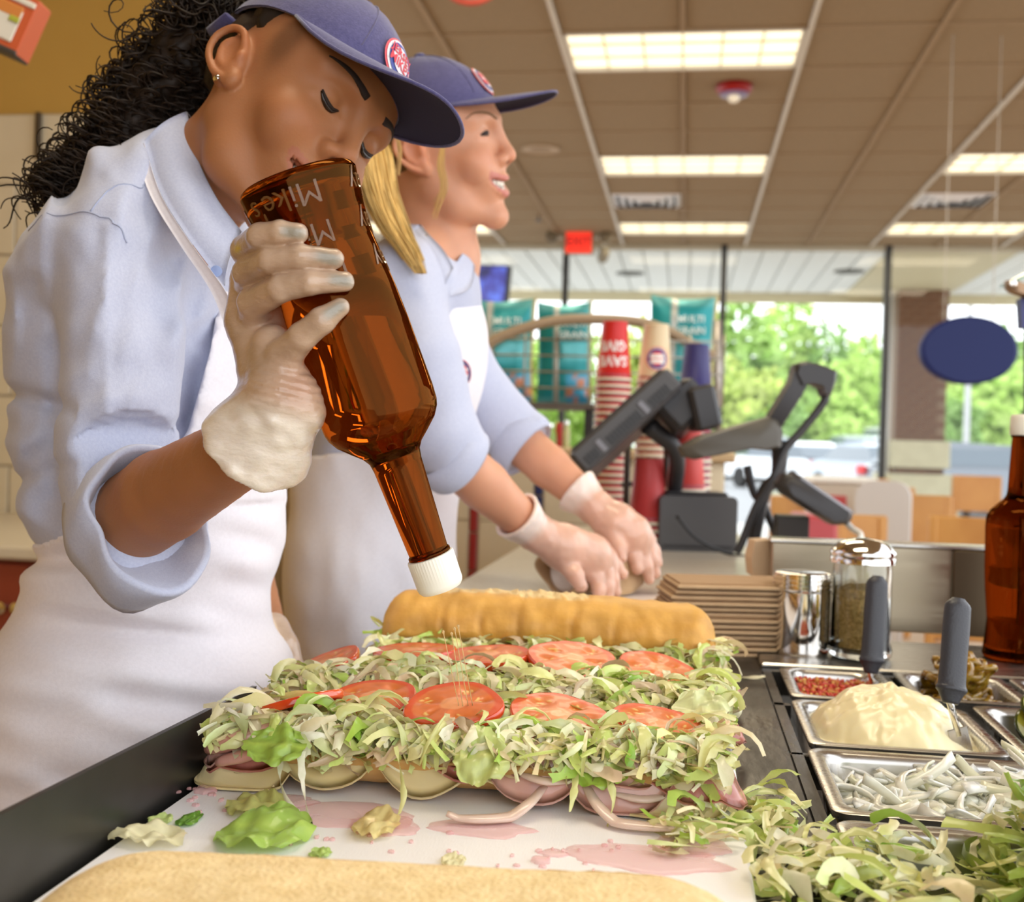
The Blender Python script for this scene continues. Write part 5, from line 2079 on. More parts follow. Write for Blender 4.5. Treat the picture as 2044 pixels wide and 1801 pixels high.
def tomato(k, px, py, rx, d, fwd, roll, parent, spin, label=None, bend=0):
    """slice centred on pixel px, py at depth d; fwd: tilt to the viewer, roll: tilt sideways (degrees)"""
    c = P(px, py, d)
    n = np.array([0, 0, 1.])
    rx0 = np.array([RT[0], RT[1], 0])
    rx0 /= np.linalg.norm(rx0)
    ry0 = np.cross(n, rx0)
    Mx = Matrix((rx0, ry0, n)).transposed()
    Rm = Mx @ Matrix.Rotation(math.radians(-roll), 3, 'Y') @ Matrix.Rotation(math.radians(fwd), 3, 'X') @ Matrix.Rotation(spin, 3, 'Z')
    s = rx * d / F / .037
    mw = Matrix.Translation(Vector(c)) @ Rm.to_4x4() @ Matrix.Scale(s, 4)
    face, skin = TSRC[k % 3]
    if not _used[k % 3]:
        _used[k % 3] = True
        face.matrix_basis = mw
        skin.name = 'tomato_slice'
        skin.matrix_basis = mw
        attach(skin, parent)
        face.name = 'cut_face'
        attach(face, skin)
        o = skin
    else:
        o = inst(skin, 'tomato_slice', mw, parent)
        f = inst(face, 'cut_face', mw)
        attach(f, o)
    return o


def wm2(o):
    return wm(o)


def draped(name, u, v, r, frame, m, parent, zt, seed, th=.0018, drop=.9, edge=.046, wav=.0025, squash=1., front=-1, rim=None):
    """thin round slice lying across the sandwich, its rim hanging over the edges. frame: (A, ax, sd)"""
    A, ax, sd = frame[:3]
    nr, na = 10, 40
    V = []
    for i in range(nr + 1):
        for k in range(na):
            a = 2 * math.pi * k / na
            q = i / nr
            uu = u + r * q * math.cos(a)
            vv = v + r * q * math.sin(a) * squash
            over = max(0, abs(vv) - edge)
            endo = max(0, -uu - .0) + max(0, uu - frame[3])
            hv = math.copysign(min(abs(vv), edge) + over * .45, vv)
            z = zt - drop * over - endo * .9 + wav * nz3(uu * 40 + seed, vv * 40, seed)
            z = max(z, BDZ + .0035)
            V.append(A + ax * (uu - math.copysign(endo * .45, uu) * (1 if endo else 0)) + sd * hv + np.array([0, 0, z]))
    V = np.array(V)
    Fc = [(i * na + k, i * na + (k + 1) % na, (i + 1) * na + (k + 1) % na, (i + 1) * na + k) for i in range(nr) for k in range(na)]
    n = len(V)
    V2 = np.vstack([V, V - [0, 0, th]])
    F2 = Fc + [tuple(n + i for i in f[::-1]) for f in Fc]
    b = nr * na
    F2 += [(b + k, n + b + k, n + b + (k + 1) % na, b + (k + 1) % na) for k in range(na)]
    return mesh(name, V2, F2, m, parent)


TOM1 = ((592, 1408, 92, .885, -14, 17, .3), (746, 1397, 90, .905, 9, 3, 1.2), (906, 1413, 100, .862, 13, 5, 2.0), (1113, 1434, 100, .862, 12, -4, 4.1), (1316, 1454, 100, .862, 9, -9, 5.0))
TOM2 = ((646, 1331, 80, 1.06, 6, 22, .8), (826, 1304, 84, 1.10, -1, 3, 2.2), (975, 1313, 86, 1.075, 2, 4, 3.3), (1141, 1321, 88, 1.06, 13, -3, .4), (1316, 1341, 86, 1.06, 10, -10, 1.9))


def sandwich(name, A, B, label, seed, n_let, closed=False, hang=1.0, half=.052, toms=()):
    tc_ = [(P(q[0], q[1], q[3]), q[2] * q[3] / F, q[4], q[5]) for q in toms]
    A, B = np.array(A, float), np.array(B, float)
    A[2] = B[2] = 0
    r = random.Random(seed)
    t = empty(name, ((A + B) / 2) + [0, 0, BDZ], label, 'sandwich', 'sub sandwiches on the board')
    V, Fc, C, ax, sd, L = bread_vf(A, B, 2 * half + .004, .030, BDZ + .0006, seed * 1.7, flat_top=True, taper=.13)
    C = C * [.93, .90, .84]
    mesh('bread_base', V, Fc, M_CRUST, t, colors=C)
    fr = (A, ax, sd, L)
    z0 = BDZ + .0315
    k = 0
    for i in range(6):
        draped('cheese_slice', L * (.06 + .176 * i), -.014 + r.uniform(-.008, .002), .052, fr, M_CHEESE, t, z0 + .0018 * (i % 2), seed + i, drop=1.0, edge=half - .006)
    for i in range(7):
        draped('ham_slice', L * (.05 + .15 * i), -.014 + r.uniform(-.008, .004), .050 + r.uniform(-.004, .005), fr, M_HAM if i % 3 else M_SALAMI, t, z0 + .005 + .002 * (i % 2), seed + 20 + i, drop=.8, edge=half - .007, wav=.006)

    def place(q):
        for _ in range(12):
            r_ = place0(q)
            ok = True
            for c_, R_, f_, rl_2 in tc_:
                dv_ = r_[0] - c_
                if math.hypot(dv_[0], dv_[1]) < R_ * 1.05:
                    zs = c_[2] + dv_[0] * math.tan(math.radians(rl_2)) + dv_[1] * math.tan(math.radians(f_)) - .010
                    if r_[0][2] > zs:
                        r_[0][2] = zs - q.random() * .006
                        ok = r_[0][2] > z0
            if ok:
                break
        return r_

    def place0(q):
        u = q.uniform(-.004, L + .004)
        f = q.random()
        w = half + .004
        if f < .70:
            v = q.uniform(-w * .95, w * .85)
            hz = .015 * (1 - (v / (w * 1.12)) ** 2)
            z = z0 + .006 + hz * q.random() ** .45
            d = (q.uniform(-1, 1), q.uniform(-1, 1), 0)
            dr = 0.
            nr_ = (0, v / w * .5, 1)
        else:
            v = -w * q.uniform(.72, 1.10)
            z = z0 + .011 - .010 * q.random() ** 1.2 * hang
            d = (q.uniform(-.8, .8), -q.uniform(.2, .9), -q.uniform(-.1, .6) * hang)
            dr = q.uniform(.0, .8)
            nr_ = (0, -.6, 1)
        dw = ax * d[0] + sd * d[1] + np.array([0, 0, d[2]])
        nw = ax * nr_[0] + sd * nr_[1] + np.array([0, 0, nr_[2]])
        return A + ax * u + sd * v + np.array([0, 0, z]), dw, dr, nw
    lm = lettuce_strips(MB(), n_let, place, seed + 5, .016, .048, .003, .0105, curl=1.4, pal=LET + [(.74, .56, .38)], wts=LETW + [2.5])
    o = lm.obj('shredded_lettuce', M_LET, t, smooth=True)
    o['kind'] = 'stuff'
    return t, fr, z0


S1A, S1B = G(486, 1530, BDZ), G(1432, 1592, BDZ)
s1, fr1, z01 = sandwich('sub_sandwich', S1A, S1B, 'open sub with five tomato slices, drizzled under the bottle cap', 5, 1400, toms=TOM1)
S2A, S2B = G(590, 1430, BDZ), G(1440, 1478, BDZ)
s2_, fr2, z02 = sandwich('sub_sandwich', S2A, S2B, 'open sub with tomato slices lying behind the drizzled one', 9, 1100, half=.048, toms=TOM2)
S3A, S3B = G(765, 1352, BDZ), G(1440, 1388, BDZ)
s3, fr3, z03 = sandwich('sub_sandwich', S3A, S3B, 'sub closed with a golden bread top behind the open ones', 13, 700, half=.046)

# tomato slices
for k, (px, py, rx, d, fw_, rl, sp) in enumerate(TOM1):
    tomato(k, px, py, rx, d, fw_, rl, s1, sp)
for k, (px, py, rx, d, fw_, rl, sp) in enumerate(TOM2):
    tomato(k, px, py, rx, d, fw_, rl, s2_, sp)

# bread top of the closed sub
A, B = P(768, 1222, 1.24), P(1432, 1262, 1.20)
z1_, z2_ = A[2], B[2]
V, Fc, C, ax, sd, L = bread_vf((A[0], A[1], 0), (B[0], B[1], 0), .098, .058, 0, 7.7, taper=.085, bend=.006)
V = np.array(V)
tt = ((V - [A[0], A[1], 0]) @ ax) / L
V[:, 2] += z1_ + (z2_ - z1_) * tt - .034 + .006 * np.sin(np.pi * tt)
rel = V - (np.array([A[0], A[1], 0]) + ax * (tt * L)[:, None])
back = rel @ sd
hgt = V[:, 2] - (z1_ + (z2_ - z1_) * tt - .034)
C = np.array(C)
cutm = (hgt > .050) & (tt > .16) & (tt < .62) & (back > -.012)
C[cutm] = np.array((.80, .58, .26)) * (.9 + .2 * rng.random((cutm.sum(), 1)))
V[cutm] += rng.normal(size=(cutm.sum(), 3)) * .0012
mesh('bread_top', V, Fc, M_CRUST, s3, colors=C)
tomato(4, 1395, 1290, 50, 1.22, 5, -4, s3, .2)

# round cheese ends and folded ham showing at the ends of the front sub
def slab_disc(nm, px, py, d, r, nrm, m, parent, th=.0022, seed=0):
    c = P(px, py, d)
    x, y, n = frame_from(nrm, FW)
    V = []
    for s, o_ in ((.001, 0), (.5, 0), (.9, 0), (1.0, 0), (1.0, -th), (.9, -th), (.001, -th)):
        for k in range(40):
            a = 2 * math.pi * k / 40
            q = c + (x * math.cos(a) + y * math.sin(a)) * r * s + n * o_
            b_ = (q - c) @ UP
            V.append(q + FW * (b_ * b_) * 6 * (1 if b_ > 0 else .3) + n * .0015 * nz3(math.cos(a) * 2 + seed, math.sin(a) * 2, s))
    Fc = [(i_ * 40 + k, i_ * 40 + (k + 1) % 40, (i_ + 1) * 40 + (k + 1) % 40, (i_ + 1) * 40 + k) for i_ in range(6) for k in range(40)]
    return mesh(nm, V, Fc, m, parent)


L1 = fr1[3]
for nm, uf, v, r_, m_, zz in (('cheese_slice', .035, -.036, .050, M_CHEESE, 0), ('cheese_slice', .90, -.036, .050, M_CHEESE, 0), ('ham_slice', .80, -.033, .046, M_HAM, .003), ('ham_slice', .64, -.030, .044, M_HAM, .003), ('ham_slice', .02, -.022, .040, M_HAM, .004), ('cheese_slice', .42, -.026, .046, M_CHEESE, .001), ('cheese_slice', .22, -.026, .046, M_CHEESE, .001), ('ham_slice', .50, -.024, .042, M_SALAMI, .004)):
    draped(nm, L1 * uf, v, r_, fr1, m_, s1, z01 + .003 + zz, 50 + uf * 40, drop=1.25, edge=.0475, wav=.003)
for k, (pts_, r_, m_) in enumerate(((((424, 1492, .835), (480, 1476, .825), (560, 1452, .83)), .0115, M_HAM), (((440, 1520, .825), (500, 1505, .815), (545, 1480, .82)), .008, M_HAM), (((455, 1462, .85), (520, 1445, .85), (580, 1430, .86)), .006, M_SALAMI))):
    V, Fc = tube_vf(smooth_path([P(*q) for q in pts_], 6), [r_ * .8, r_, r_, r_ * .7], 14, True, .6, hint=tuple(UP))
    mesh('ham_fold', V, Fc, m_, s1)
slab_disc('ham_slice', 1442, 1350, 1.19, .016, UP * .5 - FW * .6 + RT * .5, M_HAM, s3, seed=9)

# long onion arcs drooping from the front sub
for k, pts in enumerate((((1088, 1568, .80), (1055, 1605, .775), (1010, 1635, .765), (950, 1646, .76), (892, 1624, .762)),
                         ((1165, 1560, .80), (1195, 1610, .775), (1240, 1650, .76), (1300, 1686, .755), (1345, 1700, .752)),
                         ((1040, 1546, .80), (1090, 1560, .79), (1150, 1556, .80)), ((1225, 1585, .79), (1290, 1596, .785), (1350, 1578, .80)))):
    path = smooth_path([P(*q) for q in pts], 8)
    path = [np.array([p[0], p[1], max(p[2], BDZ + .0045)]) for p in path]
    V, Fc = tube_vf(path, [.003, .0048, .0052, .0048, .003], 8, True, .45, hint=tuple(UP))
    mesh('onion_strip', V, Fc, M_ONR, s1)

# single long shreds hanging over the bread front
rl_ = random.Random(77)
for k, pts in enumerate((((600, 1500, .80), (604, 1560, .782), (612, 1610, .77), (618, 1650, .766)), ((790, 1490, .80), (800, 1540, .78), (806, 1590, .77), (797, 1625, .768)), ((1150, 1540, .79), (1146, 1580, .775), (1138, 1620, .768)),
                         ((1215, 1550, .785), (1225, 1600, .772), (1212, 1650, .765)), ((560, 1520, .81), (560, 1560, .79), (575, 1600, .78), (600, 1625, .775)), ((1390, 1540, .80), (1400, 1590, .785), (1385, 1640, .775)), ((1440, 1520, .82), (1470, 1580, .81), (1490, 1640, .8)))):
    path = smooth_path([P(*q) for q in pts], 4)
    V = []
    n = len(path)
    for i, p in enumerate(path):
        w = .0030 * (1 - .45 * i / n) * rl_.uniform(.7, 1.3)
        sx = RT * math.cos(i * .25 + k) + FW * math.sin(i * .25 + k)
        V += [p - sx * w, p + FW * -.0012, p + sx * w]
    Fc = []
    for i in range(n - 1):
        Fc += [(i * 3, i * 3 + 1, i * 3 + 4, i * 3 + 3), (i * 3 + 1, i * 3 + 2, i * 3 + 5, i * 3 + 4)]
    c = np.array(rl_.choice([LET[0], LET[1], LET[5], LET[6], LET[2]]))
    mesh('hanging_lettuce_shred', V, Fc, M_LET, s1, colors=np.tile(c, (len(V), 1)))


# leaves of lettuce lying on the board and on the front sub: big crumpled pieces
def leaf(name, px, py, w, h, d, col, label, seed, parent=None, tilt=.25, ground=None, cat='lettuce leaf'):
    c = P(px, py, d) if ground is None else np.array(G(px, py, ground))
    dd = (c - CAM) @ FW
    W_, H_ = w * dd / F, h * dd / F / math.sin(tilt if tilt > .2 else .25)
    nx, ny = 22, 14
    V, C = [], []
    up = np.array([0, 0, 1.])
    bk = np.array([0, 1., 0])
    for j in range(ny + 1):
        for i in range(nx + 1):
            u, v = -1 + 2 * i / nx, -1 + 2 * j / ny
            k = math.sqrt(max(0, 1 - .5 * v * v)), math.sqrt(max(0, 1 - .5 * u * u))
            x, y = u * k[0] * W_ / 2, v * k[1] * H_ / 2
            rf = 1 + .22 * nz3(u * 2 + seed, v * 2, 1.) + .05 * nz3(u * 9 + seed, v * 9, 1.)
            x, y = x * rf, y * rf
            z = (.26 if ground is not None else .22) * W_ * (nz3(u * 1.8 + seed, v * 1.8, 2.) + .35 * nz3(u * 3.2, v * 3.2 + seed, 5.)) * .6 + (.06 * W_ * (1 - u * u) + .07 * W_ if ground is not None else 0)
            ta = tilt - .25
            yv, nv_ = bk * math.cos(ta) + up * math.sin(ta), up * math.cos(ta) - bk * math.sin(ta)
            p = c + np.array([1., 0, 0]) * x + yv * y + nv_ * (max(z, .0008) if ground is not None else z)
            V.append(p)
            m = .5 + .5 * nz3(u * 5 + seed, v * 5, 8.)
            C.append(np.array(col) * (.75 + .5 * m) * (1 + .35 * math.exp(-(v / .12) ** 2) * np.array([.8, .5, .6])))
    Fc = [(j * (nx + 1) + i, j * (nx + 1) + i + 1, (j + 1) * (nx + 1) + i + 1, (j + 1) * (nx + 1) + i) for j in range(ny) for i in range(nx)]
    o = mesh(name, V, Fc, mat('leaf_lettuce', (1, 1, 1), .3, attr=True, transl=.3, coat=.3, bump=.25, bscale=120), parent, colors=np.clip(np.array(C), 0, 1), origin=None if parent else c)
    if label:
        setp(o, label, cat if not parent else None)
    return o


leaf('lettuce_leaf', 530, 1668, 190, 62, .70, (.42, .62, .12), 'large crumpled bright green lettuce leaf on the white board', 2.1, ground=BDZ + .0005)
leaf('lettuce_leaf', 378, 1638, 42, 22, .70, (.16, .36, .04), 'tiny dark green curl of lettuce on the board by the steel lip', 4.4, ground=BDZ + .0005)
leaf('lettuce_leaf', 295, 1680, 150, 24, .70, (.84, .80, .52), 'pale translucent lettuce leaf at the left edge of the board', 6.6, ground=BDZ + .0005)
leaf('lettuce_leaf', 320, 1640, 50, 14, .70, (.55, .68, .25), 'small pale green lettuce piece beside the pale leaf', 7.2, ground=BDZ + .0005)
leaf('lettuce_leaf', 640, 1706, 44, 12, .70, (.45, .62, .16), 'small green lettuce bit next to the open bread half', 8.3, ground=BDZ + .0005)
leaf('lettuce_leaf', 752, 1650, 90, 40, .72, (.80, .68, .30), 'curly yellow lettuce shred in the pink juice', 9.4, ground=BDZ + .0016)
leaf('lettuce_leaf', 905, 1722, 50, 18, .68, (.84, .80, .5), 'flat pale lettuce bit on the board near the open bread half', 10.1, ground=BDZ + .0005)
leaf('lettuce_leaf', 510, 1612, 110, 34, .74, (.66, .66, .22), 'pale ragged lettuce piece under the front end of the drizzled sub', 11.7, ground=BDZ + .0005)
for k, (px, py, w, h, d, col, tl_a) in enumerate(((548, 1487, 130, 75, .80, (.40, .58, .10), .9), (960, 1510, 120, 110, .79, (.62, .70, .26), 1.0), (1335, 1510, 210, 44, .80, (.70, .72, .34), .8), (1190, 1545, 120, 50, .79, (.38, .58, .08), .8),
                                                  (1400, 1420, 110, 90, .90, (.70, .74, .38), .9))):
    leaf('large_lettuce_piece', px, py, w, h, d, col, None, 20 + 3.3 * k, parent=s1, tilt=tl_a)
leaf('large_lettuce_piece', 1050, 1360, 110, 34, 1.0, (.76, .78, .45), None, 61.3, parent=s2_, tilt=.6)
leaf('large_lettuce_piece', 930, 1345, 90, 40, 1.0, (.62, .70, .25), None, 66.3, parent=s2_, tilt=.7)
# shreds fallen from the right end of the front sub
lm = MB()


def fall(q):
    p = np.array(G(q.uniform(1330, 1490), q.uniform(1630, 1705), BDZ)) + [0, 0, abs(q.gauss(0, .006)) + .002]
    return p, (q.uniform(-1, 1), q.uniform(-1, .4), q.uniform(-.1, .1)), 0, (q.uniform(-.3, .3), q.uniform(-.3, .3), 1)


lettuce_strips(lm, 60, fall, 99, .02, .05, .003, .009)
setp(lm.obj('fallen_lettuce', M_LET, smooth=True, origin=G(1420, 1670, BDZ)), 'shreds of lettuce fallen on the board corner below the drizzled sub', 'lettuce', kind='stuff')
# ================================================================== amber bottles
PX = .29 / 870 * 1.03
BPROF = [(0, 92), (1, 105), (6, 113), (15, 118), (90, 109), (140, 105), (200, 110), (260, 115), (330, 118), (470, 119.5), (498, 118), (512, 114), (530, 103), (552, 80), (568, 62), (582, 53), (600, 50), (700, 45), (780, 41), (800, 40)]
M_AMB = glass_mat('amber_glass', (.43, .175, .045), rough=.02, ior=1.72)
M_EMB = mat('embossed_amber', (.22, .10, .035), .12, alpha=.6, coat=.6)
M_CAPW = mat('white_cap', (.86, .82, .70), .35)


def brad(s):
    return float(np.interp(s, [p[0] for p in BPROF], [p[1] for p in BPROF]))


def bottle(base, axis, px, label, text_a=None, M_AMB=M_AMB):
    base = np.asarray(base, float)
    a = np.asarray(axis, float)
    a = a / np.linalg.norm(a)
    t = empty('amber_bottle', base, label, 'bottle')
    ss = [p[0] for p in BPROF]
    dense = sorted(set(ss) | set(range(20, 800, 12)))
    prof = [(0.0001, 3 * px)] + [(brad(s) * px, s * px) for s in dense]
    V, Fc = lathe_vf(prof, base, a, 64, False)
    Fc.append(tuple((len(prof) - 1) * 64 + k for k in range(64)))
    mesh('glass', V, Fc, M_AMB, t)
    # ribbed screw cap
    x, y, _ = frame_from(a, (0, 1, 0))
    n = 96
    rings = []
    for s, r, rib in ((796, 44, 0), (797, 47.5, 1), (800, 49, 1), (858, 48, 1), (864, 46, 0), (870, 41, 0)):
        rings.append([base + a * s * px + (x * math.cos(2 * math.pi * k / n) + y * math.sin(2 * math.pi * k / n)) * (r - (.9 if rib and k % 2 else 0)) * px for k in range(n)])
    V, Fc = loft_vf(rings)
    shade_flat_by_angle(mesh('screw_cap', V, Fc, M_CAPW, t), 30)
    V, Fc = lathe_vf([(42 * px, 788 * px), (44 * px, 790 * px), (44 * px, 795 * px), (42 * px, 797 * px)], base, a, 48, False)
    mesh('neck_ring', V, Fc, M_AMB, t)
    if text_a is not None:
        for row, s0 in enumerate((52, 128, 206)):
            for w_ in range(4):
                tv, tf = text_vf(("Mike's" if w_ % 2 == 0 else 'Way'), 62 * px, .0006, -.0001, res=3)
                out = []
                for p in tv:
                    s = s0 * px + p[1]
                    r = brad(s / px) * px + p[2] + .0001
                    an = text_a + w_ * math.pi / 2 * .95 + p[0] / (115 * px)
                    out.append(base + a * s + (x * math.cos(an) + y * math.sin(an)) * r)
                mesh('raised_lettering', out, tf, M_EMB, t, smooth=False)
    return t, a, x, y


PB, PC = P(590, 352, .80), P(882, 1176, .835)
axb = PC - PB
pxb = np.linalg.norm(axb) / 870
xb_, yb_, _ = frame_from(axb, (0, 1, 0))
tocam = CAM - (PB + PC) / 2
an0 = math.atan2(tocam @ yb_, tocam @ xb_)
bt, _, _, _ = bottle(PB, axb, pxb, 'amber glass bottle held upside down in a gloved hand, white cap down', text_a=an0 + .35)
b = G(2030, 1316, IZ)
bottle(b, (0, 0, 1), 488 * ((b - CAM) @ FW) / F / 870, 'amber glass bottle with a white cap standing upright by the steel divider', M_AMB=glass_mat('dark_amber_glass', (.26, .085, .018), rough=.02, ior=1.72))

# thin streams of oil and vinegar falling on the tomato
M_OIL = mat('golden_liquid', (.95, .72, .35), .03, trans=.7, ior=1.4)
for k, (xa_, ya_, xb2, yb2) in enumerate(((884, 1258, 918, 1420), (901, 1262, 925, 1418), (907, 1252, 935, 1412), (914, 1247, 944, 1412))):
    pa_, pb_ = P(xa_, ya_, .86), P(xb2, yb2, .855)
    path = [pa_ + (pb_ - pa_) * s for s in (0, .015, .03, .06, .1, .3, .6, 1)]
    V, Fc = tube_vf(path, [.0006, .0011, .0009, .0004, .0003, .0003, .0003, .0004], 8)
    setp(mesh('vinegar_stream', V, Fc, M_OIL, origin=pa_), 'thin golden stream of dressing falling onto a tomato slice', 'liquid stream', 'falling streams of dressing')

# glass guard clamp at the right edge
pg = P(2032, 580, 2.2)
gd = empty('guard_clamp', pg, 'bronze clamp with a steel knob holding a glass guard, at the picture edge', 'bracket')
flatbody('clamp_plate', [(2008, 560), (2030, 562), (2060, 575), (2060, 606), (2042, 592), (2016, 583), (2008, 575)], .03, mat('bronze', (.30, .19, .11), .35, .5), gd, 2.2)
lathe('knob', [(.006, 0), (.006, .006), (.0, .008)], P(2013, 569, 2.2) - FW * .018, M_CHROME, gd, axis=-FW, n=16, cap=False)
lathe('bolt', [(.007, 0), (.007, .005), (.0, .006)], P(2024, 573, 2.2) - FW * .018, mat('bronze', (.30, .19, .11), .35, .5), gd, axis=-FW, n=16, cap=False)
Vb, Fb = prism_vf([P(2018, 562, 2.2), P(2100, 520, 2.2), P(2100, 526, 2.2), P(2018, 568, 2.2)], FW * .05)
mesh('glass_shelf', Vb, Fb, mat('green_edge_glass', (.25, .45, .33), .1, trans=.6), gd, smooth=False)
Vb, Fb = prism_vf([P(2037, 596, 2.2), P(2070, 596, 2.2), P(2070, 655, 2.2), P(2040, 655, 2.2)], FW * .02)
mesh('navy_post', Vb, Fb, mat('navy_paint', (.03, .035, .15), .4), gd, smooth=False)
Vb, Fb = prism_vf([P(2052, 655, 2.2), P(2072, 655, 2.2), P(2072, 1300, 2.2), P(2052, 1300, 2.2)], FW * .02)
mesh('support_post', Vb, Fb, M_BLACKM, gd, smooth=False)
# ================================================================== people: shared head builder
def mouth_dims(smile, mouth_open):
    return .025 + .009 * smile, .0065 * smile, .0125 * mouth_open


def head_prims(S, pos, M, sc=1.0, smile=1.0, mouth_open=.3, ear_back=.30):
    """adds a head to the field S; canonical x = the person's right, y = forward, z = up, origin between the ears"""
    pos, M = np.asarray(pos, float), np.asarray(M, float)
    T = lambda p: pos + M @ (np.asarray(p, float) * sc)

    def E(c, r, k=.012, op='add', rot=None):
        S.ell(T(c), np.array(r) * sc, M if rot is None else M @ np.array(Euler(rot).to_matrix()), k * sc, op)

    def Cn(a, b, ra, rb, k=.01, op='add'):
        S.cone(T(a), T(b), ra * sc, rb * sc, k * sc, op)
    E((0, -.012, .045), (.073, .094, .082), .01)                # cranium
    E((0, .030, .040), (.064, .058, .062), .03)                 # forehead
    E((0, .026, -.022), (.058, .058, .074), .03)                # face mass
    for s in (-1, 1):
        Cn((s * .050, .002, -.040), (s * .040, .030, -.075), .017, .015, .03)    # jaw corner
        Cn((s * .040, .030, -.075), (s * .010, .072, -.094), .015, .013, .02)
        E((s * .038, .062, -.016), (.024, .022, .022), .022)    # cheek
        if smile:
            E((s * .040, .066, -.020), (.019, .017, .016), .016)
        Cn((s * .014, .086, .0405), (s * .046, .067, .040), .008, .0075, .016)  # brow ridge
        E((s * .031, .094, .0215), (.0165, .013, .0105), .014, 'cut')          # socket
        E((s * .031, .0705, .0215), (.0150, .0142, .0138), .004)               # lids
        Cn((s * .018, .0815, .012), (s * .045, .073, .0135), .0028, .0024, .006)  # lower lid
    E((0, .078, -.094), (.017, .014, .014), .018)               # chin
    Cn((0, .086, .036), (0, .103, -.004), .0075, .0085, .014)   # nose
    E((0, .1045, -.012), (.0105, .0105, .0095), .008)
    for s in (-1, 1):
        E((s * .0125, .0955, -.016), (.0085, .0098, .0078), .006)
        E((s * .0068, .1035, -.0225), (.0038, .0048, .0032), .003, 'cut')
    E((0, .070, -.046), (.036, .026, .030), .02)                # muzzle
    w, up, H = mouth_dims(smile, mouth_open)
    ts = [0, .22, .42, .6, .76, .9, 1.0]
    cv = .019 + .008 * (smile - 1)
    yl = lambda t: .0945 - cv * t * t
    zu = lambda t: -.0455 + up * t * t
    zl = lambda t: -.0455 + up * t * t - H * (1 - t * t) - .0012
    for s in (-1, 1):
        S.chain([T((s * w * t, yl(t) + .0006, zu(t) + .0030 + .0008 * math.exp(-((t - .25) / .2) ** 2))) for t in ts], [r * sc for r in (.0042, .0046, .0042, .0036, .0030, .0024, .0016)], .004 * sc)
        S.chain([T((s * w * t, yl(t) - .0020, zl(t) - .0036)) for t in ts], [r * sc for r in (.0054, .0053, .0049, .0042, .0034, .0026, .0016)], .004 * sc)
        E((s * (w + .008), .066, -.038 + up), (.010, .012, .014), .014)       # fold beside the mouth
    if H > 0:
        for s in (-1, 1):
            S.chain([T((s * w * t, yl(t) + .002, (zu(t) + zl(t)) / 2)) for t in ts], [max(.0007, (zu(t) - zl(t)) / 2 * .92) * sc for t in ts], .0015 * sc, 'cut')
            S.chain([T((s * w * t * .92, yl(t) - .008, (zu(t) + zl(t)) / 2)) for t in ts], [max(.0007, (zu(t) - zl(t)) / 2 * .95) * sc for t in ts], .0015 * sc, 'cut')
            S.chain([T((s * w * t * .85, yl(t) - .016, (zu(t) + zl(t)) / 2)) for t in ts], [max(.0007, (zu(t) - zl(t)) / 2 * .95) * sc for t in ts], .0015 * sc, 'cut')
    for s in (-1, 1):                                            # ears, leaning back
        Re = np.array(Euler((ear_back, 0, 0)).to_matrix())
        ep = lambda x, y, z: np.array([s * x, -.008, .002]) + Re @ np.array([0, y, z])
        E(ep(.0705, -.006, .004), (.0100, .0200, .0315), .006, rot=(ear_back, 0, s * -.12))
        E(ep(.0735, .004, -.025), (.0060, .0075, .0090), .006)
        E(ep(.0850, .000, .004), (.0075, .0085, .0150), .004, 'cut', rot=(ear_back, 0, s * -.2))
        rim = smooth_path([T(ep(.0760, .011, .006)), T(ep(.0800, .008, .024)), T(ep(.0815, -.006, .0325)), T(ep(.0835, -.0205, .0245)), T(ep(.0835, -.0235, .006)), T(ep(.0805, -.015, -.014)), T(ep(.0770, -.002, -.026))], 4)
        S.chain(rim, [.0028 * sc] * len(rim), .003 * sc)
        inn = smooth_path([T(ep(.0780, -.004, .022)), T(ep(.0800, -.0125, .014)), T(ep(.0795, -.0125, -.002)), T(ep(.0775, -.004, -.014))], 4)
        S.chain(inn, [.0022 * sc] * len(inn), .003 * sc)
        E(ep(.0770, .0095, -.002), (.0040, .0042, .0060), .003)               # tragus
    return T


def project(S, pts, it=4):
    """pull points onto the zero surface of S"""
    p = np.array(pts, float)
    for _ in range(it):
        e = 4e-4
        d = sample_field(S, p)
        g = np.stack([(sample_field(S, p + np.eye(3)[k] * e) - sample_field(S, p - np.eye(3)[k] * e)) / (2 * e) for k in range(3)], 1)
        g /= (np.linalg.norm(g, axis=1)[:, None] + 1e-9)
        p = p - g * d[:, None]
    return p, g


def ribbon(name, S, T, pts, ws, m, parent, lift=.0005, n=6, th=.0006):
    """thin ribbon following the skin along canonical points: brows, lash lines"""
    path = smooth_path([T(q) for q in pts], n)
    p, g = project(S, path)
    k = len(p)
    w = np.interp(np.linspace(0, 1, k), np.linspace(0, 1, len(ws)), ws)
    rings = []
    for i in range(k):
        d = p[min(i + 1, k - 1)] - p[max(i - 1, 0)]
        d /= np.linalg.norm(d) + 1e-9
        s = np.cross(g[i], d)
        c = p[i] + g[i] * lift
        rings.append([c - s * w[i] - g[i] * .0012, c - s * w[i] * .6 + g[i] * th, c + s * w[i] * .6 + g[i] * th, c + s * w[i] - g[i] * .0012])
    V, Fc = loft_vf(rings)
    return mesh(name, V, Fc, m, parent)


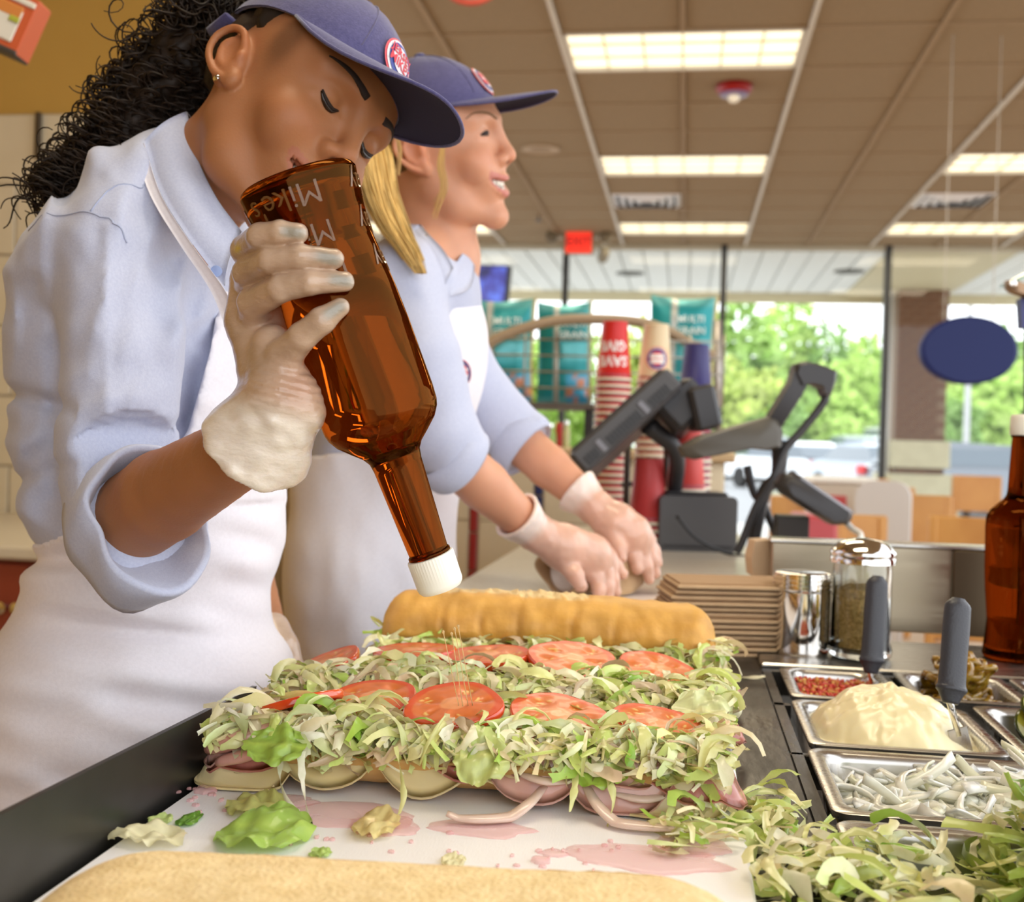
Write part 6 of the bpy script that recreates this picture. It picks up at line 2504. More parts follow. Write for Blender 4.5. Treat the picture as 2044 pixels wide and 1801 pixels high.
def skin_colors(V, pos, M, sc, base, lip, blush, smile, mouth_open, hairline=0.):
    q = (V - pos) @ M / sc
    c = np.tile(np.array(base), (len(V), 1))
    n = vnoise(V, 60, 2)[:, None]
    c = c * (1 + .07 * n)

    def mixin(mask, col):
        nonlocal c
        mask = np.clip(mask, 0, 1)[:, None]
        c = c * (1 - mask) + np.array(col) * mask
    for s in (-1, 1):
        d = np.linalg.norm((q - [s * .042, .064, -.014]) / [.020, .03, .016], axis=1)
        mixin(.55 * np.exp(-d ** 2), blush)
        d = np.linalg.norm((q - [s * .079, -.010, .006]) / [.012, .022, .034], axis=1)
        mixin(.5 * np.exp(-d ** 4), blush)
    d = np.linalg.norm((q - [0, .104, -.012]) / [.014, .012, .012], axis=1)
    mixin(.35 * np.exp(-d ** 2), blush)
    w, up, H = mouth_dims(smile, mouth_open)
    xx = np.clip(np.abs(q[:, 0]) / w, 0, 1.2)
    zu = -.0455 + up * xx ** 2
    zl = zu - H * (1 - np.clip(xx, 0, 1) ** 2) - .0012
    ft = np.sqrt(np.clip(1 - np.clip(xx, 0, 1) ** 2, 0, 1))
    inl = (q[:, 2] < zu + .0015 + .0058 * ft) & (q[:, 2] > zl - .001 - .0085 * ft) & (q[:, 1] > .062) & (xx < 1.02)
    mixin(inl * .85, lip)
    if H > 0:
        ins = (q[:, 2] < zu - .0002) & (q[:, 2] > zl + .0002) & (q[:, 1] < .0915 - (.019 + .008 * (smile - 1)) * xx ** 2) & (q[:, 1] > .04) & (xx < .98)
        mixin(ins * .92, (.07, .012, .012))
    # fine hair at the temples
    d = np.linalg.norm((np.abs(q) * [1, 0, 0] + q * [0, 1, 1] - [.066, .030, .040]) / [.02, .016, .030], axis=1)
    mixin(hairline * np.exp(-d ** 4), np.array(base) * .25)
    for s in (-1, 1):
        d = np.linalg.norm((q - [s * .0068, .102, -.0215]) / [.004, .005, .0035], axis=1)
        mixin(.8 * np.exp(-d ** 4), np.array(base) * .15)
    return np.clip(c, 0, 1)


def cap_parts(T, M, parent, m_top, m_under, tag_text=True, open_back=True, droop=.050, droop_far=.010, label=None):
    """baseball cap in canonical head coordinates"""
    def crown(az, el, off=0.0):
        # az measured from forward towards the right ear
        R = np.array([.0815 + off, .1035 + off, .096 + off])
        return np.array([R[0] * math.cos(el) * math.sin(az), -.010 + R[1] * math.cos(el) * math.cos(az), .044 + R[2] * math.sin(el)])

    def band_el(az):
        f = math.cos(az)
        return .16 + .07 * f - .10 * (f < 0) * (-f)
    na, ne = 72, 16
    for side, off in ((0, 0.0),):
        V = []
        for i in range(ne + 1):
            for k in range(na):
                az = 2 * math.pi * k / na
                e0 = band_el(az)
                el = e0 + (math.pi / 2 - e0) * i / ne
                p = crown(az, el)
                seam = abs(((az / (2 * math.pi) * 6) + .5) % 1 - .5)
                p = p * (1 - .006 * math.exp(-(seam / .02) ** 2)) + np.array([0, 0, .0015 * nz3(p[0] * 40, p[1] * 40, p[2] * 40)])
                V.append(T(p))
        Fc = [(i * na + k, i * na + (k + 1) % na, (i + 1) * na + (k + 1) % na, (i + 1) * na + k) for i in range(ne) for k in range(na)]
        # inner turn so that the cloth has thickness
        b = len(V)
        for k in range(na):
            az = 2 * math.pi * k / na
            V.append(T(crown(az, band_el(az) + .01, -.0025)))
        for k in range(na):
            az = 2 * math.pi * k / na
            V.append(T(crown(az, band_el(az) + .25, -.0035)))
        Fc += [(b + k, b + (k + 1) % na, (k + 1) % na, k) for k in range(na)]
        Fc += [(b + na + k, b + na + (k + 1) % na, b + (k + 1) % na, b + k) for k in range(na)]
        parent = mesh('cap', V, Fc, m_top, parent, label=label)
    # stitched band
    V = []
    for e in (0, .115):
        for k in range(na):
            az = 2 * math.pi * k / na
            V.append(T(crown(az, band_el(az) + e, .0012)))
    mesh('sweatband_seam', V, [(k, (k + 1) % na, na + (k + 1) % na, na + k) for k in range(na)], m_top, parent)
    for k in range(6):
        az = 2 * math.pi * (k + .5) / 6
        path = [T(crown(az, band_el(az) + (math.pi / 2 - band_el(az)) * q / 10, .0004)) for q in range(11)]
        Vt, Ft = tube_vf(path, .0009, 5)
        mesh('panel_seam', Vt, Ft, m_top, parent)
    lathe('top_button', [(.008, 0), (.008, .003), (.004, .005), (0, .0055)], T((0, -.010, .140)), m_top, parent, axis=M[:, 2], n=16, cap=False)
    # brim
    nu, nv = 28, 12
    rows = {1: [], -1: []}
    for lay in (1, -1):
        for j in range(nv + 1):
            t = j / nv
            for i in range(nu + 1):
                s = -1 + 2 * i / nu
                az = s * math.radians(70)
                b = crown(az, band_el(az) + .0, .0012)
                ext = .090 * (1 - .97 * abs(s) ** 3.2)
                y = b[1] + ext * t
                x = b[0] * (1 + .02 * t)
                z = b[2] - .002 * t - (droop if s > 0 else droop_far) * (abs(s) ** 2) * t * (ext / .09) + .004 * math.sin(t * 2.2)
                z -= .0022 * (lay < 0) * (1 if 0 < j < nv else .6)
                rows[lay].append(T((x, y, z)))
    Fq = [(j * (nu + 1) + i, j * (nu + 1) + i + 1, (j + 1) * (nu + 1) + i + 1, (j + 1) * (nu + 1) + i) for j in range(nv) for i in range(nu)]
    bo = mesh('brim', rows[1], Fq, m_top, parent)
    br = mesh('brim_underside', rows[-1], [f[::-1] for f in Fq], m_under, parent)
    edge = [T((np.linalg.inv(M) @ (np.array(rows[1][nv * (nu + 1) + i]) - T((0, 0, 0)))) - np.array([0, 0, .001])) for i in range(nu + 1)]
    Vt, Ft = tube_vf(edge, .0018, 6)
    mesh('brim_edge', Vt, Ft, m_top, parent)
    # oval badge on the front
    for k, (sc_, colr, off) in enumerate(((1, (.70, .10, .12), .0030), (.90, (.80, .78, .80), .0036), (.78, (.06, .08, .30), .0042), (.58, (.72, .66, .70), .0048))):
        V = []
        for rr in (0.0001, .5, 1.):
            for i in range(30):
                a = 2 * math.pi * i / 30
                V.append(T(crown(rr * sc_ * .30 * math.cos(a), .55 + rr * sc_ * .235 * math.sin(a), off)))
        mesh('badge_oval', V, [(q * 30 + i, q * 30 + (i + 1) % 30, (q + 1) * 30 + (i + 1) % 30, (q + 1) * 30 + i) for q in range(2) for i in range(30)], mat('cap_badge_%d' % k, colr, .6), parent)
    if tag_text:
        for s_, de in (('JERSEY', .055), ("MIKE'S", -.055)):
            tv, tf = text_vf(s_, .0125, 0, .0003, res=1)
            V = [T(crown(-p[0] / .08 * -1 * 1.0 * -1, .55 + de + p[1] / .095, .0054)) for p in tv]
            mesh('badge_lettering', V, tf, mat('badge_red', (.60, .05, .07), .6), parent, smooth=False)
    return parent


def lash(S, T, M, s, parent, m, el_in, el_mid, el_out, r=.0009, rad=.0150):
    pts = []
    for k in range(13):
        t = k / 12
        az = (-1.0 + 2.0 * t) * 1.0 * s
        el = el_in + (el_out - el_in) * t + (el_mid - (el_in + el_out) / 2) * 4 * t * (1 - t)
        pts.append(T((s * .031 + rad * math.sin(az) * 1.0, .0705 + rad * .95 * math.cos(az) * math.cos(el), .0215 + rad * .93 * math.sin(el))))
    p, g = project(S, pts)
    V, Fc = tube_vf([a + b * .0004 for a, b in zip(p, g)], [r * .4, r, r * 1.3, r * 1.1, r * .5], 6)
    return mesh('eyelash_line', V, Fc, m, parent)


def orth(f, u):
    f = np.asarray(f, float)
    f = f / np.linalg.norm(f)
    u = np.asarray(u, float)
    u = u - f * (u @ f)
    u /= np.linalg.norm(u)
    return np.stack([np.cross(f, u), f, u], 1)


def camv(a, b, c):
    return RT * a + UP * b + FW * c


M_NAVY = mat('navy_twill', (.055, .05, .145), .85, col2=(.075, .068, .18), scale=300, bump=.3, bscale=700, sheen=.3)
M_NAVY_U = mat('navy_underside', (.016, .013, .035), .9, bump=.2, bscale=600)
M_SHIRT = mat('blue_oxford_cloth', (.51, .54, .67), .85, col2=(.46, .49, .63), scale=420, bump=.15, bscale=900, sheen=.2)
M_APRON = mat('white_apron_cloth', (.84, .81, .85), .85, col2=(.80, .77, .81), scale=300, bump=.12, bscale=800, sheen=.15)
M_SKIN1 = mat('brown_skin', (1, 1, 1), .50, attr=True, sss=.25, sssc=(.008, .003, .0015), bump=.10, bscale=420, spec=.35)
M_SKIN2 = mat('fair_skin', (1, 1, 1), .48, attr=True, sss=.3, sssc=(.012, .005, .003), bump=.05, bscale=500)
M_GLOVE1 = mat('clear_glove_on_brown_hand', (1, 1, 1), .28, attr=True, col2=(.9, .88, .84), scale=60, coat=.35, sss=.15, sssc=(.006, .004, .002), bump=.55, bscale=110, bdist=.0018, stretch=(1, 1, 2.2))
M_GLOVE2 = mat('clear_glove_on_fair_hand', (1, 1, 1), .3, attr=True, coat=.3, sss=.3, sssc=(.01, .005, .003), bump=.25, bscale=80, bdist=.0015)
M_CURL = mat('dark_curly_hair', (.012, .007, .004), .55, col2=(.028, .016, .009), scale=40, spec=.3)
M_BLOND = mat('blonde_hair', (.62, .38, .10), .45, col2=(.45, .25, .06), scale=30, stretch=(8, 8, 1))
M_BROW = mat('dark_brow', (.02, .011, .008), .8)
M_TOOTH = mat('teeth', (.86, .80, .68), .2, coat=.3)

# ================================================================== first worker
H1 = np.array([-.3838, 1.0478, 1.4992])
HM1 = np.array([[-0.2934, 0.7908, 0.5372], [-0.8476, -0.4751, 0.2364], [0.4422, -0.386, 0.8096]])
w1 = empty('person', (float(P(300, 900, 1.18)[0]), float(P(300, 900, 1.18)[1]), 0), 'worker with dark curly hair in cap, blue shirt and white apron, tilting the amber bottle', 'person')


def px_r(r, d):
    return r * d / F


WR = P(548, 862, .80)
EL = P(240, 1050, .975)
SH = P(205, 545, 1.05)
NKB = P(345, 420, 1.12)
lo, hi = np.array([-.86, .66, .80]), np.array([-.16, 1.48, 1.66])
hx = H1
S = SDF(SDF.axis(lo[0], hi[0], .008, [(hx[0] - .14, hx[0] + .16, .0021)]), SDF.axis(lo[1], hi[1], .008, [(hx[1] - .16, hx[1] + .14, .0021)]), SDF.axis(lo[2], hi[2], .008, [(hx[2] - .15, hx[2] + .13, .0021)]))
T1 = head_prims(S, H1, HM1, 1.0, smile=1.25, mouth_open=.9, ear_back=.55)
S.cone(T1((0, -.022, -.035)), NKB, .048, .055, .03)
S.cone(NKB, P(300, 800, 1.20), .045, .06, .03)
S.cone(NKB, P(225, 560, 1.06), .035, .034, .03)
S.cone(P(225, 560, 1.06), EL, .034, .032, .02)
S.chain([EL, P(330, 990, .925), WR, P(556, 800, .803)], [.038, .0365, .0232, .014], .012)
S.chain([P(350, 470, 1.16), P(425, 560, 1.34), P(455, 960, 1.37), P(536, 1262, 1.28)], [.030, .028, .028, .020], .02)
V, Q = S.mesh()
C = skin_colors(V, H1, HM1, 1.0, (.36, .150, .062), (.36, .125, .07), (.44, .15, .06), 1.25, .9, .7)
S_HEAD1 = S
mesh('body', V, Q, M_SKIN1, w1, colors=C)
print('w1 body', len(V))
for s in (1, -1):
    ribbon('eyebrow', S, T1, [(s * .050, .068, .0440), (s * .042, .077, .0475), (s * .030, .084, .0470), (s * .014, .092, .0425)], [.0008, .0026, .0036, .0042], M_BROW, w1)
    lash(S, T1, HM1, s, w1, M_BROW, -.35, -.55, -.10, .0017)
    lash(S, T1, HM1, s, w1, mat('dark_iris', (.02, .010, .006), .08), -.42, -.74, -.22, .0019).name = 'eye'
lathe('stud_earring', [(.0032, 0), (.0036, .0015), (.002, .003), (0, .0035)], T1((.0790, -.001, -.024)), M_CHROME, w1, axis=HM1[:, 0], n=14, cap=False)
tv = []
for k in range(10):
    a = (-.9 + 1.8 * k / 9)
    tv.append((.026 * math.sin(a * 1.1), .0905 - .018 * a * a))
for k in range(9):
    x = (tv[k][0] + tv[k + 1][0]) / 2
    y = (tv[k][1] + tv[k + 1][1]) / 2 - .006
    Vb, Fb = box_vf((0, 0, 0), (.0054, .004, .0085), bev=.0012)
    an = math.atan2(tv[k + 1][1] - tv[k][1], tv[k + 1][0] - tv[k][0])
    Rm = HM1 @ np.array(Euler((0, 0, an)).to_matrix())
    mesh('tooth', Vb @ Rm.T + T1((x, y, -.0478 + .0065 * 1.25 * (x / .034) ** 2)), Fb, M_TOOTH, w1)
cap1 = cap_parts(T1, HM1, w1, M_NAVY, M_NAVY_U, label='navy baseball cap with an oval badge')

# hair: scalp hair, dark core, many curls
tc = [P(445, 40, 1.15), P(395, 105, 1.17), P(325, 180, 1.17), P(262, 262, 1.16), P(185, 325, 1.15), P(112, 378, 1.13)]
Sh = SDF(SDF.axis(-.86, -.22, .004), SDF.axis(.90, 1.36, .004), SDF.axis(1.28, 1.68, .004))
Sh.ell(T1((0, -.016, .040)), (.0755, .096, .084), HM1, 0)
for n_, c_ in (((0, .80, -.42), -.012), ((0, .25, -1.0), .028)):
    n_ = np.array(n_) / np.linalg.norm(n_)
    i = (slice(None),) * 3
    q = (Sh.pts(i) - T1((0, 0, 0))) @ HM1
    Sh.d[i] = np.maximum(Sh.d[i], (q @ n_ - c_))
for sd_ in (-1, 1):
    Sh.ell(T1((sd_ * .080, -.006, .006)), (.024, .030, .038), HM1, .004, 'cut')
    Sh.ell(T1((sd_ * .075, .034, .020)), (.036, .038, .036), HM1, .004, 'cut')
Sh.cone(T1((0, -.095, .035)), tc[1], .030, .036, .02)
Sh.chain(tc[1:], [.036, .038, .032, .020, .008], .02)
V, Q = Sh.mesh()
V = V + .006 * np.stack([vnoise(V, 90, k) for k in range(3)], 1)
mesh('hair_mass', V, Q, M_CURL, w1)
rc = np.random.default_rng(5)
pathc = np.array(smooth_path([T1((0, -.09, .05))] + tc, 10))
Rr = np.interp(np.linspace(0, 1, len(pathc)), [0, .15, .35, .6, .8, 1], [.026, .050, .054, .050, .036, .018])
cm_ = MB()
for k in range(1500):
    i = int(rc.uniform(0, len(pathc) - 1))
    u = rc.normal(size=3)
    u /= np.linalg.norm(u)
    st = pathc[i] + u * Rr[i] * rc.uniform(.30, 1.0) ** .7
    fl = pathc[min(i + 3, len(pathc) - 1)] - pathc[max(i - 3, 0)]
    fl = fl / (np.linalg.norm(fl) + 1e-9) + u * rc.uniform(.0, .45) + np.array([0, 0, -.35])
    fl /= np.linalg.norm(fl)
    x, y, _ = frame_from(fl)
    rad = rc.uniform(.004, .011)
    turns = rc.uniform(1.2, 3.0)
    ln = rc.uniform(.025, .055)
    n = int(10 * turns) + 6
    ph = rc.uniform(0, 6.28)
    cur = rc.normal(size=3) * .25
    pts = []
    for j in range(n + 1):
        t = j / n
        rr = rad * (.5 + .8 * t)
        pts.append(st + fl * ln * (t - .3) + cur * ln * t * t + (x * math.cos(ph + t * turns * 6.28) + y * math.sin(ph + t * turns * 6.28)) * rr)
    Vt, Ft = tube_vf(pts, [.0009, .0014, .0011, .0006], 4, False)
    cm_.add(Vt, Ft)
for k in range(70):
    i_ = int(rc.uniform(8, len(pathc) - 1))
    u = -RT * rc.uniform(.5, 1) + UP * rc.uniform(-.2, 1) + FW * rc.uniform(-.6, .6)
    u /= np.linalg.norm(u)
    st = pathc[i_] + u * Rr[i_] * rc.uniform(.85, 1.05)
    x, y, _ = frame_from(FW + rc.normal(size=3) * .5)
    rad, ph, tr = rc.uniform(.007, .014), rc.uniform(0, 6.28), rc.uniform(.8, 1.8)
    dr_ = rc.normal(size=3) * .008 + u * .012
    pts = [st + dr_ * (j / 20) + (x * math.cos(ph + tr * 6.28 * j / 20) + y * math.sin(ph + tr * 6.28 * j / 20)) * rad for j in range(21)]
    Vt, Ft = tube_vf(pts, [.0006, .0009, .0006], 4, False)
    cm_.add(Vt, Ft)
o = cm_.obj('curls', M_CURL, w1, smooth=True)
o['kind'] = 'stuff'
# strap of the cap at the back
V, Fc = tube_vf([T1((.070, -.055, .040)), T1((.050, -.096, .030)), T1((.020, -.112, .028))], [.011, .012, .011], 10, True, .2, hint=tuple(HM1[:, 2]))
mesh('back_strap', V, Fc, M_NAVY, cap1)

# --- shirt
shirt_lo, shirt_hi = np.array([-.95, .86, .86]), np.array([-.16, 1.50, 1.52])
S = SDF(*[np.arange(a, b, .0042) for a, b in zip(shirt_lo, shirt_hi)])
VR = np.stack([RT, UP, FW], 1)


def PE(S, px, py, d, rx, ry, rd, k=.05, op='add'):
    S.ell(P(px, py, d), (px_r(rx, d), px_r(ry, d), rd), VR, k, op)


PE(S, 255, 560, 1.17, 190, 190, .150, .03)
PE(S, 262, 740, 1.19, 220, 220, .145, .06)
PE(S, 298, 920, 1.19, 246, 200, .140, .05)
PE(S, 318, 1050, 1.19, 214, 110, .130, .05)
PE(S, 330, 395, 1.13, 105, 85, .09, .05)
S.cone(P(330, 385, 1.12), P(200, 500, 1.05), .040, .052, .04)
S.chain([P(222, 540, 1.04), P(240, 720, 1.01), P(232, 930, .985), P(262, 1040, .965)], [.052, .057, .053, .050], .028)
S.cone(P(350, 400, 1.16), P(430, 520, 1.34), .055, .058, .04)
S.chain([P(430, 520, 1.34), P(440, 740, 1.36), P(458, 950, 1.37)], [.050, .052, .048], .03)
# open neck
S.cone(P(400, 330, 1.07), P(440, 210, 1.05), .055, .07, .01, 'cut')
TORSO1 = S.d.copy()
i = (slice(None),) * 3
pts = S.pts(i)
rel = pts - CAM
dz = rel @ FW
ux_, uy_ = CX + F * (rel @ RT) / dz, CY - F * (rel @ UP) / dz
# creases: long soft folds along the sleeve, cross folds at the elbow and the waist
fold = .0050 * vnoise(np.stack([ux_ / 95, uy_ / 330, dz * 6], -1), 1.0, 3) + .0032 * vnoise(np.stack([ux_ / 45 + uy_ / 120, uy_ / 190, dz * 9], -1), 1.0, 5) + .0016 * vnoise(np.stack([ux_ / 26, uy_ / 40, dz * 30], -1), 1.0, 8)
cr_ = np.exp(-((uy_ - 905 + (ux_ - 200) * .35) / 16) ** 2) * (ux_ < 380) * .006 + np.exp(-((uy_ - 800 - (ux_ - 80) * .25) / 18) ** 2) * (ux_ < 150) * .010
rdg = .5 - np.abs(vnoise(np.stack([ux_ / 75 + uy_ / 260, uy_ / 210 - ux_ / 300, dz * 5], -1), 1.0, 31))
rdg2 = .5 - np.abs(vnoise(np.stack([ux_ / 160 - uy_ / 300, uy_ / 90 + ux_ / 200, dz * 4], -1), 1.0, 37))
gap = np.exp(-(((ux_ - 112) / 20) ** 2)) * np.clip((uy_ - 460) / 70, 0, 1) * np.clip((1010 - uy_) / 60, 0, 1) * .007 + np.exp(-(((ux_ - 385) / 18) ** 2)) * np.clip((uy_ - 600) / 80, 0, 1) * (uy_ < 900) * .006
S.d += (fold + cr_ + gap - .012 * rdg - .009 * rdg2 - .003 * np.exp(-(((ux_ - 212) / 9) ** 2)) * (uy_ > 440) * (uy_ < 900)).astype(np.float32) + .004
# cut away below the waist and past the cuff
cen = P(312, 1016, .932)
axf = WR - EL
axf /= np.linalg.norm(axf)
rel_ = pts - cen
al = rel_ @ axf
rad_ = np.linalg.norm(rel_ - al[..., None] * axf, axis=-1)
S.d = np.maximum(S.d, np.where((rad_ < .085) & (al > -.05), al + .030, -1)).astype(np.float32)
V, Q = S.mesh()
mesh('shirt', V, Q, M_SHIRT, w1)
for sp_ in (((60, 462, 1.05), (120, 440, 1.02), (185, 434, 1.0), (235, 455, .99), (262, 482, .985)), ((188, 432, 1.0), (235, 400, 1.02), (285, 372, 1.03), (318, 352, 1.04))):
    p_, g_ = project(S, np.array(smooth_path([P(*q) for q in sp_], 8)), 6)
    Vt, Ft = tube_vf([a + b * .0001 for a, b in zip(p_, g_)], .0008, 6)
    mesh('seam', Vt, Ft, mat('seam_blue', (.38, .42, .56), .9), w1)
# rolled cuff: folded band round the elbow
xa_, ya_, _ = frame_from(axf, UP)
rings = []
for (t, r) in ((-.062, .046), (-.058, .0545), (-.040, .0570), (-.018, .0570), (-.003, .0560), (.000, .0530), (-.004, .0495), (-.020, .045), (-.045, .036)):
    rg = []
    for k in range(56):
        a = 2 * math.pi * k / 56
        rr = r * (1 + .05 * math.sin(3 * a + 1) + .03 * math.sin(7 * a + t * 80))
        down = max(0, -(xa_ * math.cos(a) + ya_ * math.sin(a)) @ UP)
        rg.append(cen + axf * (t - .010 * math.cos(2 * a)) + (xa_ * math.cos(a) + ya_ * math.sin(a)) * (rr * (.96 + .03 * math.sin(5 * a + t * 40)) + .022 * down ** 3 * min(1, max(0, (r - .036) / .015))))
    rings.append(rg)
V, Fc = loft_vf(rings, cap=False)
mesh('rolled_cuff', V, Fc, M_SHIRT, w1)


def patch(name, A, B, nu, nv, m, parent, bulge=.0, th=.0022, wob=0., seed=0):
    """cloth patch between two edge paths A and B (lists of pixel, pixel, depth)"""
    a = np.array(smooth_path([P(*q) for q in A], 10))
    b = np.array(smooth_path([P(*q) for q in B], 10))
    ia = np.linspace(0, len(a) - 1, nu + 1)
    ra_ = np.stack([np.interp(ia, np.arange(len(a)), a[:, k]) for k in range(3)], 1)
    ib = np.linspace(0, len(b) - 1, nu + 1)
    rb2 = np.stack([np.interp(ib, np.arange(len(b)), b[:, k]) for k in range(3)], 1)
    V = []
    for i in range(nu + 1):
        for j in range(nv + 1):
            t = j / nv
            p = ra_[i] * (1 - t) + rb2[i] * t - FW * bulge * math.sin(math.pi * t)
            if wob:
                p = p - FW * wob * nz3(i * .35 + seed, j * .3, seed)
            V.append(p)
    n = len(V)
    V = V + [p + FW * th for p in V]
    Fq = [(i * (nv + 1) + j, (i + 1) * (nv + 1) + j, (i + 1) * (nv + 1) + j + 1, i * (nv + 1) + j + 1) for i in range(nu) for j in range(nv)]
    Fc = Fq + [tuple(n + q for q in f[::-1]) for f in Fq]
    ed = [i * (nv + 1) for i in range(nu + 1)] + [nu * (nv + 1) + j for j in range(1, nv + 1)] + [i * (nv + 1) + nv for i in range(nu - 1, -1, -1)] + [j for j in range(nv - 1, 0, -1)]
    Fc += [(ed[k], ed[(k + 1) % len(ed)], n + ed[(k + 1) % len(ed)], n + ed[k]) for k in range(len(ed))]
    return mesh(name, V, Fc, m, parent)


patch('collar', [(372, 222, 1.09), (392, 310, 1.055), (432, 395, 1.03), (482, 462, 1.02)], [(288, 282, 1.06), (318, 380, 1.02), (372, 470, .995), (447, 570, .99)], 20, 8, M_SHIRT, w1, bulge=.010, th=.003)
patch('collar', [(372, 222, 1.09), (430, 300, 1.12), (480, 380, 1.13)], [(380, 235, 1.11), (450, 320, 1.14), (500, 430, 1.14)], 10, 3, M_SHIRT, w1)
lathe('button', [(.005, 0), (.005, .0015), (.003, .002), (0, .002)], P(432, 542, .985), mat('blue_button', (.3, .4, .7), .3), w1, axis=-FW, n=14, cap=False)
patch('apron_strap', [(267, 292, 1.055), (300, 390, 1.015), (360, 490, .990), (420, 580, .984), (452, 660, .985)], [(287, 286, 1.05), (322, 392, 1.010), (384, 490, .985), (446, 575, .980), (478, 640, .982)], 24, 3, M_APRON, w1, th=.002)

# --- apron over the front and the hips
ap_lo, ap_hi = np.array([-.98, .84, .56]), np.array([-.12, 1.46, 1.36])
S = SDF(*[np.arange(a, b, .0045) for a, b in zip(ap_lo, ap_hi)])
PE(S, 275, 740, 1.19, 232, 220, .147, .06)
PE(S, 306, 930, 1.19, 248, 200, .143, .05)
PE(S, 326, 1080, 1.19, 210, 130, .138, .05)
PE(S, 290, 1340, 1.19, 272, 215, .160, .07)
PE(S, 270, 1650, 1.17, 300, 330, .165, .10)
PE(S, 250, 1950, 1.17, 318, 330, .165, .12)
pts = S.pts(i)
rel = pts - CAM
dz = rel @ FW
ux_, uy_ = CX + F * (rel @ RT) / dz, CY - F * (rel @ UP) / dz
S.d -= .0075
fold = .0095 * vnoise(np.stack([ux_ / 230 + uy_ / 600, uy_ / 60 - ux_ / 500, dz * 4], -1), 1.0, 4) * (uy_ > 1000) + .0048 * vnoise(np.stack([ux_ / 120, uy_ / 45 - ux_ / 260, dz * 7], -1), 1.0, 6) + .0014 * vnoise(np.stack([ux_ / 60, uy_ / 60, dz * 20], -1), 1.0, 9)
fold += .012 * np.exp(-((uy_ - 1118 + (ux_ - 100) * .15) / 22) ** 2) * (ux_ < 300) + .008 * np.exp(-((uy_ - 1262 - (ux_ - 300) * .08) / 16) ** 2) * np.exp(-((ux_ - 300) / 130) ** 2)
fold += .010 * np.exp(-((ux_ - 556 + (uy_ - 1190) * -.02) / 20) ** 2) * np.exp(-((uy_ - 1200) / 60) ** 2)
S.d += fold.astype(np.float32)
# bib edge: a slanting line from the strap down to the waist, then the waist hem round the side
bib = np.interp(uy_, [520, 575, 700, 860, 1000, 1085, 1120], [470, 440, 420, 375, 280, 86, -400])
edge_d = (bib - ux_) / F * dz
S.d = np.maximum(S.d, edge_d.astype(np.float32))
S.d = np.maximum(S.d, ((560 - uy_) / F * dz).astype(np.float32))
S.d = np.maximum(S.d, np.where(pts[..., 2] < .58, .01, -1)).astype(np.float32)
V, Q = S.mesh()
mesh('apron', V, Q, M_APRON, w1)
# trousers down to the floor behind the counter
fx = float(P(250, 1400, 1.19)[0])
fy = float(P(250, 1400, 1.19)[1])
for dyy in (-.085, .085):
    V, Fc = tube_vf([(fx, fy + dyy, .70), (fx, fy + dyy, .35), (fx - .01, fy + dyy, .05)], [.10, .085, .07], 16)
    mesh('trouser_leg', V, Fc, mat('khaki', (.28, .20, .10), .85), w1)
    V, Fc = box_vf((fx + .05, fy + dyy, .04), (.26, .10, .08), bev=.02)
    mesh('shoe', V, Fc, M_BLACKM, w1)

# --- gloved hand on the bottle
G1 = SDF(np.arange(-.42, -.17, .0015), np.arange(.68, .92, .0015), np.arange(1.15, 1.40, .0015))
q_ = lambda a: P(*a)


def chain_px(S, pts, k=.008):
    S.chain([P(x, y, d) for x, y, d, r in pts], [px_r(r, d) for x, y, d, r in pts], k)


FD = .7625
palm = [(566, 815, .800, 60), (540, 740, .815, 62), (512, 640, .826, 60), (505, 560, .828, 46)]
chain_px(G1, palm, .01)
chain_px(G1, [(572, 800, .792, 50), (556, 740, .796, 46), (545, 690, .797, 42)], .014)
chain_px(G1, [(520, 540, .830, 36), (492, 500, .806, 31), (520, 472, .772, 27), (560, 464, FD, 24), (594, 466, FD - .001, 21)], .0022)
chain_px(G1, [(508, 590, .826, 36), (496, 545, .798, 31), (540, 521, .768, 27), (600, 513, FD - .002, 25), (666, 517, FD, 21)], .0022)
chain_px(G1, [(512, 650, .820, 38), (506, 605, .795, 32), (560, 576, .766, 28), (620, 564, FD - .002, 25), (688, 562, FD, 20)], .0022)
chain_px(G1, [(545, 745, .800, 46), (566, 712, .785, 36), (604, 672, .768, 29), (642, 640, FD - .001, 27), (680, 614, FD, 19)], .0022)
chain_px(G1, [(566, 800, .830, 40), (610, 720, .868, 32), (660, 640, .873, 28), (690, 580, .870, 22)], .010)
# loose cuff: a flared shell
wr_a, wr_b = P(566, 812, .792), P(514, 886, .812)
G1.cone(wr_a, wr_b, .0285, .0400, .012)
pts = G1.pts(i)
rel = pts - CAM
dz = rel @ FW
ux_, uy_ = CX + F * (rel @ RT) / dz, CY - F * (rel @ UP) / dz
wr = .0007 * np.sin((uy_ - .25 * ux_) / 2.6) * np.exp(-(((uy_ - 775) / 40) ** 2)) * (ux_ > 500)
wr = wr + .0020 * vnoise(np.stack([ux_ / 44 + uy_ / 60, uy_ / 30 - ux_ / 50, dz * 40], -1), 1.0, 2) * np.clip((uy_ - 790) / 40, 0, 1) + .0003 * vnoise(np.stack([ux_ / 22 + uy_ / 16, uy_ / 20, dz * 60], -1), 1.0, 7)
G1.d += wr.astype(np.float32)
axc = (wr_b - wr_a) / np.linalg.norm(wr_b - wr_a)
G1.cone(wr_a + axc * .026, wr_b + axc * .05, .0285, .0520, 0, 'cut')
edge_d = ((pts - wr_b) @ axc) - .006 + .003 * vnoise(pts, 60, 3)
G1.d = np.maximum(G1.d, np.where(np.linalg.norm(pts - wr_b, axis=-1) < .07, edge_d, -1)).astype(np.float32)
V, Q = G1.mesh()
rel = V - CAM
dz = rel @ FW
vx, vy = CX + F * (rel @ RT) / dz, CY - F * (rel @ UP) / dz
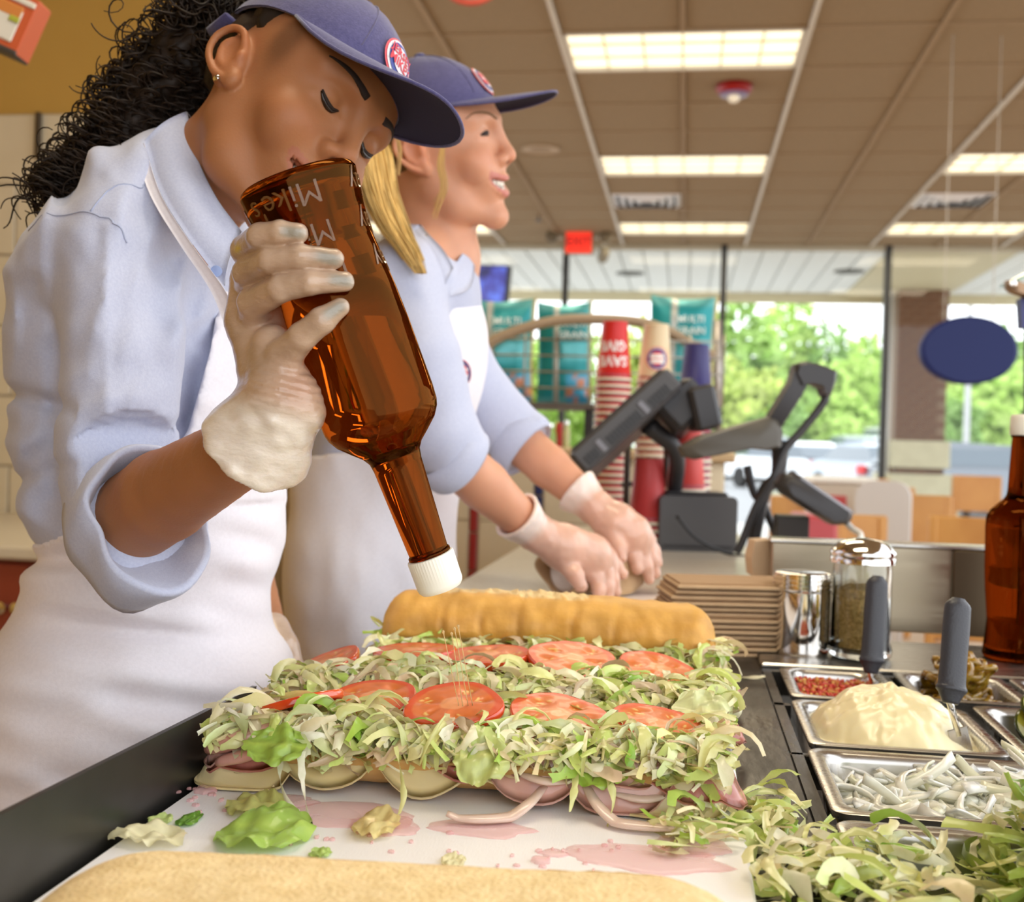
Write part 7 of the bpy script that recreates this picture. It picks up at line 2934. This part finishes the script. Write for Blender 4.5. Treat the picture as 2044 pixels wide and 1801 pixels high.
n1 = vnoise(V, 55, 4)[:, None]
C = np.array((.52, .365, .255)) * (1 + .14 * n1)
cu = np.clip((vy - 800 - (vx - 560) * .3) / 40, 0, 1)[:, None]
C = C * (1 - cu) + np.array((.78, .70, .60)) * cu
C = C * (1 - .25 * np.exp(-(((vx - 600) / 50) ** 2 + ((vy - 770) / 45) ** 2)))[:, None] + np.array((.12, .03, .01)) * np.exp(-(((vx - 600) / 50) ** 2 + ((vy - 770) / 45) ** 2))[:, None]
for nx_, ny_, ang in ((586, 464, .12), (656, 516, .25), (682, 560, .12), (668, 619, -.55)):
    dx, dy = vx - nx_, vy - ny_
    a_, b_ = dx * math.cos(ang) + dy * math.sin(ang), -dx * math.sin(ang) + dy * math.cos(ang)
    mk = (np.exp(-((a_ / 27) ** 4 + (b_ / 12) ** 4)) * (dz < .775))[:, None]
    C = C * (1 - .9 * mk) + np.array((.30, .29, .24)) * .9 * mk
mk = (np.exp(-(((vx - 474) / 7) ** 2 + ((vy - 497) / 9) ** 2)))[:, None]
C = C * (1 - mk) + np.array((.62, .48, .03)) * mk
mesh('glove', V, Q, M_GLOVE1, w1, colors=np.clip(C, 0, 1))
# the other gloved hand, resting on the counter edge behind the apron
G2 = SDF(*[np.arange(a, b, .0022) for a, b in zip(P(560, 1330, 1.25) - .08, P(560, 1330, 1.25) + .08)])
chain_px(G2, [(538, 1262, 1.278, 42), (552, 1300, 1.266, 44), (568, 1338, 1.258, 40)], .01)
for k, (dx_f, dd_f) in enumerate(((-16, -.024), (-4, -.008), (8, .008), (18, .024))):
    chain_px(G2, [(568 + dx_f * .4, 1338, 1.255 + dd_f, 18), (584 + dx_f * .6, 1370, 1.25 + dd_f, 16), (596 + dx_f * .8, 1398, 1.245 + dd_f, 13)], .003)
chain_px(G2, [(552, 1310, 1.235, 20), (570, 1345, 1.222, 16), (584, 1365, 1.22, 13)], .006)
V, Q = G2.mesh()
mesh('glove', V, Q, M_GLOVE1, w1, colors=np.array((.56, .42, .32)) * (1 + .12 * vnoise(V, 60, 3)[:, None]))
# ================================================================== second worker
HM2 = orth(camv(.965, .06, -.255), camv(-.02, .96, -.20))
H2 = P(838, 306, 1.60) - HM2 @ np.array([.072, -.004, .002])
w2 = empty('person', (float(P(740, 1100, 1.75)[0]), float(P(740, 1100, 1.75)[1]), 0), 'worker with a blonde ponytail in cap, smiling aside while wrapping a sub in brown paper', 'person')
lo, hi = H2 - [.40, .32, .80], H2 + [.62, .52, .16]
S = SDF(SDF.axis(lo[0], hi[0], .007, [(H2[0] - .13, H2[0] + .14, .0022)]), SDF.axis(lo[1], hi[1], .007, [(H2[1] - .13, H2[1] + .13, .0022)]), SDF.axis(lo[2], hi[2], .007, [(H2[2] - .13, H2[2] + .12, .0022)]))
T2 = head_prims(S, H2, HM2, 1.0, smile=1.75, mouth_open=1.05)
NK2 = P(862, 520, 1.70)
S.cone(T2((0, -.024, -.04)), NK2, .046, .052, .03)
S.cone(NK2, P(800, 900, 1.75), .07, .08, .03)
E2n, W2n = P(895, 905, 1.56), P(1068, 1062, 1.655)
E2f, W2f = P(1035, 880, 1.84), P(1188, 1012, 1.79)
SH2n, SH2f = P(790, 560, 1.58), P(868, 578, 1.86)
S.cone(NK2, SH2n, .05, .045, .03)
S.cone(NK2, SH2f, .05, .045, .03)
S.cone(SH2n, E2n, .045, .036, .02)
S.chain([SH2f, P(930, 745, 1.86), E2f], [.038, .034, .034], .02)
S.chain([E2n, E2n + (W2n - E2n) * .4, W2n, P(1130, 1100, 1.68)], [.036, .035, .0235, .026], .012)
S.chain([E2f, E2f + (W2f - E2f) * .4, W2f, P(1245, 1070, 1.78)], [.036, .034, .0235, .026], .012)
V, Q = S.mesh()
C = skin_colors(V, H2, HM2, 1.0, (.63, .305, .18), (.52, .17, .14), (.62, .20, .10), 1.75, 1.05)
mesh('body', V, Q, M_SKIN2, w2, colors=C)
for s in (1, -1):
    ribbon('eyebrow', S, T2, [(s * .052, .062, .0400), (s * .045, .073, .0455), (s * .030, .084, .0460), (s * .014, .092, .0410)], [.0006, .0016, .0022, .0022], mat('light_brow', (.22, .11, .05), .8), w2)
    lash(S, T2, HM2, s, w2, M_BROW, -.25, .06, -.25, .0016)
    lash(S, T2, HM2, s, w2, mat('dark_iris', (.02, .010, .006), .08), -.22, -.12, -.26, .0018).name = 'eye'
    lash(S, T2, HM2, s, w2, M_BROW, -.30, -.30, -.36, .0007)
for up_ in (1, -1):
    for k in range(-5, 6):
        t_ = k / 6
        w_, u_, h_ = mouth_dims(1.75, 1.05)
        x, y = w_ * t_ * .92, .0945 - .025 * t_ * t_ - .0045
        z = -.0455 + u_ * t_ * t_ - .0035 if up_ > 0 else -.0455 + u_ * t_ * t_ - h_ * (1 - t_ * t_) + .001
        if up_ < 0 and abs(k) > 3:
            continue
        Vb, Fb = box_vf((0, 0, 0), (.0056, .004, .0085 if up_ > 0 else .005), bev=.0014)
        Rm = HM2 @ np.array(Euler((0, 0, -t_ * .9)).to_matrix())
        mesh('tooth', Vb @ Rm.T + T2((x, y, z)), Fb, M_TOOTH, w2)
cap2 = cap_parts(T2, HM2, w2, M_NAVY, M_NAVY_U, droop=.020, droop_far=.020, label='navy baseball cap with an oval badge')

# scalp hair and ponytail
Sh = SDF(*[np.arange(a, b, .004) for a, b in zip(H2 - [.16, .16, .16], H2 + [.16, .16, .16])])
Sh.ell(T2((0, -.016, .040)), (.0750, .0965, .084), HM2, 0)
q = (Sh.pts(i) - T2((0, 0, 0))) @ HM2
for n_, c_ in (((0, .80, -.42), -.002), ((0, .2, -1.0), .030)):
    n_ = np.array(n_) / np.linalg.norm(n_)
    Sh.d[i] = np.maximum(Sh.d[i], (q @ n_ - c_))
V, Q = Sh.mesh()
mesh('scalp_hair', V, Q, mat('dark_blonde', (.16, .09, .035), .5), w2)
pt = [T2((.02, -.100, .050)), P(742, 300, 1.60), P(757, 380, 1.56), P(785, 450, 1.53), P(818, 505, 1.515), P(848, 560, 1.51)]
pc = np.array(smooth_path(pt, 8))
hm = MB()
rh = np.random.default_rng(8)
x0_, y0_ = RT, FW
for k in range(420):
    a, rr = rh.uniform(0, 6.28), math.sqrt(rh.random())
    ph, ph2 = rh.uniform(0, 6.28), rh.uniform(0, 6.28)
    n = len(pc)
    ln = rh.uniform(.7, 1.0)
    pts_ = []
    for j in range(0, n, 2):
        t = j / (n - 1)
        if t > ln:
            break
        wd = np.interp(t, [0, .12, .3, .6, .85, 1], [.012, .026, .026, .020, .012, .003])
        off = (RT * math.cos(a) * wd + FW * math.sin(a) * wd * .6) * rr
        off = off + RT * .003 * math.sin(ph + t * 6) + FW * .002 * math.sin(ph2 + t * 5)
        pts_.append(pc[j] + off)
    if len(pts_) > 2:
        Vt, Ft = tube_vf(pts_, [.0012, .0014, .0011, .0006], 4, False)
        hm.add(Vt, Ft, np.array((.74, .50, .17)) * rh.uniform(.55, 1.25))
M_BL = mat('blonde_strands', (1, 1, 1), .4, attr=True)
o = hm.obj('ponytail', M_BL, w2, smooth=True)
o['kind'] = 'stuff'
hm = MB()
for k in range(26):
    sx = rh.uniform(-1, 1)
    pl_ = [P(884 + sx * 4, 288, 1.54), P(880 + sx * 8, 330, 1.535), P(886 + sx * 8, 375, 1.535), P(870 + sx * 8, 420 + rh.uniform(-20, 20), 1.54)]
    if k % 3 == 0:
        pl_ = [P(790 + sx * 6, 262, 1.55), P(800 + sx * 6, 300, 1.55), P(796 + sx * 6, 350, 1.55)]
    Vt, Ft = tube_vf(smooth_path(pl_, 5), [.0005, .0006, .0004], 4, False)
    hm.add(Vt, Ft, np.array((.60, .36, .12)) * rh.uniform(.7, 1.2))
o = hm.obj('loose_strands', M_BL, w2, smooth=True)
o['kind'] = 'stuff'

# --- shirt
S = SDF(*[np.arange(a, b, .0048) for a, b in zip((-.80, 1.36, .80), (.02, 2.08, 1.62))])
PE(S, 830, 610, 1.73, 118, 120, .15, .03)
PE(S, 800, 740, 1.74, 150, 150, .145, .06)
PE(S, 760, 880, 1.75, 150, 150, .14, .06)
PE(S, 862, 505, 1.70, 70, 50, .08, .05)
PE(S, 886, 590, 1.70, 62, 72, .12, .03)
S.cone(P(850, 500, 1.68), P(790, 560, 1.58), .035, .050, .04)
S.cone(P(870, 510, 1.72), SH2f, .035, .050, .04)
S.chain([P(795, 560, 1.58), P(838, 720, 1.55), P(880, 862, 1.55), P(902, 895, 1.56)], [.050, .056, .053, .051], .03)
S.chain([SH2f, P(926, 738, 1.86), P(1006, 848, 1.845), P(1044, 885, 1.838)], [.050, .054, .052, .051], .03)
S.cone(P(905, 462, 1.63), P(905, 380, 1.6), .038, .05, .01, 'cut')
pts = S.pts(i)
rel = pts - CAM
dz = rel @ FW
ux_, uy_ = CX + F * (rel @ RT) / dz, CY - F * (rel @ UP) / dz
S.d += (.0048 * vnoise(np.stack([ux_ / 60, uy_ / 170, dz * 5], -1), 1.0, 13) + .0026 * vnoise(np.stack([ux_ / 34 + uy_ / 90, uy_ / 110, dz * 8], -1), 1.0, 15)).astype(np.float32) - .001
for (e, w_, dd_) in ((E2n, W2n, .005), (E2f, W2f, .007)):
    ax_ = (w_ - e) / np.linalg.norm(w_ - e)
    S.d = np.maximum(S.d, np.where(np.linalg.norm(pts - e, axis=-1) < .085, ((pts - e) @ ax_) - dd_ - .012, -1)).astype(np.float32)
V, Q = S.mesh()
mesh('shirt', V, Q, M_SHIRT, w2)
for (e, w_) in ((E2n, W2n), (E2f, W2f)):
    ax_ = (w_ - e) / np.linalg.norm(w_ - e)
    xa_, ya_, _ = frame_from(ax_, UP)
    rings = []
    for (t, r) in ((-.014, .046), (-.012, .052), (.006, .0535), (.022, .0525), (.026, .050), (.020, .047), (-.010, .044)):
        rings.append([e + ax_ * t + (xa_ * math.cos(2 * math.pi * k / 40) + ya_ * math.sin(2 * math.pi * k / 40)) * r * (1 + .03 * math.sin(6 * math.pi * k / 40 + t * 60)) for k in range(40)])
    V, Fc = loft_vf(rings, cap=False)
    mesh('rolled_cuff', V, Fc, M_SHIRT, w2)
patch('collar', [(838, 448, 1.63), (858, 470, 1.60), (886, 500, 1.585), (905, 535, 1.585)], [(812, 468, 1.62), (828, 510, 1.585), (852, 560, 1.57), (880, 590, 1.57)], 14, 5, M_SHIRT, w2, bulge=.008, th=.003)
patch('collar', [(900, 540, 1.60), (922, 508, 1.64), (934, 482, 1.69)], [(898, 592, 1.58), (940, 572, 1.62), (950, 505, 1.70)], 10, 4, M_SHIRT, w2, bulge=.006, th=.003)

# --- apron
S = SDF(*[np.arange(a, b, .005) for a, b in zip((-.86, 1.36, .40), (.0, 2.06, 1.50))])
PE(S, 838, 640, 1.73, 118, 120, .15, .03)
PE(S, 808, 740, 1.74, 150, 150, .145, .06)
PE(S, 762, 880, 1.75, 152, 150, .14, .06)
PE(S, 742, 1080, 1.75, 150, 190, .15, .08)
PE(S, 745, 1330, 1.75, 156, 240, .155, .10)
PE(S, 745, 1600, 1.75, 156, 240, .155, .10)
pts = S.pts(i)
rel = pts - CAM
dz = rel @ FW
ux_, uy_ = CX + F * (rel @ RT) / dz, CY - F * (rel @ UP) / dz
S.d -= .008
S.d += (.0045 * vnoise(np.stack([ux_ / 60, uy_ / 170, dz * 5], -1), 1.0, 23) + .002 * vnoise(np.stack([ux_ / 30, uy_ / 60, dz * 9], -1), 1.0, 25)).astype(np.float32)
bib = np.interp(uy_, [590, 640, 760, 860, 900, 930], [862, 858, 862, 850, 700, 480])
S.d = np.maximum(S.d, ((bib - ux_) / F * dz).astype(np.float32))
S.d = np.maximum(S.d, ((598 - uy_) / F * dz).astype(np.float32))
V, Q = S.mesh()
mesh('apron', V, Q, M_APRON, w2)
patch('apron_strap', [(846, 470, 1.60), (862, 530, 1.575), (878, 600, 1.572)], [(852, 466, 1.60), (869, 528, 1.574), (888, 600, 1.572)], 12, 2, mat('tan_strap', (.55, .42, .26), .8), w2)
# round badge on the bib
bc_ = P(920, 745, 1.595)
nb = -FW * .85 + RT * .52
nb /= np.linalg.norm(nb)
bx2 = np.cross(UP, nb)
for k, (sc_, colr, off) in enumerate(((1, (.45, .04, .05), 0), (.9, (.05, .05, .14), .0012), (.62, (.62, .10, .10), .0024))):
    rings = []
    for rr, o_ in ((1.0, -.003), (1.0, off), (.5, off + .0004), (.01, off + .0005)):
        rings.append([bc_ + (bx2 * math.cos(2 * math.pi * q / 28) * .0165 + UP * math.sin(2 * math.pi * q / 28) * .0195) * sc_ * rr + nb * o_ for q in range(28)])
    V, Fc = loft_vf(rings)
    mesh('apron_badge', V, Fc, mat('apron_badge_%d' % k, colr, .6), w2)
for s_, dz_ in (('JERSEY', .004), ("MIKE'S", -.004)):
    tv, tf = text_vf(s_, .0070, 0, .0002, res=1)
    mesh('badge_lettering', [bc_ + bx2 * p[0] + UP * (p[1] + dz_) + nb * .0034 for p in tv], tf, mat('badge_white', (.8, .75, .72), .6), w2, smooth=False)
# trousers
bx0, by0 = float(P(700, 1300, 1.78)[0]), float(P(700, 1300, 1.78)[1])
V, Fc = tube_vf([P(640, 960, 1.80), P(640, 1200, 1.80), (bx0 - .05, by0, .55)], [.10, .13, .10], 20)
mesh('trousers', V, Fc, mat('khaki', (.28, .20, .10), .85), w2)
for dyy in (-.08, .08):
    V, Fc = tube_vf([(bx0 - .05, by0 + dyy, .62), (bx0 - .05, by0 + dyy, .3), (bx0 - .05, by0 + dyy, .05)], [.095, .08, .065], 14)
    mesh('trouser_leg', V, Fc, mat('khaki', (.28, .20, .10), .85), w2)
    V, Fc = box_vf((bx0, by0 + dyy, .04), (.26, .10, .08), bev=.02)
    mesh('shoe', V, Fc, M_BLACKM, w2)

# --- gloved hands
def hand2(pts_palm, fingers, wa, wb, seed):
    allp = np.array([P(*q[:3]) for q in pts_palm] + [P(*q[:3]) for f in fingers for q in f] + [wa, wb])
    lo, hi = allp.min(0) - .055, allp.max(0) + .055
    S = SDF(*[np.arange(a, b, .002) for a, b in zip(lo, hi)])
    chain_px(S, pts_palm, .012)
    for f in fingers:
        chain_px(S, f, .006)
    S.cone(wa, wb, .027, .038, .010)
    pts = S.pts(i)
    S.d += (.0013 * vnoise(pts, 70, seed) * np.clip(((pts - wa) @ (wb - wa)) / ((wb - wa) @ (wb - wa)) + .4, 0, 1) + .0006 * vnoise(pts, 140, seed + 3)).astype(np.float32)
    ax_ = (wb - wa) / np.linalg.norm(wb - wa)
    S.cone(wa + ax_ * .012, wb + ax_ * .03, .022, .042, 0, 'cut')
    S.d = np.maximum(S.d, np.where(np.linalg.norm(pts - wb, axis=-1) < .07, ((pts - wb) @ ax_) - .004, -1)).astype(np.float32)
    V, Q = S.mesh()
    cu = np.clip(((V - wa) @ (wb - wa)) / ((wb - wa) @ (wb - wa)) * 2.0, 0, 1)[:, None]
    C = np.array((.70, .42, .31)) * (1 + .10 * vnoise(V, 60, seed)[:, None])
    C = C * (1 - cu) + np.array((.80, .66, .58)) * cu
    return mesh('glove', V, Q, M_GLOVE2, w2, colors=np.clip(C, 0, 1))


def towards(a, b, ln):
    return a + (b - a) / np.linalg.norm(b - a) * ln


hand2([(1072, 1066, 1.655, 36), (1125, 1092, 1.67, 46), (1178, 1110, 1.69, 44), (1200, 1120, 1.71, 34)],
      [[(1190, 1095, 1.715, 20), (1212, 1110, 1.722, 16), (1228, 1130, 1.722, 14), (1242, 1146, 1.722, 12)],
       [(1188, 1112, 1.70, 20), (1214, 1132, 1.705, 16), (1222, 1158, 1.702, 14), (1228, 1182, 1.70, 12)],
       [(1180, 1125, 1.69, 21), (1206, 1146, 1.69, 16), (1212, 1172, 1.685, 14), (1214, 1192, 1.68, 12)],
       [(1165, 1132, 1.675, 20), (1190, 1154, 1.672, 15), (1195, 1178, 1.665, 13), (1196, 1194, 1.66, 11)],
       [(1125, 1118, 1.66, 22), (1148, 1148, 1.645, 17), (1160, 1170, 1.64, 13)]], towards(W2n, E2n, .005), towards(W2n, E2n, .040), 31)
hand2([(1192, 1018, 1.79, 34), (1228, 1045, 1.785, 43), (1262, 1068, 1.785, 40), (1275, 1078, 1.79, 30)],
      [[(1270, 1060, 1.81, 18), (1292, 1076, 1.82, 15), (1304, 1100, 1.82, 13), (1312, 1124, 1.82, 11)],
       [(1268, 1072, 1.80, 18), (1292, 1092, 1.805, 15), (1302, 1120, 1.80, 13), (1308, 1146, 1.80, 11)],
       [(1260, 1082, 1.785, 19), (1280, 1104, 1.785, 15), (1290, 1132, 1.78, 13), (1296, 1156, 1.78, 11)],
       [(1250, 1088, 1.775, 18), (1266, 1112, 1.77, 14), (1272, 1136, 1.765, 12)],
       [(1225, 1070, 1.765, 20), (1236, 1096, 1.755, 15), (1240, 1114, 1.75, 12)]], towards(W2f, E2f, .005), towards(W2f, E2f, .038), 41)

# --- the sub being rolled in brown paper
wp = empty('wrapped_sub', G(1230, 1200, BZ), 'sub being rolled in brown kraft paper under the gloved hands', 'wrapped sandwich')
pa_, pb_ = P(1116, 1168, 1.705), P(1276, 1120, 1.865)
pa_[2] = max(pa_[2], BZ + .039)
pb_[2] = max(pb_[2], BZ + .039)
axw = (pb_ - pa_) / np.linalg.norm(pb_ - pa_)
xw, yw, _ = frame_from(axw)
Lw = np.linalg.norm(pb_ - pa_)
rings = []
for k in range(15):
    t = k / 14
    rg = []
    for j in range(40):
        a = 2 * math.pi * j / 40
        r = .037 * (1 + .05 * nz3(math.cos(a) * 2, math.sin(a) * 2, t * 5) + .06 * (t > .9) * -1)
        rg.append(pa_ + axw * (Lw * t - .015 * (k == 0) * math.sin(2 * a)) + (xw * math.cos(a) * 1.15 + yw * math.sin(a) * .95) * r)
    rings.append(rg)
inner = [[pa_ + axw * .002 + (np.array(p) - rings[0][0] * 0 - pa_) * .90 for p in rings[0]], [pa_ + axw * .05 + (np.array(p) - pa_) * .86 for p in rings[0]]]
V, Fc = loft_vf([inner[1], inner[0]] + rings, cap=False)
n = 40
Fc.append(tuple((len(rings) + 1) * n + k for k in range(n)))
mesh('paper_wrap', V, Fc, M_KRAFT, wp)
c_ = pa_ + axw * .012
V, Fc = lathe_vf([(.0, -.004), (.022, -.002), (.030, .004), (.032, .05)], c_, axw, 28, False)
mesh('white_inner_paper', V, Fc, mat('white_paper', (.78, .72, .66), .7), wp)
V, Fc = lathe_vf([(.0, 0), (.009, 0), (.010, .001)], c_ - axw * .0055 + yw * .012, axw, 20, False)
mesh('printed_mark', V, Fc, mat('print_maroon', (.35, .06, .06), .6), wp)
V, Fc = box_vf(G(1240, 1205, BZ + .001), (.24, .20, .002), R=np.stack([dx_, dy_, [0, 0, 1]], 1))
mesh('paper_sheet', V, Fc, mat('pale_sheet', (.70, .60, .54), .7), wp, smooth=False)
patch('loose_paper_fold', [(1205, 1102, 1.80), (1240, 1086, 1.81), (1268, 1098, 1.84)], [(1232, 1190, 1.745), (1262, 1184, 1.765), (1286, 1164, 1.80)], 8, 6, M_KRAFT, wp, bulge=.01, wob=.006, seed=3)
